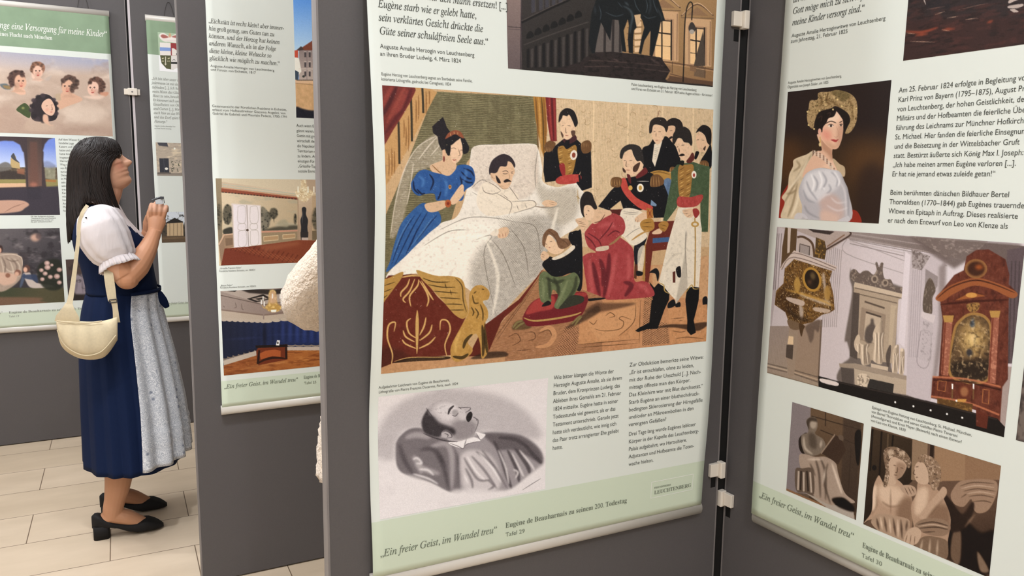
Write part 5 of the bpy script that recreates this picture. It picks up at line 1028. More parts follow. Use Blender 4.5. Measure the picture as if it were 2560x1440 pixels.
    # marble epitaph
    p.poly([(650, 1170), (720, 1100), (700, 980), (680, 960), (720, 720), (740, 560), (720, 470), (730, 390), (760, 420), (1140, 540), (1150, 600), (1100, 650), (1090, 1000), (1060, 1200), (1290, 1300), (1250, 1430), (660, 1320)], '#5a4f48', 0.9, 2, )
    p.poly([(755, 530), (1150, 620), (1110, 640), (1085, 1010), (1060, 1150), (740, 1100)], '#9c8a76', sm=False); p.quad([(760, 500), (1148, 590), (1140, 625), (752, 540)], '#b3a18c'); p.quad([(750, 580), (800, 590), (780, 1120), (720, 1090)], '#4d433d'); p.lines([[(760, 545), (1140, 630)], [(770, 590), (1100, 668)]], '#55483e', 8, 0.8, False)
    M = p.poly([(740, 480), (720, 450), (740, 400), (770, 400), (800, 430), (830, 410), (870, 410), (910, 440), (935, 400), (925, 350), (940, 340), (955, 380), (970, 345), (990, 350), (985, 400), (1000, 470), (1050, 480), (1080, 540), (1140, 540), (1145, 590), (1050, 570), (780, 500)], '#5e514a'); p.mottle(M, '#9b8b7c', 0.7, 4, 4, 0.55); p.ell(920, 475, 28, 32, '#8f7f70'); p.ell(920, 475, 15, 18, '#574a42'); p.ell(1005, 505, 26, 30, '#8f7f70'); p.ell(1005, 505, 14, 16, '#574a42')
    p.line([(840, 655), (1000, 708)], '#463a32', 14, 0.85, False); p.quad([(815, 700), (1010, 760), (990, 1010), (790, 960)], '#887665'); p.quad([(850, 740), (970, 775), (960, 1000), (830, 960)], '#aa9884'); p.line([(850, 740), (972, 778)], '#3e332d', 14, 0.9, False)
    p.quad([(1050, 680), (1100, 690), (1085, 720), (1060, 1010), (1030, 1000)], '#a8967f')
    p.poly([(840, 960), (850, 870), (885, 830), (890, 795), (910, 795), (915, 830), (930, 880), (890, 990)], '#4a403b', 0.9, 2)
    def statue(pts, c='#b3a08a'):
        M = p.poly(pts, c, 1, 0.6); xs = [q[0] for q in pts]; ys = [q[1] for q in pts]; x0, x1, y0, y1 = min(xs), max(xs), min(ys), max(ys); p.clip = M; p.rect(x0 + (x1 - x0) * .62, y0, x1, y1, '#5b4d42', .6, 5)
        for k in range(5): x = x0 + (x1 - x0) * (.15 + .17 * k); p.line([(x, y0 + (y1 - y0) * .3), (x + 8 - 5 * k, (y0 + y1) / 2), (x + 6 * (k % 3 - 1), y1)], '#6a5a4c' if k % 2 else '#d6c6b2', 9, .7)
        p.ell((x0 + x1) / 2, y0 + 12, 13, 15, '#c9b8a2', .9, 1); p.clip = None
    statue([(960, 820), (975, 795), (988, 820), (985, 850), (1005, 910), (985, 930), (990, 1020), (980, 1150), (920, 1140), (905, 1100), (915, 1000), (905, 920), (930, 850)]); statue([(775, 930), (795, 920), (805, 950), (800, 980), (830, 1000), (890, 990), (860, 1040), (880, 1080), (885, 1150), (820, 1160), (800, 1080), (765, 1040), (755, 985)]); statue([(1085, 1010), (1110, 1000), (1115, 1040), (1115, 1130), (1100, 1230), (1060, 1220), (1060, 1100), (1065, 1050)]); statue([(1125, 1040), (1140, 1030), (1160, 1060), (1150, 1240), (1115, 1230), (1120, 1120)]); p.poly([(1015, 1060), (1045, 1000), (1050, 1060), (1030, 1200), (1010, 1120)], '#4a403b', 0.9, 1)
    p.quad([(635, 1150), (770, 1150), (1290, 1280), (1290, 1310), (760, 1190), (640, 1180)], '#8f7f6f'); p.quad([(650, 1180), (760, 1200), (750, 1320), (660, 1320)], '#4d443f'); p.quad([(755, 1190), (1290, 1310), (1280, 1420), (760, 1330)], '#a3927f'); p.quad([(870, 1270), (1075, 1315), (1065, 1400), (860, 1350)], '#2d2926'); p.quad([(890, 1150), (1030, 1180), (1025, 1210), (890, 1180)], '#b3a18c')
    M = p.poly([(780, 1250), (830, 1230), (880, 1260), (850, 1340), (790, 1330)], '#bfae99'); p.mottle(M, '#6a5a4c', 0.7, 4, 4, 0.5)
    # white piers in the middle
    p.f(2200, 560, 2.572)
    p.quad([(150, 180), (420, 200), (400, 1000), (320, 1150), (170, 1100), (190, 400)], '#ada2a5')
    p.quad([(205, 160), (325, 210), (270, 300), (210, 285)], '#8d8280'); M = p.quad([(205, 160), (325, 210), (270, 300), (210, 285)], '#a19693', 0.4); p.mottle(M, '#5b4f4c', 0.7, 4, 3, 0.5); p.mottle(M, '#5b4f4c', 0.5, 3, 3, 0.5)
    for x in range(215, 272, 14): p.line([(x, 295), (x - 26, 860)], '#8b8083', 4, 0.7, False)
    p.quad([(165, 180), (200, 200), (160, 800), (120, 760)], '#c3b9bd'); p.quad([(295, 290), (375, 340), (372, 400), (285, 560)], '#857a79')
    M = p.poly([(305, 370), (325, 350), (345, 375), (360, 430), (340, 480), (335, 580), (280, 560), (285, 440)], '#55493f'); p.mottle(M, '#8b7d70', 0.5, 6, 3, 0.55); p.quad([(270, 565), (360, 590), (345, 640), (265, 600)], '#b9aeae'); p.lines([[(265, 690), (330, 710), (310, 915), (240, 890), (265, 690)]], '#857a7c', 5, 0.8, False); M = p.quad([(280, 620), (345, 640), (330, 900), (255, 870)], '#a59b9d', 0.5); p.mottle(M, '#7b7071', 0.5, 5, 4, 0.58)
    p.quad([(380, 280), (430, 240), (420, 600), (370, 970), (330, 1100), (380, 640)], '#7f7371', 0.9, 4)
    p.poly([(190, 80), (900, 130), (930, 160), (920, 330), (800, 230), (700, 180), (560, 240), (480, 290), (340, 200)], '#5f524e', 0.9, 4, sm=False); M = p.quad([(200, 80), (700, 110), (560, 240), (420, 210)], '#6e615c', 0.6); p.mottle(M, '#94867f', 0.7, 5, 8, 0.56)
    # red marble altar
    p.quad([(820, 170), (930, 150), (915, 900), (800, 900)], '#54474a'); 
    for x in (850, 875, 900): p.line([(x, 240), (x - 20, 900)], '#3b3032', 8, 0.7, False)
    p.quad([(790, 920), (860, 920), (830, 1360), (760, 1330)], '#94847e')
    RM = '#5c2d1f'
    M = p.poly([(620, 170), (700, 165), (760, 200), (810, 230), (835, 330), (830, 390), (880, 440), (830, 480), (825, 1000), (790, 1050), (770, 1340), (640, 1310), (620, 1200), (330, 1120), (340, 990), (380, 980), (405, 620), (390, 500), (360, 480), (440, 380), (480, 330), (540, 300), (560, 210)], RM, sm=False, n=0.12)
    p.mottle(M, '#3b1710', 0.7, 14, 6, 0.5, .35); p.mottle(M, '#7d4630', 0.45, 4, 4, 0.56, .3)
    p.poly([(360, 475), (450, 400), (600, 350), (720, 370), (880, 440), (850, 480), (720, 420), (600, 400), (480, 450), (400, 500)], '#8a4e2a', 0.95, 1); p.lines([[(370, 480), (460, 410), (600, 365), (720, 385), (870, 445)], [(470, 500), (600, 450), (690, 470)]], '#2e120c', 9, 0.8); p.quad([(480, 495), (590, 440), (685, 465)], '#8b5028'); p.ell(590, 460, 36, 16, '#b5813f'); p.line([(390, 520), (600, 500), (830, 490)], '#3a160d', 16, 0.85)
    p.ell(620, 290, 72, 62, '#7f5630', 1, 1); p.ell(620, 290, 55, 46, '#3a1d10', 1, 2); p.ell(640, 280, 26, 16, '#9b4f1e', 0.9, 5); 
    M = p.poly([(560, 520), (640, 510), (630, 560), (580, 565)], '#8f6a38'); p.mottle(M, '#3b2412', 0.7, 3, 3, 0.5)
    p.poly([(450, 980), (470, 700), (520, 610), (600, 570), (690, 600), (722, 700), (700, 1010)], '#8f6a38', 1, 1)
    M = p.poly([(466, 975), (484, 710), (530, 625), (600, 588), (680, 615), (708, 705), (688, 1000)], '#55402a', 1, 1); p.clip = M
    p.ell(600, 740, 90, 120, '#a3834e', 0.85, 16); p.ell(598, 745, 36, 40, '#d0b274', 0.8, 8); p.poly([(580, 650), (600, 605), (612, 650), (600, 670)], '#3e4a58', 0.9, 2); p.ell(578, 830, 20, 26, '#2b2a30', 0.9, 2); p.poly([(470, 900), (540, 880), (700, 880), (690, 1000), (470, 980)], '#241a12', 0.9, 8); p.mottle(M, '#241810', 0.6, 6, 6, 0.5, .35); p.mottle(M, '#d0b284', 0.6, 5, 5, 0.56, .3); p.clip = None
    for q in ([(415, 620), (470, 615), (440, 980), (395, 970)], [(722, 590), (770, 590), (745, 1030), (695, 1020)]):
        M = p.quad(q, '#8a523f'); p.mottle(M, '#bd8468', 0.6, 4, 4, 0.55); p.line([(q[0][0] + 8, q[0][1]), (q[3][0] + 8, q[3][1])], '#5a2414', 9, 0.7, False)
    for x, y in ((442, 610), (742, 580)): p.quad([(x - 36, y - 20), (x + 36, y - 20), (x + 26, y + 24), (x - 26, y + 24)], '#a17a3e', 1, 1)
    p.lines([[(340, 985), (560, 1000), (780, 1050)], [(330, 1110), (560, 1150), (770, 1230)]], '#b06a48', 12, 0.8, False); p.lines([[(345, 1005), (560, 1020), (780, 1070)]], '#2b0f0a', 10, 0.8, False)
    M = p.quad([(370, 1120), (600, 1160), (590, 1240), (370, 1180)], '#553a1c'); p.mottle(M, '#a37c3c', 0.5, 3, 5, 0.58)
    for x in (468, 604): p.quad([(x - 5, 1030), (x + 5, 1030), (x + 4, 1064), (x - 4, 1064)], '#f0e8dc'); p.line([(x, 1064), (x - 2, 1130)], '#6a5230', 8, 0.9, False)
    p.ell(545, 1080, 42, 46, '#5b2a1a', 1, 2); p.ell(545, 1080, 26, 32, '#8b5a3a', 1, 2); p.quad([(500, 1128), (560, 1128), (552, 1148), (495, 1145)], '#b5823f')
    for q in ([(375, 1010), (430, 1015), (420, 1080), (370, 1070)], [(665, 1065), (705, 1070), (700, 1160), (660, 1150)]): p.line(q + [q[0]], '#b0713c', 5, 0.8, False, False)
    # dark rail with studs
    p.f(1900, 550, 3.2); p.quad([(470, 1250), (620, 1290), (1300, 1440), (1900, 1590), (2000, 1700), (1950, 1770), (1150, 1560), (470, 1350)], '#17110f'); p.poly([(490, 1270), (620, 1300), (615, 1330), (495, 1300)], '#c9bdb8')
    p.line([(620, 1300), (1300, 1450), (1900, 1600)], '#3a302c', 7, 0.8, False); p.quad([(60, 1215), (470, 1330), (470, 1345), (60, 1235)], '#7b6a5a')
    p.f(2200, 560, 2.572)
    for x, y in ((100, 1148), (217, 1174), (328, 1200), (433, 1224), (531, 1248), (628, 1270), (494, 1139)): p.ell(x, y, 6, 6, '#fffaf0')
    p.quad([(620, 1200), (700, 1230), (690, 1320), (620, 1300)], '#5b2718', 0.9)
    p.grain(6, 1.5, 1.5); p.done()
paint_church()

# ------------------------------------------------------------------ the two statue photographs (right banner)
def paint_statues():
    p = Pic(B4, (1981, 1005), (2140, 1300), 0.75, '#6b5c50', 'printed_photograph', label='small photograph of a seated marble statue')
    p.con = 1.35; p.lift = -4; p.sat = .85; p.f(1860, 980, 3.13)
    p.quad([(330, 60), (540, 110), (500, 800), (330, 780)], '#857b7c'); p.quad([(525, 110), (940, 240), (880, 1020), (510, 860)], ('#6f5b48', '#57473a', (600, 200), (850, 800))); p.lines([[(530, 190), (920, 300)], [(640, 150), (640, 270)], [(600, 300), (900, 420)], [(840, 440), (820, 780)], [(560, 760), (870, 900)]], '#3b2f27', 7, 0.8, False)
    p.quad([(780, 200), (920, 240), (880, 940), (760, 820)], '#4a3e36', 0.7, 3); M = p.poly([(870, 330), (920, 320), (905, 560), (880, 540)], '#2b2420')
    p.quad([(330, 755), (500, 830), (870, 970), (860, 1010), (330, 790)], '#8b6a50'); p.quad([(480, 790), (860, 940), (870, 1010), (700, 940)], '#a3988e')
    p.poly([(430, 380), (455, 340), (500, 330), (480, 480), (440, 460)], '#3b302a')
    M = p.poly([(490, 230), (520, 200), (565, 205), (580, 260), (570, 300), (560, 330), (620, 370), (640, 420), (620, 460), (590, 490), (560, 500), (500, 505), (470, 470), (450, 400), (455, 340), (500, 320), (505, 290)], '#7d7064'); p.clip = M; p.ell(545, 250, 26, 40, '#a89a8b', 0.9, 3); p.lines([[(470, 350), (480, 440), (540, 490)], [(610, 380), (600, 440)]], '#b7a99a', 20, 0.8, b=3); p.poly([(510, 330), (560, 340), (570, 440), (520, 430)], '#54493f', 0.7, 5); p.poly([(488, 240), (520, 200), (570, 210), (575, 235), (520, 235), (508, 300)], '#4d4239', 0.9, 2); p.clip = None
    p.quad([(605, 480), (715, 335), (770, 380), (800, 460), (740, 570), (640, 500)], '#4d3d33'); p.line([(605, 485), (715, 335)], '#9b8877', 10, 0.9, False); p.poly([(740, 340), (775, 345), (780, 380), (750, 375)], '#6b5c50')
    M = p.poly([(440, 490), (560, 510), (640, 510), (720, 560), (740, 640), (790, 790), (870, 860), (830, 870), (760, 830), (700, 890), (600, 850), (540, 800), (520, 680), (450, 610)], '#a08e80', 1, 1); p.clip = M
    p.lines([[(560, 520), (590, 640), (600, 830)], [(600, 520), (640, 640), (640, 850)], [(660, 560), (630, 700), (680, 880)], [(520, 560), (560, 660)]], '#5b4e45', 17, 0.8, b=2); p.lines([[(690, 560), (730, 680), (770, 800)], [(640, 600), (620, 720)], [(500, 530), (620, 530)]], '#cdbdae', 18, 0.8, b=3); p.clip = None
    M = p.poly([(405, 610), (460, 600), (540, 610), (550, 800), (480, 790), (410, 770)], '#6b5c51'); p.lines([[(430, 620), (425, 770)], [(470, 630), (470, 780)], [(520, 630), (530, 790)]], '#c1b1a3', 14, 0.8, False); p.lines([[(450, 620), (445, 770)], [(495, 620), (505, 780)]], '#3b302a', 12, 0.8, False)
    p.poly([(690, 840), (780, 830), (860, 900), (850, 940), (740, 900)], '#241d19', 0.95, 2); p.grain(6, 1.5, 1.5); p.done()

    p = Pic(B4, None, None, 0.75, '#6a5648', 'printed_photograph', rect=(B4.uv(2179, 1066)[0], B4.uv(2503, 1163)[0], B4.uv(2160, 1311)[1], B4.uv(2179, 1066)[1]), label='photograph of two embracing marble youths, one winged')
    p.con = 1.35; p.lift = -4; p.sat = .85; p.f(1860, 980, 3.13)
    p.quad([(940, 270), (1330, 380), (1320, 700), (940, 1040)], ('#4d4033', '#3b3027', (1000, 400), (1200, 800))); p.quad([(1320, 370), (1440, 400), (1430, 700), (1310, 690)], '#8b7560'); p.line([(1475, 410), (1465, 640)], '#3a2d25', 30, 0.9, False); p.quad([(1495, 420), (1740, 490), (1730, 720), (1490, 700)], '#94785f'); p.quad([(1735, 490), (2020, 570), (1990, 1100), (1730, 720)], '#8b6f58'); p.quad([(1550, 700), (2020, 690), (1960, 1440), (1560, 1300)], ('#6a5547', '#43352c', (1700, 800), (1850, 1300)))
    p.lines([[(1080, 310), (1060, 700)], [(1170, 340), (1150, 560)], [(1010, 290), (990, 620)]], '#2b221b', 14, 0.8, False); p.line([(1130, 330), (1120, 560)], '#6b5a48', 12, 0.7, False); p.ell(1022, 595, 18, 22, '#2b221b')
    p.poly([(1600, 860), (1700, 960), (1850, 1100), (1960, 1100), (1950, 1400), (1800, 1430), (1650, 1350), (1560, 1100)], '#2b211c', 0.95, 6); p.poly([(1640, 1100), (1700, 1100), (1690, 1340), (1620, 1290)], '#8f7763', 0.7, 3); p.poly([(1830, 1250), (1920, 1400), (1850, 1400)], '#a38b76', 0.7, 3)
    M = p.poly([(1640, 760), (1700, 700), (1840, 685), (1960, 695), (1988, 740), (1970, 830), (1910, 930), (1830, 950), (1790, 900), (1780, 840), (1720, 900), (1650, 880), (1620, 820)], '#957c69', 1, 1); p.clip = M; p.lines([[(1690, 740), (1800, 710), (1960, 720)], [(1720, 780), (1830, 760), (1970, 780)], [(1760, 820), (1860, 810), (1960, 830)], [(1800, 860), (1880, 855), (1940, 870)], [(1700, 830), (1760, 790)]], '#5b483b', 9, 0.75); p.lines([[(1700, 760), (1820, 735), (1960, 750)], [(1740, 800), (1850, 785), (1965, 805)]], '#b7a08c', 10, 0.7); p.clip = None
    p.poly([(1580, 810), (1700, 960), (1790, 860), (1800, 930), (1740, 1060), (1640, 1100), (1560, 1040)], '#3b2e27', 0.95, 3); p.line([(1730, 1060), (1810, 960)], '#8f7763', 22, 0.7, b=3)
    # left youth
    M = p.poly([(1040, 680), (1060, 655), (1080, 690), (1100, 720), (1150, 715), (1170, 690), (1220, 700), (1300, 800), (1320, 860), (1320, 1000), (1310, 1080), (1290, 1100), (1020, 1000), (940, 1030), (1000, 940), (1010, 800), (1020, 730)], '#a98e79', 1, 1); p.clip = M
    p.poly([(1060, 740), (1180, 740), (1250, 800), (1200, 900), (1080, 860)], '#c9b19b', 0.8, 9); p.poly([(1220, 860), (1320, 840), (1310, 1080), (1200, 1000)], '#7b6250', 0.75, 10); p.lines([[(1080, 860), (1150, 900), (1230, 890)], [(1150, 760), (1150, 960)], [(1020, 760), (1040, 880), (1000, 960)]], '#7b6250', 14, 0.55, b=3); p.poly([(1010, 760), (1040, 740), (1030, 900), (1000, 920)], '#d3bda8', 0.8, 5); p.clip = None
    M = p.poly([(1130, 560), (1170, 510), (1260, 540), (1275, 590), (1240, 660), (1200, 690), (1180, 730), (1130, 720), (1140, 640)], '#b59c87', 1, 1); p.clip = M; p.poly([(1200, 560), (1270, 580), (1240, 670), (1190, 690)], '#8a705d', 0.7, 5); p.clip = None; p.lines([[(1170, 575), (1195, 580)], [(1225, 595), (1250, 600)], [(1205, 590), (1200, 630), (1185, 632)], [(1175, 650), (1205, 655)]], '#5b4739', 7, 0.85)
    M = p.poly([(1095, 520), (1105, 450), (1170, 430), (1240, 455), (1290, 500), (1310, 560), (1290, 600), (1270, 570), (1250, 545), (1170, 510), (1135, 560), (1140, 640), (1120, 740), (1090, 730), (1110, 620)], '#7f6a58', 1, 1); p.mottle(M, '#cdb8a3', 0.8, 4, 4, 0.55); p.mottle(M, '#3b2d24', 0.7, 4, 4, 0.6); p.ell(1150, 475, 26, 24, '#b9a48f', 0.8, 2); p.ell(1240, 480, 26, 18, '#b9a48f', 0.8, 2)
    # right youth
    M = p.poly([(1360, 720), (1380, 700), (1440, 720), (1520, 770), (1580, 870), (1620, 1000), (1600, 1150), (1570, 1260), (1360, 1200), (1330, 1050), (1310, 900), (1350, 800)], '#a48974', 1, 1); p.clip = M; p.poly([(1360, 780), (1440, 760), (1420, 920), (1340, 960)], '#c9b19b', 0.8, 8); p.poly([(1480, 900), (1600, 900), (1600, 1100), (1450, 1000)], '#7b6250', 0.75, 8); p.clip = None
    M = p.poly([(1335, 640), (1345, 570), (1400, 530), (1450, 560), (1460, 640), (1440, 720), (1380, 720), (1345, 690)], '#b59c87', 1, 1); p.lines([[(1345, 590), (1370, 585)], [(1338, 610), (1328, 640), (1345, 650)], [(1345, 672), (1365, 668)]], '#5b4739', 8, 0.85)
    M = p.poly([(1360, 520), (1400, 490), (1470, 510), (1530, 570), (1545, 660), (1520, 750), (1480, 770), (1450, 700), (1440, 620), (1410, 560), (1370, 550)], '#8a735f', 1, 1); p.mottle(M, '#c2ab96', 0.7, 5, 4, 0.55); p.mottle(M, '#43342a', 0.7, 4, 4, 0.6)
    M = p.poly([(1230, 740), (1290, 730), (1340, 750), (1350, 800), (1300, 820), (1240, 780)], '#a88f7b'); p.lines([[(1260, 750), (1290, 810)], [(1285, 745), (1315, 805)], [(1310, 745), (1335, 790)]], '#5b4739', 7, 0.8)
    M = p.poly([(1400, 1000), (1380, 960), (1520, 790), (1560, 745), (1590, 770), (1570, 830), (1440, 980)], '#ad937e', 1, 1); p.line([(1560, 840), (1430, 990)], '#6b5444', 14, 0.7, b=2)
    # draperies and hand
    M = p.poly([(1010, 990), (1060, 955), (1180, 970), (1290, 1000), (1300, 1060), (1290, 1100), (1250, 1180), (1200, 1150), (1060, 1090), (1000, 1030)], '#a38b77', 1, 1); p.clip = M; p.lines([[(1040, 990), (1060, 1080)], [(1100, 980), (1120, 1100)], [(1170, 990), (1190, 1130)], [(1230, 1000), (1240, 1150)], [(1280, 1010), (1270, 1090)]], '#4d3d33', 18, 0.75, b=2); p.lines([[(1070, 980), (1085, 1080)], [(1140, 990), (1150, 1110)], [(1205, 1000), (1210, 1140)]], '#d2bda8', 15, 0.75, b=2); p.clip = None
    M = p.poly([(1340, 1050), (1400, 1000), (1500, 990), (1580, 1010), (1620, 1070), (1560, 1130), (1420, 1110)], '#8b7462', 1, 1); p.lines([[(1360, 1040), (1480, 1020), (1600, 1050)], [(1370, 1070), (1500, 1060), (1600, 1080)], [(1400, 1100), (1500, 1095)]], '#43342b', 9, 0.8); p.lines([[(1365, 1055), (1480, 1040), (1600, 1064)]], '#bfa995', 8, 0.8)
    M = p.poly([(1350, 1190), (1420, 1130), (1560, 1150), (1600, 1200), (1570, 1320), (1360, 1260)], '#7d6857', 1, 1); p.lines([[(1400, 1160), (1380, 1260)], [(1460, 1150), (1450, 1290)], [(1520, 1160), (1510, 1300)]], '#c2ad98', 16, 0.75, b=2)
    M = p.poly([(1255, 1150), (1290, 1080), (1350, 1060), (1390, 1100), (1370, 1170), (1330, 1200), (1270, 1190)], '#b49b86', 1, 1); p.lines([[(1280, 1120), (1265, 1180)], [(1310, 1120), (1300, 1195)], [(1340, 1130), (1335, 1195)]], '#6b5444', 7, 0.8)
    p.grain(6, 1.5, 1.5); p.done()
paint_statues()

def paint_right_rest():
    # dark painting at the top right
    u0 = B4.uv(2258, 152)[0]; v0 = B4.uv(2258, 152)[1]
    p = Pic(B4, None, None, 0.6, '#35211e', 'printed_picture', rect=(u0, 0.43, v0, v0 + 0.42), label='dark reddish brown picture cut by the top of the frame')
    p.f(2180, 0, 2.4); A = p.all()
    p.quad([(180, -300), (1000, -300), (1000, 100), (200, 120)], '#2b2222', 0.9, 10); p.mottle(A, '#4a2a24', 0.6, 8, 40, 0.5); p.mottle(A, '#1d1414', 0.6, 6, 30, 0.55)
    p.lines([[(200, 190), (300, 195), (400, 165)], [(260, 215), (340, 205)], [(420, 180), (500, 175)], [(690, 140), (730, 125)]], '#a3472a', 16, 0.7, b=3); p.lines([[(210, 200), (260, 205)], [(230, 250), (380, 255)], [(420, 180), (470, 188)], [(450, 110), (520, 100)], [(380, 90), (440, 70)], [(560, 120), (640, 110)]], '#c9a890', 5, 0.6)
    p.lines([[(820, 20), (850, 0), (912, -20)], [(815, 45), (870, 40), (912, 30)], [(830, 60), (880, 72)]], '#b9a9a0', 22, 0.9, b=1); p.line([(310, -10), (325, 30)], '#d8ccc0', 8, 0.8); p.quad([(300, -100), (480, -100), (470, 60), (330, 50)], '#201c20', 0.6, 6); p.lines([[(330, 60), (440, 40)], [(520, 60), (700, 20)]], '#8a6a5a', 5, 0.6)
    p.grain(5, 2, 2); p.done()
    # photograph at the right edge beside the church
    a = B4.uv(2540, 1100)
    p = Pic(B4, None, None, 0.5, '#4a4240', 'printed_photograph', rect=(a[0], 0.42, a[1], a[1] + 0.30), label='photograph at the right edge, mostly out of frame')
    p.f(2200, 560, 2.572); p.quad([(880, 1000), (1400, 1000), (1400, 1500), (870, 1380)], '#6b5f58', 1, 4); p.mottle(p.all(), '#2f2826', 0.7, 20, 14, 0.5); p.done()
paint_right_rest()

# ------------------------------------------------------------------ second banner: town, two salons
def paint_second():
    a = B2.uv(733, 0); b = B2.uv(741, 294); ur = B2.ur + 0.055 * -1
    p = Pic(B2, None, None, 0.85, '#7fa6dc', 'printed_photograph', rect=(a[0], a[0] + 0.28, b[1], b[1] + 0.48), label='photograph of a sunny town square under blue sky')
    p.f(300, 0, 4.8)
    p.quad([(2050, -900), (3600, -900), (3600, 700), (2060, 700)], ('#3f7fd8', '#b5d3ee', (2200, -200), (2200, 620)))
    p.quad([(2100, 960), (3600, 960), (3600, 1450), (2100, 1450)], '#cda577', n=0.15); p.quad([(2100, 960), (3600, 960), (3600, 1020), (2100, 1000)], '#d8b48f'); p.line([(2100, 1000), (2400, 1030)], '#8b6a4e', 6, 0.8, False)
    p.poly([(2110, 1290), (2200, 1310), (2330, 1330), (2700, 1320), (2700, 1440), (2110, 1440)], '#22222c', 1, 2, n=0.1)
    p.quad([(2150, 590), (2340, 600), (2700, 600), (2700, 960), (2150, 960)], ('#8b7d7a', '#b5a59b', (2200, 600), (2200, 900))); p.poly([(2130, 605), (2190, 570), (2310, 490), (2700, 400), (2700, 610)], '#7d4534', sm=False); p.poly([(2120, 610), (2150, 580), (2175, 560), (2195, 580), (2200, 605)], '#4a3c3a')
    p.quad([(2080, 610), (2140, 605), (2140, 700), (2085, 690)], '#c2503a'); p.quad([(2085, 690), (2150, 700), (2180, 860), (2100, 960), (2085, 820)], '#ece6da'); p.quad([(2095, 840), (2150, 870), (2140, 960), (2100, 960)], '#3c4a58')
    for y0, y1 in ((630, 690), (750, 810), (860, 920)):
        for x in (2215, 2268, 2330, 2390): p.quad([(x, y0), (x + 22, y0), (x + 22, y1), (x, y1)], '#4a4446'); p.line([(x - 5, y0 - 5), (x + 28, y0 - 5)], '#e2d8cc', 6, 0.9, False)
    for x in (2240, 2250): p.line([(x, 610), (x, 960)], '#75686a', 4, 0.7, False)
    p.line([(2150, 830), (2700, 835)], '#d8ccc0', 8, 0.9, False); p.ell(2205, 920, 16, 14, '#3a3f3a'); p.line([(2120, 965), (2320, 965)], '#4a3f3a', 12, 0.8, False); p.grain(6, 1, 1); p.done()

    a = B2.uv(539, 446); b = B2.uv(548, 664)
    p = Pic(B2, None, None, 1.0, '#c9b593', 'printed_photograph', rect=(a[0], B2.ur - 0.05, b[1], a[1]), label='photograph of a salon with white double door and herringbone floor')
    p.f(460, 280, 3.43)
    p.quad([(270, 560), (1600, 560), (1600, 720), (320, 680)], ('#bca88f', '#d3c3a8', (300, 600), (1000, 700))); p.quad([(320, 600), (1000, 690), (1600, 690), (1600, 560), (320, 560)], '#cbbda2'); p.lines([[(330, 620), (960, 705)], [(330, 640), (960, 720)]], '#a8b0a0', 6, 0.8, False); p.quad([(1000, 580), (1600, 560), (1600, 700), (1050, 690)], '#b39d84')
    p.quad([(268, 568), (325, 568), (330, 1130), (300, 1150)], ('#8f8066', '#7a6c58', (290, 600), (310, 1100)))
    p.quad([(322, 655), (975, 735), (975, 755), (322, 690)], '#8c4b36'); p.line([(322, 650), (975, 728)], '#b98a6a', 8, 0.9, False)
    for k in range(24): x = 335 + k * 27; p.ell(x, 690 + k * 2.5, 10, 6, '#3a2c26', 0.85)
    p.quad([(322, 692), (975, 755), (975, 1010), (340, 1050)], ('#cdbb9e', '#b5a283', (400, 720), (900, 980)))
    p.mottle(p.raster(p.m([(322, 692), (975, 755), (975, 1010), (340, 1050)])), '#a8a28c', 0.6, 12, 30, 0.5)
    def tree(x, y, r, s1): 
        M = p.ell(x, y, r, r * s1, '#4a463a', 0.85, 2); p.mottle(M, '#262620', 0.8, 4, 4, 0.5); p.line([(x, y + r * 0.5), (x + 4, y + r * 2.2)], '#2b2a22', 8, 0.9)
    tree(375, 880, 40, 2.2); tree(770, 870, 36, 1.3); tree(720, 900, 30, 1.5); tree(955, 920, 12, 4.0); M = p.poly([(660, 830), (700, 830), (740, 920), (720, 1000), (665, 1010)], '#6b675a', 0.8, 2); p.mottle(M, '#2f2e28', 0.8, 5, 5, 0.5); p.poly([(340, 1010), (412, 990), (415, 1050), (345, 1050)], '#2b2a24', 0.9, 2); p.poly([(680, 1015), (800, 985), (975, 975), (975, 1010), (700, 1025)], '#3a382e', 0.85, 3); p.poly([(800, 960), (860, 920), (900, 960), (880, 990)], '#9b947c', 0.8, 3); M = p.ell(300, 900, 24, 110, '#5b5546', 0.8, 3); p.mottle(M, '#2f2e28', 0.7, 4, 4, 0.5)
    p.quad([(330, 1048), (430, 1045), (430, 1160), (350, 1175)], '#93785f'); p.quad([(300, 1140), (345, 1060), (350, 1180), (318, 1310)], '#8b725c'); p.line([(300, 1140), (345, 1055), (420, 1048)], '#c9a68a', 12, 0.9, False, False); p.quad([(355, 1085), (420, 1080), (420, 1140), (360, 1150)], '#77604c')
    p.quad([(665, 1020), (985, 1010), (985, 1100), (668, 1140)], '#8f7d62'); p.line([(665, 1030), (985, 1018)], '#c98f78', 14, 0.8, False); 
    for q in ([(685, 1070), (810, 1060), (810, 1098), (685, 1110)], [(848, 1055), (955, 1047), (955, 1080), (848, 1090)]): p.quad(q, '#a98a66'); p.line(q + [q[0]], '#d6c09a', 6, 0.9, False, False)
    # double door
    p.quad([(408, 785), (660, 800), (668, 1140), (428, 1170)], '#cfc2b8'); p.quad([(425, 795), (535, 800), (555, 1155), (432, 1168)], '#d9d0d2'); p.quad([(545, 800), (652, 806), (660, 1138), (558, 1152)], '#dcd3d2'); p.line([(540, 800), (556, 1155)], '#8b7f7a', 5, 0.9, False)
    for q in ([(465, 810), (525, 815), (525, 945), (465, 940)], [(468, 962), (527, 962), (527, 1010), (468, 1010)], [(470, 1025), (532, 1025), (534, 1140), (472, 1148)], [(570, 815), (630, 818), (634, 945), (572, 945)], [(570, 962), (625, 962), (627, 1005), (572, 1005)], [(572, 1022), (634, 1022), (638, 1130), (576, 1138)]): p.line(catmull(q + [q[0]], False), '#a79c92', 4, 0.8, False)
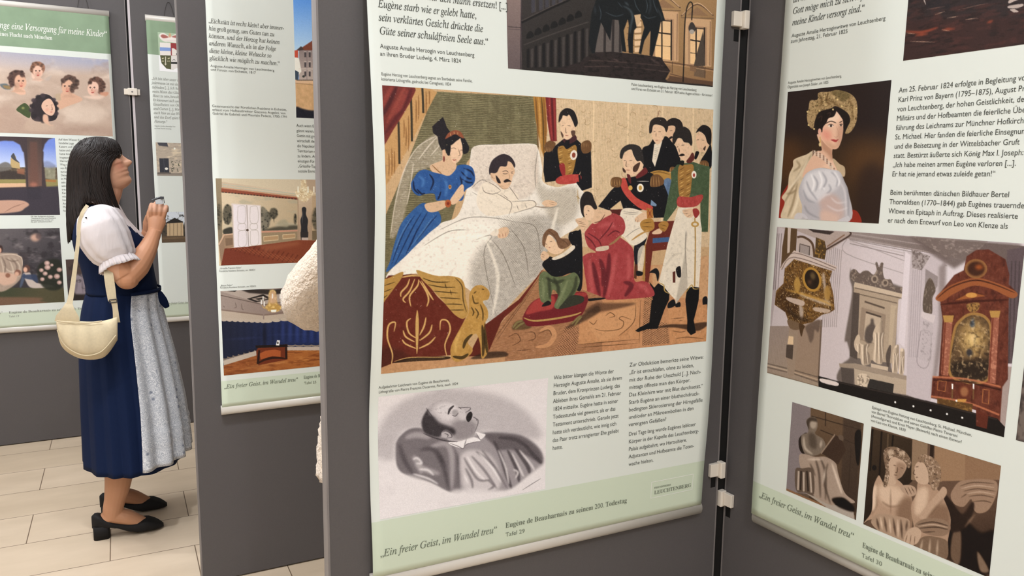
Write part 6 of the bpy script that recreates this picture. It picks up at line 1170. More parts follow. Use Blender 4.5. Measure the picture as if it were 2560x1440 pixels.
    p.ell(545, 1015, 12, 10, '#4a3a30'); p.line([(412, 800), (430, 1165)], '#a8988c', 6, 0.7, False)
    # corner with stove, chandelier
    p.quad([(975, 700), (1100, 720), (1100, 1110), (975, 1100)], ('#c3ad92', '#a58d74', (1000, 750), (1080, 1000))); p.line([(978, 740), (985, 1100)], '#9b836a', 8, 0.8, False); p.quad([(1100, 720), (1600, 700), (1600, 1100), (1100, 1100)], '#b59c7c'); M = p.ell(1140, 920, 40, 100, '#5a5444', 0.9, 3); p.mottle(M, '#26261f', 0.8, 5, 5, 0.5); p.quad([(1100, 1020), (1600, 1010), (1600, 1110), (1100, 1100)], '#6f6048')
    p.poly([(1012, 830), (1030, 815), (1050, 830), (1048, 880), (1065, 930), (1060, 990), (1062, 1080), (1005, 1080), (1005, 990), (1000, 930), (1015, 880)], '#2b2a2c'); p.quad([(1000, 1030), (1068, 1030), (1066, 1100), (1004, 1100)], '#2f2b2a'); p.quad([(1010, 1078), (1066, 1078), (1068, 1112), (1010, 1112)], '#b9a79a'); p.line([(1022, 850), (1015, 960)], '#6b6a6c', 7, 0.6)
    M = p.poly([(1010, 580), (1045, 580), (1060, 650), (1110, 690), (1080, 740), (1040, 772), (1000, 760), (965, 720), (960, 680), (1000, 650)], '#d9c49a', 0.8, 2); p.mottle(M, '#f5ead0', 0.9, 3, 3, 0.5); p.mottle(M, '#9b7d54', 0.6, 3, 3, 0.6)
    for x in (980, 1065, 1115): p.line([(x, 640), (x, 690)], '#f6ecd8', 11, 0.9, False)
    M = p.quad([(350, 1172), (560, 1155), (980, 1100), (1600, 1110), (1600, 1400), (318, 1320)], ('#6f3322', '#7d3f28', (500, 1180), (900, 1280))); p.clip = M
    for k in range(30):
        y = 1110 + k * 9; p.line([(300 + k * 40, y), (380 + k * 40, y + 60)], '#9a5a3a', 9, 0.5, False); p.line([(420 + k * 40, y - 10), (360 + k * 40, y + 70)], '#4f2116', 9, 0.5, False)
    p.quad([(640, 1150), (980, 1110), (1000, 1140), (700, 1200)], '#a56a4a', 0.4, 5); p.clip = None
    p.grain(6, 1.2, 1.2); p.done()

    a = B2.uv(551, 728); b = B2.uv(559, 939)
    p = Pic(B2, None, None, 1.0, '#26304f', 'printed_photograph', rect=(a[0], B2.ur - 0.05, b[1], a[1]), label='photograph of a salon hung with deep blue drapery')
    p.f(460, 660, 3.43)
    p.quad([(305, 190), (1600, 150), (1600, 470), (680, 500), (320, 480)], ('#94857c', '#8a776e', (400, 250), (900, 420))); p.quad([(310, 235), (720, 205), (1600, 160), (1600, 330), (900, 330), (690, 350)], '#a5978c')
    p.poly([(480, 220), (560, 250), (760, 265), (960, 240), (1060, 195), (990, 200), (760, 220), (560, 215)], '#2b2421', 0.95, 1, sm=False); p.poly([(540, 300), (680, 260), (760, 300), (620, 330)], '#2b2421', sm=False); p.poly([(580, 300), (680, 278), (720, 300), (630, 318)], '#9b8c80', sm=False); p.poly([(610, 300), (675, 288), (695, 300), (640, 310)], '#2b2421', sm=False); p.poly([(895, 250), (960, 235), (978, 245), (910, 262)], '#2b2421', sm=False); p.quad([(370, 235), (460, 225), (440, 240)], '#2b2421')
    p.lines([[(315, 270), (500, 310), (680, 350)], [(690, 350), (900, 320), (1160, 280)]], '#4a3d36', 6, 0.8, False); p.lines([[(320, 395), (680, 440)], [(690, 440), (1000, 400), (1200, 390)]], '#7b675c', 14, 0.8, False); p.quad([(320, 400), (680, 445), (680, 490), (320, 470)], '#b0a08f'); p.quad([(690, 445), (1000, 415), (1600, 380), (1600, 480), (690, 490)], '#b3a391')
    p.lines([[(440, 330), (450, 370), (430, 380)], [(495, 340), (500, 385), (515, 395)], [(850, 350), (855, 390), (840, 395)], [(900, 340), (905, 380)], [(340, 360), (350, 375)]], '#5a4a42', 6, 0.8)
    M = p.quad([(320, 475), (680, 495), (1000, 450), (1600, 440), (1600, 690), (880, 690), (640, 740), (335, 800)], ('#1a1f33', '#22305f', (400, 600), (1000, 560))); p.clip = M
    for x in range(820, 1600, 62): p.line([(x, 470), (x - 4, 690)], '#141b38', 20, 0.6, True, b=3); p.line([(x + 30, 480), (x + 28, 680)], '#35488a', 22, 0.45, True, b=4)
    for x in range(340, 800, 60): p.line([(x, 490), (x + 4, 780)], '#11152a', 18, 0.5, True, b=3)
    p.line([(690, 500), (690, 720)], '#0e1120', 26, 0.8, b=4); p.lines([[(340, 650), (680, 630)], [(720, 610), (1160, 600)]], '#3a4878', 12, 0.4, b=3); p.clip = None
    for k in range(8): x = 345 + k * 48; p.ell(x, 478 + k * 2, 27, 16, '#b3a494')
    for k in range(12): x = 720 + k * 72; p.ell(x, 492 - k * 7, 38, 14, '#b8a996')
    for k in range(7): x = 352 + k * 46; p.ell(x, 812 - k * 11, 26, 14, '#77695c'); p.ell(x, 798 - k * 11, 26, 14, '#1a1f33')
    for k in range(10): x = 850 + k * 70; p.ell(x, 698, 38, 12, '#8a7c6c'); p.ell(x, 686, 38, 12, '#1f2a50')
    p.quad([(338, 830), (620, 745), (640, 790), (345, 870)], '#b3a596'); p.quad([(880, 712), (1600, 705), (1600, 745), (880, 742)], '#b9a99a')
    M = p.quad([(340, 872), (640, 780), (900, 742), (1600, 742), (1600, 990), (340, 965)], ('#8b4f28', '#a3622f', (400, 850), (1000, 800))); p.clip = M; p.mottle(M, '#6b3517', 0.6, 4, 16, 0.5); p.mottle(M, '#c4874a', 0.5, 3, 14, 0.6); p.lines([[(520, 900), (700, 860), (900, 840)], [(620, 900), (760, 880)]], '#d3a068', 12, 0.5, b=3); p.clip = None
    p.quad([(620, 745), (650, 700), (885, 690), (890, 820), (640, 870), (628, 830)], '#6b2f18'); p.quad([(612, 700), (890, 690), (890, 712), (620, 722)], '#1c1210'); p.poly([(650, 770), (700, 745), (780, 735), (830, 745), (830, 800), (760, 790), (660, 820)], '#a3542a', sm=False); p.quad([(640, 740), (655, 740), (645, 862), (625, 850)], '#26140e'); p.quad([(868, 715), (886, 712), (888, 815), (870, 815)], '#26140e'); p.line([(625, 860), (700, 820), (790, 805), (885, 815)], '#2b160e', 20, 0.95); p.quad([(800, 655), (825, 657), (818, 700), (790, 698)], '#efeae4'); p.ell(806, 678, 7, 11, '#3a3430')
    M = p.poly([(735, 235), (785, 235), (800, 330), (835, 370), (820, 400), (770, 415), (720, 400), (700, 370), (725, 330)], '#b8904a', 0.95, 1); p.mottle(M, '#ecd08a', 0.8, 4, 4, 0.52); p.poly([(745, 240), (780, 240), (795, 330), (730, 330)], '#c9a58f', 0.7, 3); p.quad([(745, 395), (795, 392), (790, 415), (750, 415)], '#f3ead8')
    for x, y in ((665, 330), (680, 300), (760, 278), (826, 280), (858, 302), (690, 345), (835, 330)): p.line([(x, y - 22), (x, y + 18)], '#f6f0e6', 9, 0.95, False)
    p.lines([[(668, 350), (690, 380), (720, 370)], [(860, 325), (845, 360), (820, 370)]], '#c9a258', 7, 0.9)
    p.grain(6, 1.2, 1.2); p.done()
paint_second()

# ------------------------------------------------------------------ far left banner: children on clouds, arcade, family, interior
def paint_left():
    a = B1.uv(271, 149); b = B1.uv(279, 341)
    p = Pic(B1, None, None, 1.1, '#c3ab98', 'printed_picture', rect=(B1.ul + 0.02, a[0], b[1], a[1]), label='painting of cherub-like children among pink clouds')
    p.f(0, 0, 5.333); A = p.all()
    p.quad([(-2500, 400), (1500, 400), (1500, 1000), (-2500, 1000)], ('#a3a3b5', '#c9b5a8', (600, 720), (600, 1000))); p.quad([(-2500, 950), (1500, 950), (1500, 1900), (-2500, 1900)], '#bfa694', 1, 20); p.mottle(A, '#dcc9b8', 0.7, 24, 40, 0.5, 0.3); p.mottle(A, '#a68c7a', 0.5, 22, 34, 0.58, 0.25); p.poly([(0, 1400), (400, 1560), (800, 1640), (1500, 1700), (1500, 1850), (-500, 1850)], '#a98c7a', 0.6, 14); p.poly([(850, 1440), (1200, 1380), (1460, 1500), (1200, 1660), (900, 1560)], '#dcc7b4', 0.7, 14)
    p.con = 1.02; p.bk = 0.4; rg = random.Random(4)
    def child(x, y, r, hair, face, look, tone='#d8a88c'):
        dk = rgb(hair) * 0.6
        p.poly([(x - .32 * r, y + .6 * r), (x + .3 * r, y + .7 * r), (x + .34 * r, y + 1.05 * r), (x + .7 * r, y + 1.3 * r), (x - .7 * r, y + 1.3 * r), (x - .36 * r, y + 1.05 * r)], rgb(tone) * .93, 1, 3)
        p.ell(x - look * r * .16, y - r * .12, r * .86, r * .84, hair, 1, 2, n=0.14)
        p.ell(x + look * r * .26, y + r * .26, r * .60, r * .76, tone, 1, 1.5, -look * 14)
        p.ell(x - look * r * .15, y + r * .62, r * .34, r * .3, rgb(tone) * .82, .6, 4)
        for k in range(26):
            a = math.pi * (1.0 + k / 25.0) + rg.uniform(-.2, .2) - look * .5; q = rg.uniform(.62, .9)
            p.ell(x - look * r * .12 + r * q * math.cos(a), y - r * .02 + r * q * .95 * math.sin(a), r * rg.uniform(.12, .22), r * rg.uniform(.10, .18), hair if k % 3 else dk, .9, 1.5)
        for k in range(6 if abs(look) > .3 else 0): p.ell(x - look * r * .72 + r * rg.uniform(-.12, .12), y + r * (.05 + .13 * k), r * .2, r * .16, hair if k % 2 else dk, .9, 1.5)
        ex = x + look * r * .34; p.ell(ex + r * .05, y + r * .52, r * .28, r * .2, '#dc8c76', .5, 4)
        for d in (-.24, .20): p.line([(ex + (d - .12) * r, y + r * .16), (ex + d * r, y + r * .10), (ex + (d + .12) * r, y + r * .15)], '#4f332b', 11, .85); p.ell(ex + d * r, y + r * .20, r * .075, r * .045, '#3a2722', .9, 1)
        p.line([(ex + r * .0, y + r * .2), (ex + look * r * .12, y + r * .46), (ex - look * r * .02, y + r * .49)], '#b07a62', 9, .75); p.line([(ex - r * .14, y + r * .68), (ex + r * .02, y + r * .70), (ex + r * .15, y + r * .66)], '#b04a42', 15, .9)
    p.poly([(250, 1120), (330, 1200), (340, 1260), (250, 1260), (180, 1200)], '#dcb096', 1, 2); p.poly([(440, 960), (560, 1060), (520, 1085), (430, 1040)], '#e3c0ab', 1, 2)
    child(245, 1060, 130, '#5a4038', None, 0.9); child(505, 930, 110, '#94664f', None, 0.1, '#e0b59e'); p.poly([(600, 1060), (690, 1010), (650, 1080)], '#b9a89c', 0.8, 2)
    p.poly([(850, 1220), (1020, 1270), (1100, 1340), (900, 1420), (800, 1460), (760, 1380)], '#d3a68a', 1, 3); child(920, 1130, 130, '#5d443a', None, -0.5); child(1270, 1150, 125, '#6b4a3d', None, -0.8, '#e6bca6'); p.poly([(1330, 1240), (1440, 1230), (1440, 1270), (1380, 1290)], '#c98d70', 0.9, 2); p.poly([(1100, 1290), (1250, 1280), (1400, 1280), (1300, 1330)], '#e0c4b0', 0.9, 5); p.poly([(740, 1270), (800, 1250), (810, 1340), (750, 1330)], '#b9a084', 0.9, 3); p.poly([(0, 1130), (90, 1120), (150, 1190), (60, 1190)], '#5f6a6e', 1, 2); p.poly([(40, 1140), (130, 1150), (140, 1190), (70, 1180)], '#a3783c', 0.7, 2)
    p.f(0, 250, 5.333)
    p.poly([(220, 130), (290, 60), (350, 50), (410, 130), (400, 240), (340, 220), (280, 180)], '#3f4d2b', 1, 1); p.ell(310, 110, 20, 16, '#9b9a5c', 0.8, 3); p.poly([(440, 30), (520, -60), (640, -70), (740, 20), (770, 160), (760, 240), (700, 280), (500, 290), (420, 240), (420, 140)], '#2b2326', 1, 1); [p.ell(590 + 175 * math.cos(k * .42) + rg.uniform(-14, 14), 115 + 165 * math.sin(k * .42) + rg.uniform(-10, 10), 34, 28, '#3d3136' if k % 2 else '#221b1e', .9, 2) for k in range(15)]; p.poly([(580, 200), (640, 210), (660, 320), (720, 340), (660, 345), (580, 290)], '#d8ab90', 1, 2); p.poly([(556, 100), (575, 30), (640, -15), (690, 5), (735, 100), (728, 175), (685, 212), (610, 180)], '#e0b59b', 1, 1); p.lines([[(610, 85), (640, 75)], [(680, 72), (705, 68)], [(690, 80), (700, 130), (680, 135)]], '#5b3a30', 8, 0.85); p.line([(670, 165), (705, 160)], '#b5443f', 12, 0.9); p.ell(630, 130, 26, 18, '#dc8f7c', 0.5, 4)
    p.poly([(380, 260), (500, 290), (640, 320), (720, 345), (700, 420), (350, 400)], '#c3a994', 0.7, 8)
    p.grain(5, 1.5, 1.5); p.done()

    a = B1.uv(137, 345); b = B1.uv(146, 537)
    p = Pic(B1, None, None, 1.1, '#7b90cc', 'printed_photograph', rect=(B1.ul + 0.02, a[0], b[1], a[1]), label='photograph of a garden seen through dark arcades')
    p.f(0, 250, 5.333)
    p.quad([(-2500, 480), (800, 480), (800, 1000), (-2500, 1000)], ('#6f86cf', '#c0cbe4', (100, 550), (100, 900))); p.quad([(-2500, 900), (800, 900), (800, 1080), (-2500, 1080)], '#5b4f40', 1, 0, n=0.2); p.mottle(p.all() * p.raster(p.m([(-2500, 840), (800, 880), (800, 1080), (-2500, 1080)])), '#a3957a', 0.6, 4, 5, 0.56)
    p.quad([(0, 930), (340, 960), (340, 1060), (0, 1060)], '#3b3330', 0.9, 3); p.quad([(-2500, 1060), (800, 1060), (800, 1160), (-2500, 1200)], '#8d8353'); p.quad([(-2500, 1130), (360, 1110), (360, 1180), (-2500, 1230)], '#d0aa88')
    p.poly([(140, 900), (145, 790), (160, 740), (185, 710), (215, 760), (220, 790), (265, 850), (270, 920)], '#b59c6e', sm=False); p.poly([(150, 760), (170, 720), (190, 715), (220, 790), (265, 840), (200, 810)], '#4a4a4e'); p.poly([(-60, 900), (60, 830), (140, 860), (140, 930), (-60, 960)], '#6b6660', 0.9, 2); p.quad([(230, 920), (330, 920), (330, 1000), (230, 980)], '#a3684c', 0.7, 2); p.quad([(600, 880), (740, 880), (740, 1060), (600, 1050)], '#8d8a74', 0.9, 2, n=0.25); p.quad([(600, 1060), (750, 1070), (750, 1100), (600, 1090)], '#a3683c', 0.8); p.poly([(590, 830), (650, 820), (740, 870), (740, 900), (600, 900)], '#7d86a8', 0.8, 3)
    p.poly([(-2500, 470), (730, 490), (735, 500), (650, 530), (600, 590), (575, 680), (585, 700), (580, 800), (600, 1000), (620, 1160), (1000, 1160), (1000, 1700), (-2500, 1700), (-2500, 1250), (350, 1160), (340, 900), (320, 700), (305, 690), (270, 600), (180, 550), (60, 545), (-60, 560), (-200, 700), (-220, 1000), (-500, 1000), (-520, 700), (-700, 560), (-2500, 560)], '#43383a', 1, 1, sm=False); p.quad([(360, 500), (560, 500), (560, 1150), (380, 1160)], ('#4a3d3a', '#6b5148', (450, 550), (450, 1100))); p.quad([(400, 560), (500, 560), (515, 1150), (400, 1150)], '#6b4a3f', 0.6, 4); p.ell(450, 1130, 50, 30, '#b0705c', 0.7, 5); p.quad([(360, 1170), (540, 1170), (550, 1330), (370, 1330)], '#2f2a2c', 0.9, 2); p.poly([(-2500, 1250), (340, 1180), (1000, 1170), (1000, 1700), (-2500, 1700)], '#3a3640', 0.75, 3)
    p.poly([(-400, 1370), (0, 1340), (280, 1340), (390, 1390), (340, 1440), (200, 1500), (-400, 1520)], '#bb9480', 1, 1); p.lines([[(100, 1480), (200, 1420), (330, 1380)], [(60, 1500), (160, 1440), (280, 1400)]], '#8d6a5c', 8, 0.8)
    p.grain(5, 1.2, 1.2); p.done()

    a = B1.uv(149, 570); b = B1.uv(159, 755)
    p = Pic(B1, None, None, 1.1, '#4a4547', 'printed_picture', rect=(B1.ul + 0.02, a[0], b[1], a[1]), label='dark painting of a mother with children by a rose bush')
    p.f(0, 500, 4.235); A = p.all()
    p.quad([(-2500, 290), (800, 290), (800, 960), (-2500, 960)], ('#5d5759', '#383438', (100, 350), (400, 800))); p.mottle(A, '#857c7c', 0.6, 12, 24, 0.55); p.mottle(A, '#2a2629', 0.6, 14, 20, 0.55); p.bk = .35; p.ell(375, 400, 50, 40, '#c9a08a', 0.85, 8); p.ell(410, 385, 30, 32, '#5a4a4a', 0.8, 4); p.quad([(200, 550), (300, 560), (290, 700), (220, 690)], '#3a3336', 0.7, 5)
    p.quad([(-2500, 930), (800, 930), (800, 1200), (-2500, 1200)], ('#3f4230', '#4f4a35', (100, 950), (400, 1080))); p.poly([(-2500, 1060), (200, 1030), (420, 1070), (300, 1110), (-2500, 1150)], '#7a5a48', 0.8, 6)
    p.poly([(-2200, 600), (-60, 560), (200, 590), (240, 640), (235, 780), (200, 860), (100, 940), (0, 975), (-200, 960), (-2200, 900)], '#a08d7e', 1, 3, n=0.1); p.lines([[(10, 620), (40, 760), (20, 860)], [(90, 610), (140, 740), (130, 860)], [(150, 620), (210, 700), (200, 820)], [(40, 700), (110, 760), (210, 740)]], '#d2c1ae', 12, .7, b=2); p.line([(-20, 590), (120, 575), (225, 610), (240, 700)], '#cbb9a6', 10, .8); p.lines([[(20, 600), (60, 700), (40, 820)], [(120, 620), (180, 700), (160, 830)], [(60, 620), (130, 650), (200, 640)]], '#6b5a50', 14, 0.7, b=2); p.poly([(-60, 780), (60, 770), (180, 800), (150, 880), (20, 900)], '#c9a590', 0.9, 4); p.ell(85, 800, 26, 24, '#8a5f4c', 1, 2); p.ell(190, 770, 34, 32, '#7b5446', 1, 2); p.ell(180, 785, 24, 24, '#c99f88', 1, 2); p.ell(8, 520, 24, 40, '#3a2a28', 1, 2); p.ell(0, 535, 18, 28, '#c99a84', 1, 2)
    p.poly([(245, 780), (320, 770), (340, 830), (400, 880), (550, 905), (540, 920), (420, 935), (320, 925), (270, 850)], '#b9aba3', 1, 2); p.poly([(240, 790), (270, 800), (235, 910), (210, 920)], '#4a5468', 1, 2); p.poly([(250, 800), (330, 790), (390, 800), (400, 880), (350, 850), (260, 830)], '#35405a', 0.9, 2); p.ell(285, 730, 36, 40, '#5b3f38', 1, 2); p.ell(270, 740, 22, 28, '#d3a68e', 1, 2)
    M = p.poly([(400, 720), (500, 640), (640, 650), (670, 900), (560, 960), (440, 900)], '#25281f', 0.9, 6)
    for x, y, r in ((440, 745, 24), (505, 715, 32), (500, 670, 30), (480, 780, 26), (535, 815, 26), (605, 810, 32), (630, 740, 28), (450, 840, 24), (630, 875, 26), (550, 690, 18)): p.ell(x, y, r, r * 0.85, '#b5938a', 0.95, 3); p.ell(x + 4, y - 2, r * 0.5, r * 0.4, '#d6bdb4', 0.8, 3)
    p.grain(5, 1.2, 1.2); p.done()

    a = B1.uv(164, 649); b = B1.uv(172, 752)
    p = Pic(B1, None, None, 1.0, '#453c3c', 'printed_photograph', rect=(a[0], B1.ur - 0.02, b[1], a[1]), label='small dim photograph of a room with draped furniture')
    p.f(0, 500, 4.235); p.quad([(690, 620), (1400, 620), (1400, 800), (690, 800)], '#4a3c38', 1, 4); p.poly([(790, 820), (850, 790), (920, 800), (930, 960), (900, 1010), (800, 1000)], '#8a7f86', 1, 4); p.lines([[(820, 830), (810, 980)], [(870, 820), (880, 990)]], '#5b5058', 14, 0.7, b=2); p.quad([(740, 1000), (1400, 1000), (1400, 1080), (740, 1080)], '#2b2422', 1, 3); p.mottle(p.all(), '#2b2424', 0.5, 8, 8, 0.55); p.done()
paint_left()

# ------------------------------------------------------------------ banner with coat of arms
def paint_arms():
    a = B1b.uv(389, 356); b = B1b.uv(393, 439)
    p = Pic(B1b, None, None, 1.1, '#b3a594', 'printed_photograph', rect=(a[0], a[0] + 0.30, b[1], a[1]), label='photograph of a sunlit house front with dark shutters')
    p.f(0, 250, 5.333); p.mottle(p.all(), '#d9c9ae', 0.8, 6, 16, 0.5); p.mottle(p.all(), '#8d8074', 0.5, 5, 12, 0.58); p.quad([(2100, 570), (2230, 570), (2245, 625), (2120, 610)], '#4a4a50'); p.quad([(2125, 780), (2250, 780), (2260, 970), (2135, 970)], '#3a3b42'); p.line([(2185, 790), (2195, 960)], '#565860', 6, 0.9, False); p.ell(2222, 918, 22, 16, '#e8e4da'); p.quad([(2425, 820), (2480, 820), (2490, 980), (2430, 975)], '#3a3b42'); p.quad([(2420, 620), (2500, 615), (2500, 670), (2430, 668)], '#4a4a50'); p.mottle(p.raster(p.m([(2280, 800), (2400, 800), (2410, 960), (2290, 960)])), '#3f4238', 0.9, 3, 3, 0.55); p.quad([(2095, 975), (2900, 975), (2900, 1020), (2095, 1010)], '#8d8378'); p.quad([(2100, 968), (2280, 968), (2280, 985), (2100, 985)], '#5b5450', 0.9); p.ell(2330, 650, 12, 14, '#efe8dc'); p.grain(6, 1, 1); p.done()
    a = B1b.uv(401, 530); b = B1b.uv(403, 607)
    p = Pic(B1b, None, None, 1.1, '#4a4238', 'printed_photograph', rect=(a[0], a[0] + 0.29, b[1], a[1]), label='photograph of a pavilion under trees')
    p.f(0, 500, 4.235); p.quad([(1690, 120), (2300, 120), (2300, 260), (1690, 260)], '#c9cfd6', 1, 3); p.mottle(p.all(), '#2b2a26', 0.8, 5, 6, 0.55); p.poly([(1760, 240), (1850, 190), (1940, 230), (1940, 260), (1760, 260)], '#2b2724', sm=False); p.quad([(1770, 250), (1940, 240), (1945, 380), (1770, 385)], '#b9a07e'); 
    for x in (1800, 1840, 1880, 1920): p.line([(x, 250), (x, 380)], '#6b5a44', 6, 0.8, False)
    p.quad([(1690, 385), (2300, 380), (2300, 450), (1690, 450)], '#5d4c3a', 1, 2); p.line([(1700, 410), (1980, 400)], '#8d7658', 14, 0.6, b=2); p.grain(6, 1, 1); p.done()
    # the arms themselves: one small picture over the edge of the green band
    c = B1b.uv(395, 80); d = B1b.uv(403, 178)
    w0 = B1b.uv(396, 120)[0]
    G = '#a7bb9f'
    p = Pic(B1b, None, None, 1.6, '#eef0e8', 'printed_coat_of_arms', rect=(w0, w0 + 0.235, d[1] - 0.0, c[1]), label='coat of arms under a red and ermine cap')
    p.f(300, 0, 4.8)
    ve = B1b.px(np.array([w0, w0 + 0.2]), np.array([2.13, 2.13])); e0 = (ve - np.array([300, 0])) * 4.8
    p.quad([(300, 100), (1500, 100), (1500, float(e0[1][1] + (e0[1][1] - e0[0][1]) / (e0[1][0] - e0[0][0]) * (1500 - e0[1][0]))), (300, float(e0[0][1] - 8))], G)
    cx = 614
    p.poly([(478, 510), (760, 525), (755, 700), (720, 790), (640, 840), (560, 825), (500, 760), (482, 660)], '#5d5f45', sm=False)
    p.quad([(478, 510), (610, 518), (612, 668), (482, 664)], '#ded8d2'); p.quad([(479, 568), (611, 574), (611, 614), (480, 612)], '#7d97cc'); p.quad([(610, 518), (760, 525), (755, 672), (612, 668)], '#94393c'); p.quad([(622, 580), (650, 582), (690, 612), (700, 668), (625, 666)], '#dcd4cc'); p.quad([(676, 640), (690, 640), (690, 660), (676, 660)], '#2b2624')
    p.poly([(482, 664), (612, 668), (614, 835), (560, 825), (500, 760)], '#56583c', sm=False); p.line([(548, 680), (548, 785)], '#d8d2c0', 10, 0.9, False); p.line([(535, 770), (562, 770)], '#d8d2c0', 6, 0.9, False)
    for x, y in ((510, 705), (522, 735), (510, 735), (580, 705), (592, 735), (575, 735), (520, 700), (592, 700)): p.ell(x, y, 6, 6, '#d0c8a8')
    p.poly([(614, 668), (755, 672), (740, 760), (700, 810), (640, 840), (614, 835)], '#d8d2cc', sm=False); p.quad([(614, 745), (745, 745), (735, 772), (614, 768)], '#3a3a38'); p.lines([[(630, 730), (650, 715), (665, 730)], [(690, 725), (705, 715)]], '#3a3a38', 7, 0.9)
    p.poly([(470, 440), (485, 405), (530, 400), (580, 430), (605, 440), (640, 425), (700, 400), (740, 420), (740, 500), (690, 520), (600, 505), (520, 495)], '#e5dcd6', 1, 1); p.poly([(490, 435), (510, 415), (550, 425), (585, 450), (520, 460)], '#a3625a', 1, 1); p.poly([(620, 445), (670, 425), (720, 430), (710, 460)], '#a3625a', 1, 1); p.ell(600, 430, 16, 24, '#c99a78', 0.9, 1); p.ell(600, 395, 9, 12, '#c9a06a'); p.line([(500, 475), (600, 490), (720, 490)], '#c9bdb4', 14, 0.6, b=2)
    p.done()
paint_arms()

# frame of the small logo on the middle banner
def logo_frame():
    c = [(1628, 1205), (1733, 1189), (1731, 1226), (1628, 1246)]
    uv = [B3.uv(*q) for q in c]; V = []; F = []
    u0, u1 = uv[0][0], uv[1][0]; v1, v0 = uv[0][1], uv[3][1]; t = 0.0016
    def bar(a0, a1, b0, b1):
        k = len(V); n = 8
        for i in range(n + 1):
            for j in (0, 1):
                if a1 - a0 > b1 - b0: V.append(B3.P(np.array([a0 + (a1 - a0) * i / n]), np.array([b0 if j == 0 else b1]), 0.0006)[0])
                else: V.append(B3.P(np.array([a0 if j == 0 else a1]), np.array([b0 + (b1 - b0) * i / n]), 0.0006)[0])
        for i in range(n): F.append((k + 2 * i, k + 2 * i + 2, k + 2 * i + 3, k + 2 * i + 1))
    bar(u0, u1, v1 - t, v1); bar(u0, u1, v0, v0 + t); bar(u0, u0 + t, v0, v1); bar(u1 - t, u1, v0, v1)
    keep(link('logo_frame', mesh_of('logo_frame', V, F), INK['white']), B3.root)
logo_frame()
# ------------------------------------------------------------------ people
class Frame:
    """standing place with axes: x = the way the person faces, y = to the side away from us, z = up"""
    def __init__(s, o, deg):
        a = math.radians(deg); s.o = np.asarray(o, float); s.x = np.array([math.cos(a), math.sin(a), 0]); s.y = np.array([-math.sin(a), math.cos(a), 0])
    def w(s, x, y, z): return s.o + x * s.x + y * s.y + np.array([0, 0, z])
    def at(s, px, py, y=0.0):
        """place seen at a photograph pixel, at sideways distance y from the body's middle"""
        d = ray(px, py); k = ((s.o - EYE) @ s.y + y) / (d @ s.y); return EYE + d * k
    def loc(s, P): q = P - s.o; return np.array([q @ s.x, q @ s.y, q[2]])

def sm_tube(bm, pts, rs, seg=14, n=5, flat=None):
    P = catmull(np.asarray(pts, float), False, n); t = np.linspace(0, len(rs) - 1, len(P)); R = np.interp(t, np.arange(len(rs)), rs)
    return tube(bm, list(P), list(R), seg, True, flat)

def ball(bm, c, r, sc=(1, 1, 1), fr=None):
    m = Matrix.Translation(tuple(c))
    if fr is not None: m = m @ Matrix(((fr.x[0], fr.y[0], 0, 0), (fr.x[1], fr.y[1], 0, 0), (0, 0, 1, 0), (0, 0, 0, 1)))
    bmesh.ops.create_uvsphere(bm, u_segments=16, v_segments=10, radius=r, matrix=m @ Matrix.Diagonal((*sc, 1)))

HEAD_Z = [-.118, -.112, -.104, -.095, -.086, -.079, -.073, -.067, -.061, -.057, -.052, -.047, -.042, -.037, -.031, -.025, -.018, -.008, .002, .012, .022, .032, .045, .06, .075, .09, .102, .11, .115]
HEAD_F = [.046, .066, .080, .086, .0855, .0835, .0845, .0895, .0885, .0865, .0915, .0905, .0885, .089, .0885, .088, .0875, .0875, .087, .0865, .0895, .0925, .0935, .091, .083, .066, .044, .022, .004]
HEAD_B = [-.005, -.02, -.032, -.04, -.046, -.05, -.054, -.058, -.062, -.064, -.067, -.07, -.072, -.075, -.078, -.08, -.083, -.087, -.09, -.092, -.094, -.095, -.094, -.09, -.082, -.068, -.05, -.03, -.008]
HEAD_W = [.022, .034, .043, .049, .053, .055, .057, .0585, .06, .061, .062, .063, .064, .065, .066, .067, .068, .070, .071, .072, .073, .074, .0745, .073, .068, .057, .042, .026, .006]
NOSE = {-.042: .012, -.037: .023, -.031: .0285, -.025: .0275, -.018: .0215, -.008: .0145, .002: .0095, .012: .006, .022: .003}
def head_mesh(bm, place):
    """a head with chin, lips, nose and eye hollows; place(x, y, z) puts head coordinates into the world"""
    rings = []
    for z, f, b, w in zip(HEAD_Z, HEAD_F, HEAD_B, HEAD_W):
        nz0 = z; b = b * .80 + (.0 if z > -.05 else .004); z = .03 + (z - .03) * .84 if z > .03 else z
        cx = f * 0.30 + b * 0.70 if z < -.02 else (f + b) / 2; ring = []
        for k in range(56):
            t = 2 * math.pi * k / 56; c, s = math.cos(t), math.sin(t)
            x = cx + (f - cx) * math.copysign(abs(c) ** 0.85, c) if c > 0 else cx + (cx - b) * math.copysign(abs(c) ** 0.9, c)
            y = w * math.copysign(abs(s) ** 0.92, s)
            if c > 0:
                nz = NOSE.get(nz0, 0.0); x += nz * math.exp(-(y / (0.0085 + 0.006 * (z < -.024))) ** 2)
                ee = math.exp(-((z - .008) / .013) ** 2) * math.exp(-((abs(y) - .032) / .017) ** 2); x -= .010 * ee
                x += .005 * math.exp(-((z + .022) / .02) ** 2) * math.exp(-((abs(y) - .042) / .016) ** 2)
            ring.append(place(x, y, z))
        rings.append(ring)
    loft(bm, rings)

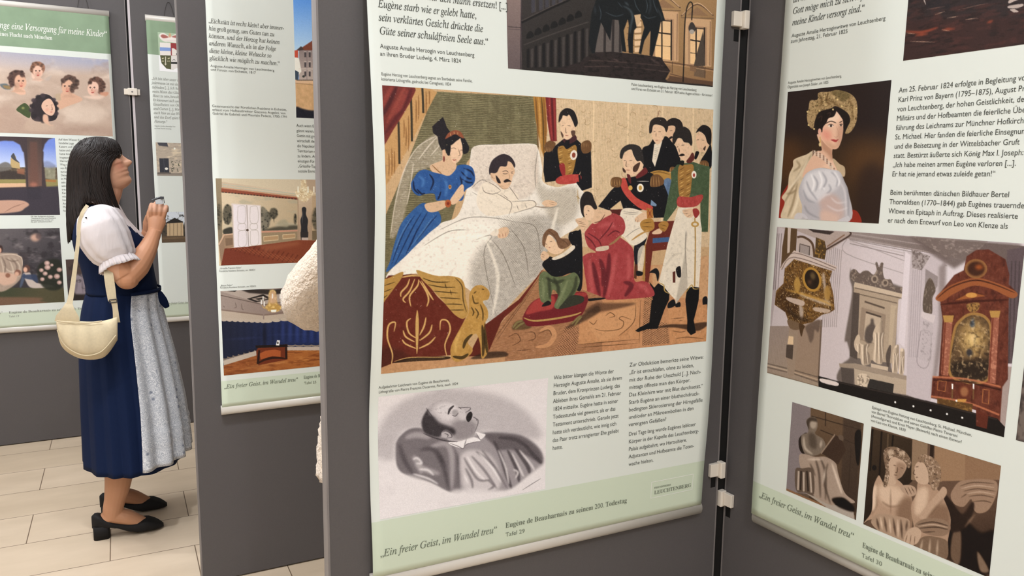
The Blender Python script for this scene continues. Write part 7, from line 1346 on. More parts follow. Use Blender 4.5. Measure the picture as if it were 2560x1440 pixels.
def finish_body(name, bm, fr, voxel, shade):
    """fuse the limbs into one skin, smooth it and colour it by place"""
    bmesh.ops.recalc_face_normals(bm, faces=bm.faces)
    me = bpy.data.meshes.new('t'); bm.to_mesh(me); bm.free()
    o = bpy.data.objects.new('t', me); COL.objects.link(o)
    r = o.modifiers.new('r', 'REMESH'); r.mode = 'VOXEL'; r.voxel_size = voxel
    s = o.modifiers.new('s', 'SMOOTH'); s.factor = 0.5; s.iterations = 3
    bpy.context.view_layer.update()
    m2 = bpy.data.meshes.new_from_object(o.evaluated_get(bpy.context.evaluated_depsgraph_get()))
    bpy.data.objects.remove(o); bpy.data.meshes.remove(me)
    n = len(m2.vertices); co = np.zeros(n * 3); m2.vertices.foreach_get('co', co); co = co.reshape(-1, 3)
    rgbv = shade(co); a = rgbv / 255.0; L = np.where(a <= 0.04045, a / 12.92, ((a + 0.055) / 1.055) ** 2.4)
    at = m2.color_attributes.new('skin', 'FLOAT_COLOR', 'POINT'); at.data.foreach_set('color', np.concatenate([L, np.ones((n, 1))], 1).ravel().astype(np.float32))
    m2.vertices.foreach_set('co', (co - fr.o).ravel().astype(np.float32)); m2.update()
    m2.materials.clear(); q = link(name, m2, SKIN_M, None, True); q.location = tuple(fr.o); return q
SKIN_M = bpy.data.materials.new('skin'); SKIN_M.use_nodes = True
_b = SKIN_M.node_tree.nodes['Principled BSDF']; _b.inputs['Roughness'].default_value = 0.5; _b.inputs['Subsurface Weight'].default_value = 0.08; _b.inputs['Subsurface Radius'].default_value = (0.012, 0.005, 0.003)
_a2 = SKIN_M.node_tree.nodes.new('ShaderNodeVertexColor'); _a2.layer_name = 'skin'; SKIN_M.node_tree.links.new(_a2.outputs['Color'], _b.inputs['Base Color'])

navy = mat('navy_dirndl_cloth', (15, 29, 60), 0.85, spec=0.15, noise=0.06, nscale=250, bump=0.08, bscale=900)
white_c = mat('white_cotton', (226, 217, 217), 0.8, spec=0.2, bump=0.55, bscale=16, stretch=(1.6, 1.6, .5))
black_s = mat('black_suede', (22, 20, 20), 0.75)
linen = mat('natural_linen', (212, 196, 164), 0.85, spec=0.15, noise=0.05, nscale=120, bump=0.12, bscale=500)
hair_m = mat('dark_brown_hair', (30, 21, 18), 0.52, spec=0.35, noise=0.5, nscale=60, stretch=(1.5, 1.5, 0.1))
def apron_mat():
    m = mat('grey_paisley_cotton', (196, 198, 204), 0.8, spec=0.15); nt = m.node_tree; b = nt.nodes['Principled BSDF']
    tc = nt.nodes.new('ShaderNodeTexCoord'); n = nt.nodes.new('ShaderNodeTexNoise'); n.inputs['Scale'].default_value = 34; n.inputs['Detail'].default_value = 2; n.inputs['Distortion'].default_value = 1.5
    nt.links.new(tc.outputs['Object'], n.inputs['Vector'])
    w = nt.nodes.new('ShaderNodeMath'); w.operation = 'MULTIPLY'; w.inputs[1].default_value = 60; nt.links.new(n.outputs['Fac'], w.inputs[0])
    s = nt.nodes.new('ShaderNodeMath'); s.operation = 'SINE'; nt.links.new(w.outputs[0], s.inputs[0])
    rp = nt.nodes.new('ShaderNodeValToRGB'); rp.color_ramp.elements[0].position = 0.0; rp.color_ramp.elements[1].position = 0.55
    rp.color_ramp.elements[0].color = (*lin((180, 183, 190)), 1); rp.color_ramp.elements[1].color = (*lin((226, 226, 228)), 1)
    nt.links.new(s.outputs[0], rp.inputs[0])
    v = nt.nodes.new('ShaderNodeTexVoronoi'); v.inputs['Scale'].default_value = 22; nt.links.new(tc.outputs['Object'], v.inputs['Vector'])
    r2 = nt.nodes.new('ShaderNodeValToRGB'); r2.color_ramp.elements[0].position = 0.10; r2.color_ramp.elements[1].position = 0.2; r2.color_ramp.elements[0].color = (*lin((138, 146, 166)), 1); r2.color_ramp.elements[1].color = (1, 1, 1, 1)
    nt.links.new(v.outputs['Distance'], r2.inputs[0])
    mx = nt.nodes.new('ShaderNodeMix'); mx.data_type = 'RGBA'; mx.blend_type = 'MULTIPLY'; mx.inputs[0].default_value = 0.8
    nt.links.new(rp.outputs[0], mx.inputs[6]); nt.links.new(r2.outputs[0], mx.inputs[7]); nt.links.new(mx.outputs[2], b.inputs['Base Color']); return m
apron_m = apron_mat()

def woman():
    fr = Frame((-1.60, 3.09, 0), 25.0); A = fr.at; X = lambda px, py, y=0: fr.loc(A(px, py, y))[0]; Z = lambda py, px=300: fr.loc(A(px, py))[2]
    # ---- body: head, neck, trunk, arms, hands, legs
    bm = bmesh.new(); tl = math.radians(21); ct, st = math.cos(tl), math.sin(tl)
    nose = fr.loc(A(329, 403)); hx, hz = 0.1145, -0.028
    ho = np.array([nose[0] - (hx * ct - hz * st), 0, nose[2] - (hx * st + hz * ct)])
    place = lambda x, y, z: fr.w(ho[0] + x * ct - z * st, y, ho[2] + x * st + z * ct)
    head_mesh(bm, place)
    sm_tube(bm, [place(-.02, 0, -.05), A(275, 466), A(265, 498), A(256, 530)], [.052, .045, .049, .06], 18)
    sm_tube(bm, [A(256, 528), A(262, 565), A(276, 620), A(300, 700), A(300, 790), A(304, 830)], [.035, .062, .09, .10, .12, .09], 20)
    sm_tube(bm, [A(245, 540, -.05), A(242, 545, -.13), A(244, 556, -.175)], [.04, .038, .04], 14); sm_tube(bm, [A(245, 540, .05), A(242, 545, .13), A(244, 556, .175)], [.04, .038, .04], 14)
    # right arm, forearm raised
    sm_tube(bm, [A(246, 560, -.178), A(262, 600, -.20), A(290, 655, -.215), A(313, 688, -.22)], [.038, .05, .052, .046], 16)
    ball(bm, A(318, 695, -.22), .044)
    sm_tube(bm, [A(316, 693, -.22), A(342, 665, -.20), A(366, 628, -.165), A(381, 595, -.135), A(387, 578, -.122)], [.044, .0465, .037, .0275, .0255], 16)
    sm_tube(bm, [A(387, 580, -.122), A(390, 565, -.115), A(392, 555, -.108), A(394, 545, -.10)], [.025, .030, .0345, .030], 16, flat=(fr.y, 0.55))
    fy = -.105
    for k, (dx, top, ln) in enumerate(((-19, 512, 1.0), (-7, 508, 1.08), (6, 510, 1.02), (19, 517, 0.88))):
        b0 = A(393 + dx * 0.75, 547, fy); b1 = A(395 + dx, 525, fy - .010); b2 = A(397 + dx * 0.98, top, fy + .006); b3 = A(399 + dx * 0.95, top + 3, fy + .030); b4 = A(400 + dx * 0.9, top + 13, fy + .038)
        sm_tube(bm, [b0, b1, b2, b3, b4], [.0095, .0086, .0084, .0078, .0066], 10)
    sm_tube(bm, [A(381, 560, fy + .01), A(373, 540, fy + .022), A(378, 520, fy + .034), A(388, 510, fy + .040)], [.013, .0115, .010, .0085], 10)
    # left arm beyond the body, hand close to the right hand
    sm_tube(bm, [A(246, 560, .178), A(262, 600, .20), A(300, 665, .20), A(318, 690, .19)], [.05, .052, .048, .044], 14); ball(bm, A(318, 692, .19), .043)
    sm_tube(bm, [A(318, 690, .19), A(345, 655, .14), A(366, 610, .05), A(374, 575, .0)], [.043, .044, .034, .026], 14)
    sm_tube(bm, [A(374, 577, .0), A(378, 560, -.015), A(383, 543, -.03)], [.026, .032, .030], 12, flat=(fr.y, 0.6))
    for k in range(4):
        dx = -10 + k * 8; sm_tube(bm, [A(383 + dx, 547, -.025), A(386 + dx, 530, -.035), A(390 + dx, 517, -.055), A(393 + dx, 514, -.068)], [.0098, .0094, .0086, .007], 8)
    sm_tube(bm, [A(376, 560, -.02), A(371, 545, -.04), A(374, 530, -.055)], [.012, .0105, .0085], 8)
    # legs and feet
    sN = fr.loc(A(232, 1342, -.09))[0]; sF = fr.loc(A(250, 1262, .125))[0]
    for y, sb, kx, cx_ in ((-.09, sN, 318, .118), (.125, sF, 312, .104)):
        hip = fr.w(fr.loc(A(300, 800))[0], y * 0.8, .86); kn = fr.w(fr.loc(A(kx, 1040))[0], y, .47)
        sm_tube(bm, [hip, kn * .6 + hip * .4, kn, fr.w(sb + cx_, y, .33), fr.w(sb + .102, y, .22), fr.w(sb + .088, y, .155), fr.w(sb + .078, y, .11), fr.w(sb + .072, y, .075)], [.085, .075, .060, .060, .049, .040, .038, .034], 18)
        sm_tube(bm, [fr.w(sb + .036, y, .07), fr.w(sb + .075, y, .085), fr.w(sb + .125, y, .070), fr.w(sb + .175, y, .040), fr.w(sb + .225, y, .022)], [.024, .034, .033, .027, .012], 16)
    mo = np.array(place(.09, 0, -.058)); ck = [np.array(place(.07, s * .045, -.03)) for s in (-1, 1)]
    def shade(co):
        base = np.array([212, 160, 130.0]); c = np.tile(base, (len(co), 1))
        low = (co[:, 2] < .62)[:, None]; c = np.where(low, np.array([190, 138, 104.0]), c)
        arm = ((co - fr.o) @ fr.x > 0.02) & (co[:, 2] > .8) & (co[:, 2] < 1.32); c = np.where(arm[:, None], np.array([206, 148, 112.0]), c)
        d = np.linalg.norm((co - mo) * np.array([1, 1, 1.0]), axis=1); lips = np.clip((0.015 - d) / .005, 0, 1)[:, None]
        c = c * (1 - lips) + np.array([160, 80, 72.0]) * lips
        for q in ck:
            k = np.exp(-(np.linalg.norm(co - q, axis=1) / .024) ** 2)[:, None] * 0.4; c = c * (1 - k) + np.array([206, 120, 100.0]) * k
        return c
    body = finish_body('person', bm, fr, .0028, shade)
    tag(body, 'woman with long dark hair in a navy dirndl and grey apron, looking up', 'person')
    K = lambda o: keep(o, body)
    for s in (-1, 1):
        bm = bmesh.new(); ball(bm, place(.0775, s * .031, .008), .0115); K(obj('eye', bm, EYE_M, None, True))
        bm = bmesh.new(); tube(bm, [place(.083, s * .043, .010), place(.0905, s * .033, .0165), place(.090, s * .022, .012)], .0016, 6); K(obj('eyelashes', bm, hair_m))
        bm = bmesh.new(); sm_tube(bm, [place(.078, s * .052, .028), place(.091, s * .036, .034), place(.096, s * .018, .029)], [.001, .003, .002], 6); K(obj('eyebrow', bm, hair_m))
    # ---- bodice and blouse front from one set of rings
    lv = [(728, 217, 391, .150), (712, 216, 390, .150), (690, 211, 385, .152), (660, 203, 380, .158), (640, 196, 378, .162), (623, 189, 375, .166), (605, 185, 369, .170), (592, 183, 358, .172), (575, 184, 342, .174), (560, 187, 328, .172), (546, 191, 316, .160), (532, 197, 308, .135), (520, 206, 302, .105), (512, 218, 297, .080)]
    rings = []; N = 64
    for py, xb, xf, w in lv:
        za = fr.loc(A((xb + xf) / 2, py))[2]; xa, xe = X(xb, py), X(xf, py); c = (xa + xe) / 2; h = (xe - xa) / 2
        rings.append([fr.w(c + h * math.copysign(abs(math.cos(t)) ** .9, math.cos(t)), w * math.copysign(abs(math.sin(t)) ** .85, math.sin(t)), za) for t in np.linspace(0, 2 * math.pi, N, endpoint=False)])
    up = []
    for i in range(len(rings) - 1):
        for s in range(3): t = s / 3; up.append([np.asarray(a) * (1 - t) + np.asarray(b) * t for a, b in zip(rings[i], rings[i + 1])])
    up.append(rings[-1])
    V = [p for r in up for p in r]; Fb, Fw = [], []
    n0, n1 = X(300, 547), X(359, 594); z0, z1 = Z(543), Z(597, 359)
    for i in range(len(up) - 1):
        for k in range(N):
            f = (i * N + k, i * N + (k + 1) % N, (i + 1) * N + (k + 1) % N, (i + 1) * N + k)
            q = fr.loc(sum(np.asarray(V[j]) for j in f) / 4); line = z1 + (z0 - z1) * (n1 - q[0]) / (n1 - n0)
            (Fw if (q[0] > X(272, 540) and q[2] > line and abs(q[1]) < .125) else Fb).append(f)
    def sub(name, Fs, m, off):
        me = mesh_of(name, V, Fs); o = link(name, me, m, None, True); so = o.modifiers.new('thickness', 'SOLIDIFY'); so.thickness = .004; so.offset = off; return K(o)
    sub('bodice', Fb, navy, 1.0); sub('blouse_front', Fw, white_c, 0.2)
    bm = bmesh.new(); tube(bm, [p for p in catmull([A(300, 545, -.11), A(322, 574, -.105), A(345, 590, -.085), A(361, 596, -.03), A(361, 596, .03), A(345, 590, .085)], False, 5)], .005, 8); K(obj('bodice_piping', bm, navy))
    bm = bmesh.new(); ball(bm, A(377, 684, -.04), .006, (1, 1, 1)); K(obj('button', bm, edge_m, None, True))
    bm = bmesh.new(); ball(bm, A(377, 660, -.04), .006); K(obj('button', bm, edge_m, None, True))
    # blouse yoke collar peeping out at the nape
    bm = bmesh.new(); sm_tube(bm, [A(226, 508, .05), A(222, 504, 0), A(226, 500, -.05), A(236, 505, -.075)], [.008, .011, .011, .006], 8); K(obj('blouse_collar', bm, white_c, None, True))
    # ---- puff sleeves with ruffled cuff
    for s in (-1, 1):
        c0 = [A(236, 520, s * .150), A(241, 537, s * .175), A(252, 568, s * .195), A(265, 600, s * .205), A(281, 632, s * .212), A(293, 650, s * .214)]
        rr = [.034, .068, .085, .088, .079, .064]; P = catmull(np.array(c0), False, 6); R = np.interp(np.linspace(0, 5, len(P)), range(6), rr); rings = []
        ax = P[-1] - P[0]; ax /= np.linalg.norm(ax); e1 = fr.y - ax * (fr.y @ ax); e1 /= np.linalg.norm(e1); e2 = np.cross(ax, e1)
        for i, (p, r) in enumerate(zip(P, R)):
            t = i / (len(P) - 1); g = .05 * math.sin(math.pi * t) ** .5 + .05 * (t > .85)
            rings.append([p + (r * (1 + g * math.sin(9 * a + 3 * t + 2 * math.sin(3 * a)) * (0.35 + .65 * abs(2 * t - 1)))) * (math.cos(a) * e1 * .9 + math.sin(a) * e2) for a in np.linspace(0, 2 * math.pi, 72, endpoint=False)])
        bm = bmesh.new(); loft(bm, rings); sl = K(obj('puff_sleeve', bm, white_c, None, True))
        rings = []
        for j, (d, r, am) in enumerate(((-.004, .063, .0), (.006, .066, .05), (.018, .069, .10), (.030, .072, .13))):
            rings.append([P[-1] + ax * (d + .002 * math.sin(5 * a)) + r * (1 + am * .55 * math.sin(26 * a)) * (math.cos(a) * e1 * .92 + math.sin(a) * e2) for a in np.linspace(0, 2 * math.pi, 208, endpoint=False)])
        bm = bmesh.new(); loft(bm, rings, True, False, False); rf = K(obj('sleeve_ruffle', bm, white_c, None, True)); so = rf.modifiers.new('thickness', 'SOLIDIFY'); so.thickness = .0015
    for x_, y_ in ((215, 544), (211, 557), (210, 568), (233, 517)): 
        bm = bmesh.new(); ball(bm, A(x_, y_, -.245 if y_ > 530 else -.185), .0032); K(obj('cutwork_eyelet', bm, black_s))
    # ---- skirt with pleats, apron, bow
    sk = [(722, 218, 390, .150), (745, 211, 392, .166), (771, 205, 395, .182), (800, 201, 402, .196), (889, 199, 424, .222), (1000, 203, 446, .246), (1100, 208, 458, .262), (1140, 210, 461, .268)]
    ys = np.array([q[0] for q in sk]); yy = np.linspace(722, 1140, 34); N = 240
    def skirt_ring(py, off, t, ple):
        xb, xf, w = (np.interp(py, ys, [q[k] for q in sk]) for k in (1, 2, 3)); za = fr.loc(A(320, py))[2]; xa, xe = X(xb, py), X(xf, py); c = (xa + xe) / 2; h = (xe - xa) / 2 + off; w = w + off
        g = (py - 722) / 418.0; R = 1 + ple * (.018 + .045 * g) * (abs(((t * 8 / math.pi + .16 * math.sin(4 * t + 1)) % 1.0) - .5) * 2 - .5)
        return fr.w(c + h * R * math.cos(t), w * R * math.sin(t), za)
    rings = [[skirt_ring(py, 0, t, 1.0) for t in np.linspace(0, 2 * math.pi, N, endpoint=False)] for py in yy]
    bm = bmesh.new(); loft(bm, rings, True, False, False); o = K(obj('skirt', bm, navy, None, True)); so = o.modifiers.new('thickness', 'SOLIDIFY'); so.thickness = .003
    rings = []
    for py in np.linspace(724, 1128, 44):
        g = (py - 724) / 404.0; lim = 1.30 + .12 * g; tk = .004 if (1052 < py < 1058 or 1066 < py < 1072) else 0
        rings.append([skirt_ring(py, .012 + tk + .010 * g + (.004 + .010 * g) * math.sin(t * 17 + 1.5 * math.sin(2 * t)), t, .25) for t in np.linspace(-lim, lim, 90)])
    bm = bmesh.new(); loft(bm, rings, False, False, False); o = K(obj('apron', bm, apron_m, None, True)); so = o.modifiers.new('thickness', 'SOLIDIFY'); so.thickness = .002
    bm = bmesh.new(); loft(bm, [[skirt_ring(py, .016, t, 0) for t in np.linspace(-1.32, 1.32, 40)] for py in (719, 727)], False, False, False); o = K(obj('apron_waistband', bm, navy, None, True)); so = o.modifiers.new('thickness', 'SOLIDIFY'); so.thickness = .004
    bm = bmesh.new(); sm_tube(bm, [A(389, 726, -.03), A(396, 736, -.05), A(408, 752, -.055), A(418, 768, -.05)], [.010, .018, .017, .010], 12, flat=(fr.y, .3)); K(obj('ribbon_tail', bm, navy, None, True))
    # ---- shoes
    for yc, x0 in ((-.09, sN), (.125, sF)):
        rings = []
        for k in range(25):
            t = k / 24; xx = x0 + .262 * t; w = np.interp(t, [0, .03, .1, .25, .45, .7, .86, .95, 1], [.010, .022, .031, .034, .032, .041, .036, .024, .008])
            bot = np.interp(t, [0, .25, .36, .48, .62, 1], [.046, .044, .036, .018, .006, .007]); top = np.interp(t, [0, .05, .12, .22, .35, .5, .62, .70, .78, .9, 1], [.096, .106, .100, .078, .058, .049, .048, .056, .056, .040, .020])
            rings.append([fr.w(xx, yc + w * math.copysign(abs(math.cos(a)) ** .6, math.cos(a)), (bot + top) / 2 + (top - bot) / 2 * math.copysign(abs(math.sin(a)) ** .6, math.sin(a))) for a in np.linspace(0, 2 * math.pi, 24, endpoint=False)])
        bm = bmesh.new(); loft(bm, rings); sh = K(obj('shoe', bm, black_s, None, True))
        bm = bmesh.new(); loft(bm, [[fr.w(x0 + .003 + .062 * (0.5 + .5 * math.copysign(abs(math.cos(a)) ** .5, math.cos(a))) * q + .004 * (1 - q), yc + .029 * q * math.copysign(abs(math.sin(a)) ** .5, math.sin(a)), z) for a in np.linspace(0, 2 * math.pi, 20, endpoint=False)] for z, q in ((.0012, .98), (.03, .96), (.056, 1.05))])
        hl = obj('block_heel', bm, black_s, None, True); hl.parent = sh; hl.matrix_parent_inverse = Matrix.Identity(4)
    # ---- hair: a shell with fringe and curtains, covered with locks
    hs = [(342, 236, 262, 262, .020), (346, 214, 280, 280, .050), (353, 203, 289, 289, .068), (362, 192, 296, 296, .080), (374, 184, 301, 301, .088), (384, 179, 303, 300, .090), (396, 175, 305, 286, .091), (412, 172, 306, 279, .091), (432, 170, 306, 276, .091), (455, 169, 306, 279, .092), (485, 169, 304, 287, .095), (515, 168, 306, 298, .104), (540, 168, 312, 309, .112), (556, 168, 318, 316, .116)]
    HY = [q[0] for q in hs]
    def hair_pt(py, t, off=0.0):
        """t 0..1 from the near front edge round the back to the far front edge"""
        xb, xfull, xf, w = (float(np.interp(py, HY, [q[k] for q in hs])) for k in (1, 2, 3, 4))
        xa, xe, xo = X(xb, py), X(xfull, py), X(xf, py); c = (xa + xe) / 2; h = (xe - xa) / 2 + off
        p0 = math.acos(max(-1, min(1, (xo - c) / h))) if py > 380 else 0.0
        a = -p0 - (2 * math.pi - 2 * p0) * t
        za = fr.loc(A((xb + xf) / 2, py))[2]
        return fr.w(c + h * math.cos(a), (w + off) * math.sin(a), za)
    rings = [[hair_pt(py, t, .0015 * math.sin(60 * t) + .001 * math.sin(23 * t + py * .02)) for t in np.linspace(0, 1, 90)] for py in list(np.linspace(342, 380, 12)) + list(np.linspace(381, 488, 18))]
    bm = bmesh.new(); loft(bm, rings, False, False, False); bm.faces.new([bm.verts.new(tuple(p)) for p in rings[0]])
    rg = random.Random(11)
    for k in range(520):
        t = rg.random(); y0 = rg.uniform(345, 372); y1 = np.interp(min(t, 1 - t), [0, .03, .08, .14, .20, .25, .33, .42, .5], [558, 556, 540, 518, 502, 506, 560, 598, 606]) + rg.uniform(-12, 3)
        fr_t = (t < .10 or t > .90); dt = rg.uniform(-.012, .012); pts = []
        for j in range(12):
            q = j / 11; py = y0 + (y1 - y0) * q; pts.append(hair_pt(min(py, 556), min(1, max(0, t + dt * q + .004 * math.sin(6 * q + k))), rg.uniform(.0004, .0022)) - np.array([0, 0, max(0, py - 556) * .0016]))
        r = rg.uniform(.0014, .0030); tube(bm, pts, [r * (0.5 + .5 * math.sin(math.pi * min(1, .15 + q * .8))) for q in np.linspace(0, 1, 12)], 5, True)
    for k in range(90):       # fringe
        t = rg.uniform(-.17, .17) % 1.0; y1 = 384 + rg.uniform(-3, 3) - 9 * (abs((t + .5) % 1.0 - .5) > .11)
        pts = [hair_pt(343 + (min(y1, 379.9) - 343) * q, t, rg.uniform(.001, .003)) for q in np.linspace(0, 1, 7)]; pts.append(pts[-1] - np.array([0, 0, max(.002, (y1 - 376) * .0016)]) - fr.x * .001)
        tube(bm, pts, [.001, .002, .0024, .0026, .0026, .0024, .0018, .0008], 5, True)
    K(obj('hair', bm, hair_m, None, True))
    return fr, A, X
EYE_M = mat('eye', (52, 38, 32), 0.15, spec=0.6)
WF, WA, WX = woman()

def shoulder_bag():
    fr, A = WF, WA; yb = -.300
    root = empty('shoulder_bag', tuple(A(215, 860, yb)), 'cream crescent shoulder bag hanging at the hip of the woman in the dirndl', 'bag')
    K = lambda o: keep(o, root)
    tp = [(140, 800), (170, 801), (200, 803), (230, 804), (262, 801), (294, 792)]
    bt = [(141, 812), (152, 862), (180, 888), (217, 899), (262, 892), (294, 850)]
    rings = []; n = 26
    for k in range(n):
        t = k / (n - 1); a = catmull(np.array(tp, float), False, 8); b = catmull(np.array(bt, float), False, 8); i = t * (len(a) - 1)
        pa = np.array([np.interp(i, range(len(a)), a[:, 0]), np.interp(i, range(len(a)), a[:, 1])]); pb = np.array([np.interp(i, range(len(b)), b[:, 0]), np.interp(i, range(len(b)), b[:, 1])])
        th = .052 * math.sin(math.pi * min(max(t, .02), .98)) ** .45 + .004; m = (pa + pb) / 2; ring = []
        for j in range(22):
            w = 2 * math.pi * j / 22; c = math.cos(w); s = math.sin(w); f = (c + 1) / 2
            f2 = 0.5 + 0.5 * math.copysign(abs(c) ** .75, c); q = pa * f2 + pb * (1 - f2)
            ring.append(A(q[0], q[1], yb - th * s * (1.0 - .35 * f) + .002 * math.sin(9 * t * 3 + 5 * f)))
        rings.append(ring)
    bm = bmesh.new(); loft(bm, rings); K(obj('bag_body', bm, linen, None, True))
    seam = [A(x, y, yb - .045) for x, y in catmull(np.array([(143, 825), (158, 858), (185, 880), (217, 889), (255, 878), (290, 838)], float), False, 5)]
    bm = bmesh.new(); tube(bm, seam, .0022, 6); K(obj('seam', bm, linen))
    bm = bmesh.new(); tube(bm, [A(x, y, yb - .030) for x, y in catmull(np.array([(142, 803), (180, 806), (220, 807), (255, 803)], float), False, 5)], .003, 6); K(obj('zip_edge', bm, linen))
    def band(name, pts, ws, m=linen, th=.002):
        P = catmull(np.asarray(pts, float), False, 8); W = np.interp(np.linspace(0, len(ws) - 1, len(P)), range(len(ws)), ws); d = np.gradient(P, axis=0); d /= np.linalg.norm(d, axis=1)[:, None]
        sd = np.cross(d, fr.y); sd /= np.linalg.norm(sd, axis=1)[:, None] + 1e-9; rr = [[p - s * w, p + s * w, p + s * w - fr.y * th, p - s * w - fr.y * th] for p, s, w in zip(P, sd, W)]
        bm = bmesh.new(); loft(bm, rr); bmesh.ops.recalc_face_normals(bm, faces=bm.faces); return K(obj(name, bm, m))
    band('strap_tab', [A(168, 804, yb - .01), A(169, 790, yb - .012), A(171, 770, yb - .01), A(173, 757, yb)], [.040, .036, .018, .009])
    band('strap', [A(173, 762, yb - .004), A(181, 720, -.285), A(190, 650, -.265), A(196, 594, -.245), A(198, 560, -.235), A(206, 532, -.225), A(219, 513, -.185)], [.010, .008, .0065, .006, .006, .006, .006])
    band('strap', [A(268, 660, -.235), A(272, 690, -.262), A(277, 725, -.272), A(281, 752, -.276)], [.012, .016, .016, .014])
    band('strap', [A(284, 748, -.284), A(288, 770, -.284), A(290, 790, -.284), A(291, 806, -.280)], [.011, .009, .010, .013])
    bm = bmesh.new(); tube(bm, [A(x, y, -.288) for x, y in ((273, 750), (291, 748), (292, 755), (274, 757), (273, 750))], .0022, 6); K(obj('strap_buckle', bm, cord_m))
shoulder_bag()

def folded_glasses():
    A = WA; root = empty('eyeglasses', tuple(A(395, 498, -.13)), 'small folded eyeglasses held up in the woman\'s raised hand', 'eyeglasses'); K = lambda o: keep(o, root)
    fm2 = mat('grey_metal_frame', (86, 88, 92), 0.35, metal=0.6); lm = mat('pale_lens', (214, 218, 222), 0.1, spec=0.6)
    bm = bmesh.new(); tube(bm, [A(380, 500, -.125), A(392, 496, -.128), A(404, 492, -.13)], .0028, 8); K(obj('temple_arm', bm, fm2))
    bm = bmesh.new(); box_pts(bm, A(405, 494.5, -.13), WF.x * .007, WF.y * .004, Z3 * .005, .001); K(obj('hinge', bm, fm2))
    bm = bmesh.new(); box_pts(bm, A(398, 502, -.126), WF.x * .014, WF.y * .0018, Z3 * .013, .004); K(obj('lens', bm, lm))
    bm = bmesh.new(); tube(bm, [A(387, 499, -.127), A(409, 495, -.127), A(411, 508, -.127)], .0018, 6); K(obj('rim', bm, fm2))
folded_glasses()

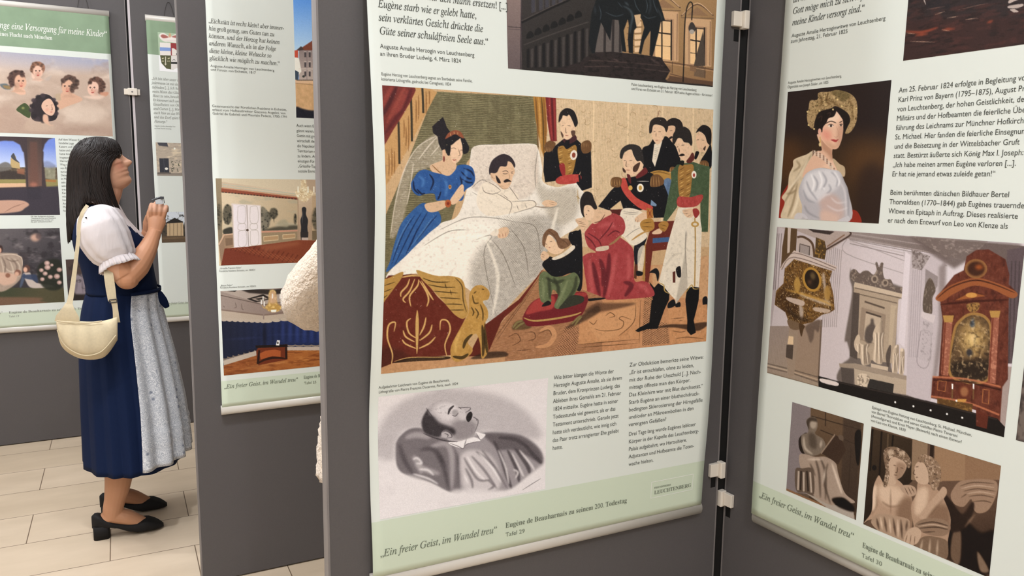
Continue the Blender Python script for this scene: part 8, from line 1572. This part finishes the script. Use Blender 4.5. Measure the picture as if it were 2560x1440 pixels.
def coat_person():
    """visitor behind the middle panel: only an elbow and the side of a fluffy coat show"""
    fr = Frame((-0.275, 2.27, 0), 118.0)      # faces the second panel
    D0 = 2.27
    def S(px, py, dep=D0): d = ray(px, py); return EYE + d * (dep / d[1])
    bm = bmesh.new(); w = fr.w
    place = lambda x, y, z: w(.02 + x, y, 1.53 + z)
    head_mesh(bm, place)
    sm_tube(bm, [w(-.005, 0, 1.48), w(-.015, 0, 1.42), w(-.02, 0, 1.36)], [.056, .052, .065], 16)
    sm_tube(bm, [w(-.02, 0, 1.37), w(-.015, 0, 1.2), w(0, 0, 1.02), w(0, 0, .86)], [.08, .13, .12, .13], 18)
    el = S(770, 752); sh = w(-.02, .17, 1.33); wr = w(.20, .10, 1.08)
    for s in (1, -1):
        e = el if s > 0 else w(.0, -.24, 1.05); q = wr if s > 0 else w(.22, -.10, 1.08)
        sm_tube(bm, [w(-.02, s * .10, 1.36), w(-.02, s * .16, 1.31), e, e * .5 + q * .5, q], [.04, .042, .042, .038, .026], 14)
        sm_tube(bm, [q, q + fr.x * .05 - fr.y * s * .02, q + fr.x * .085 - fr.y * s * .03], [.026, .036, .03], 12, flat=(np.array([0, 0, 1.0]), .55))
        for k in range(4):
            b = q + fr.x * .08 - fr.y * s * (.03 + .0) + fr.y * (k - 1.5) * .017; sm_tube(bm, [b, b + fr.x * .035, b + fr.x * .055 - Z3 * .012, b + fr.x * .058 - Z3 * .03], [.009, .009, .008, .006], 8)
        sm_tube(bm, [q + fr.x * .03, q + fr.x * .05 - fr.y * s * .05, q + fr.x * .075 - fr.y * s * .06], [.012, .010, .008], 8)
        sm_tube(bm, [w(0, s * .08, .9), w(.005, s * .09, .5), w(-.01, s * .09, .3), w(-.015, s * .09, .09)], [.09, .06, .055, .038], 14)
        sm_tube(bm, [w(-.03, s * .09, .05), w(.05, s * .095, .045), w(.15, s * .10, .03)], [.036, .036, .026], 12)
    body = finish_body('person', bm, fr, .006, lambda co: np.tile(np.array([214, 164, 136.0]), (len(co), 1)))
    tag(body, 'person in a cream fluffy coat, only an elbow showing past the middle panel edge', 'person'); K = lambda o: keep(o, body)
    teddy = mat('cream_teddy_fleece', (222, 204, 184), 0.95, spec=0.1, noise=0.12, nscale=70, bump=0.9, bscale=110, sheen=0.4)
    rg = np.random.RandomState(5)
    def fluff(rings, name):
        bm = bmesh.new(); rr = [[np.asarray(p) + rg.randn(3) * .0022 for p in r] for r in rings]; loft(bm, rr); return K(obj(name, bm, teddy, None, True))
    lv = [(.60, .235, .318), (.68, .23, .314), (.77, .22, .300), (.84, .21, .275), (1.0, .19, .235), (1.15, .185, .225), (1.28, .165, .215), (1.36, .13, .20), (1.40, .10, .125), (1.43, .085, .09)]
    zz = np.linspace(.60, 1.43, 66); rings = []
    for z in zz:
        a = np.interp(z, [q[0] for q in lv], [q[1] for q in lv]); b = np.interp(z, [q[0] for q in lv], [q[2] for q in lv])
        rings.append([w(-.01 + a * math.cos(t) * .9, b * math.sin(t), z) for t in np.linspace(0, 2 * math.pi, 110, endpoint=False)])
    fluff(rings, 'coat')
    for s in (1, -1):
        e = el if s > 0 else w(.0, -.24, 1.05); q = wr if s > 0 else w(.22, -.10, 1.08)
        P = catmull(np.array([w(-.02, s * .10, 1.345), w(-.02, s * .185, 1.29), e * .35 + w(-.02, s * .2, 1.28) * .65 + fr.y * s * .01, e, e * .5 + q * .5 - Z3 * .02, q]), False, 8); R = np.interp(np.linspace(0, 5, len(P)), range(6), [.07, .082, .080, .078, .07, .052])
        bm = bmesh.new(); tube(bm, list(P), list(R), 40, True)
        for v in bm.verts: v.co += Vector(rg.randn(3) * .0022)
        K(obj('coat_sleeve', bm, teddy, None, True))
    bm = bmesh.new(); ball(bm, w(.0, 0, 1.575), .112, (.98, .82, 1.0), fr); sm_tube(bm, [w(-.06, 0, 1.56), w(-.085, 0, 1.48), w(-.08, 0, 1.40)], [.07, .075, .05], 16, flat=(fr.x, .6))
    o = K(obj('hair', bm, hair_m, None, True))
    for s in (1, -1):
        bm = bmesh.new(); sm_tube(bm, [w(0, s * .09, .62), w(.0, s * .09, .35), w(-.012, s * .09, .12)], [.085, .07, .058], 16); K(obj('trouser_leg', bm, mat('dark_trousers', (48, 48, 54), .8), None, True))
        bm = bmesh.new(); sm_tube(bm, [w(-.055, s * .09, .05), w(.0, s * .093, .055), w(.09, s * .098, .042), w(.17, s * .10, .032)], [.040, .050, .042, .028], 16, flat=(Z3, .95)); K(obj('shoe', bm, black_s, None, True))
coat_person()
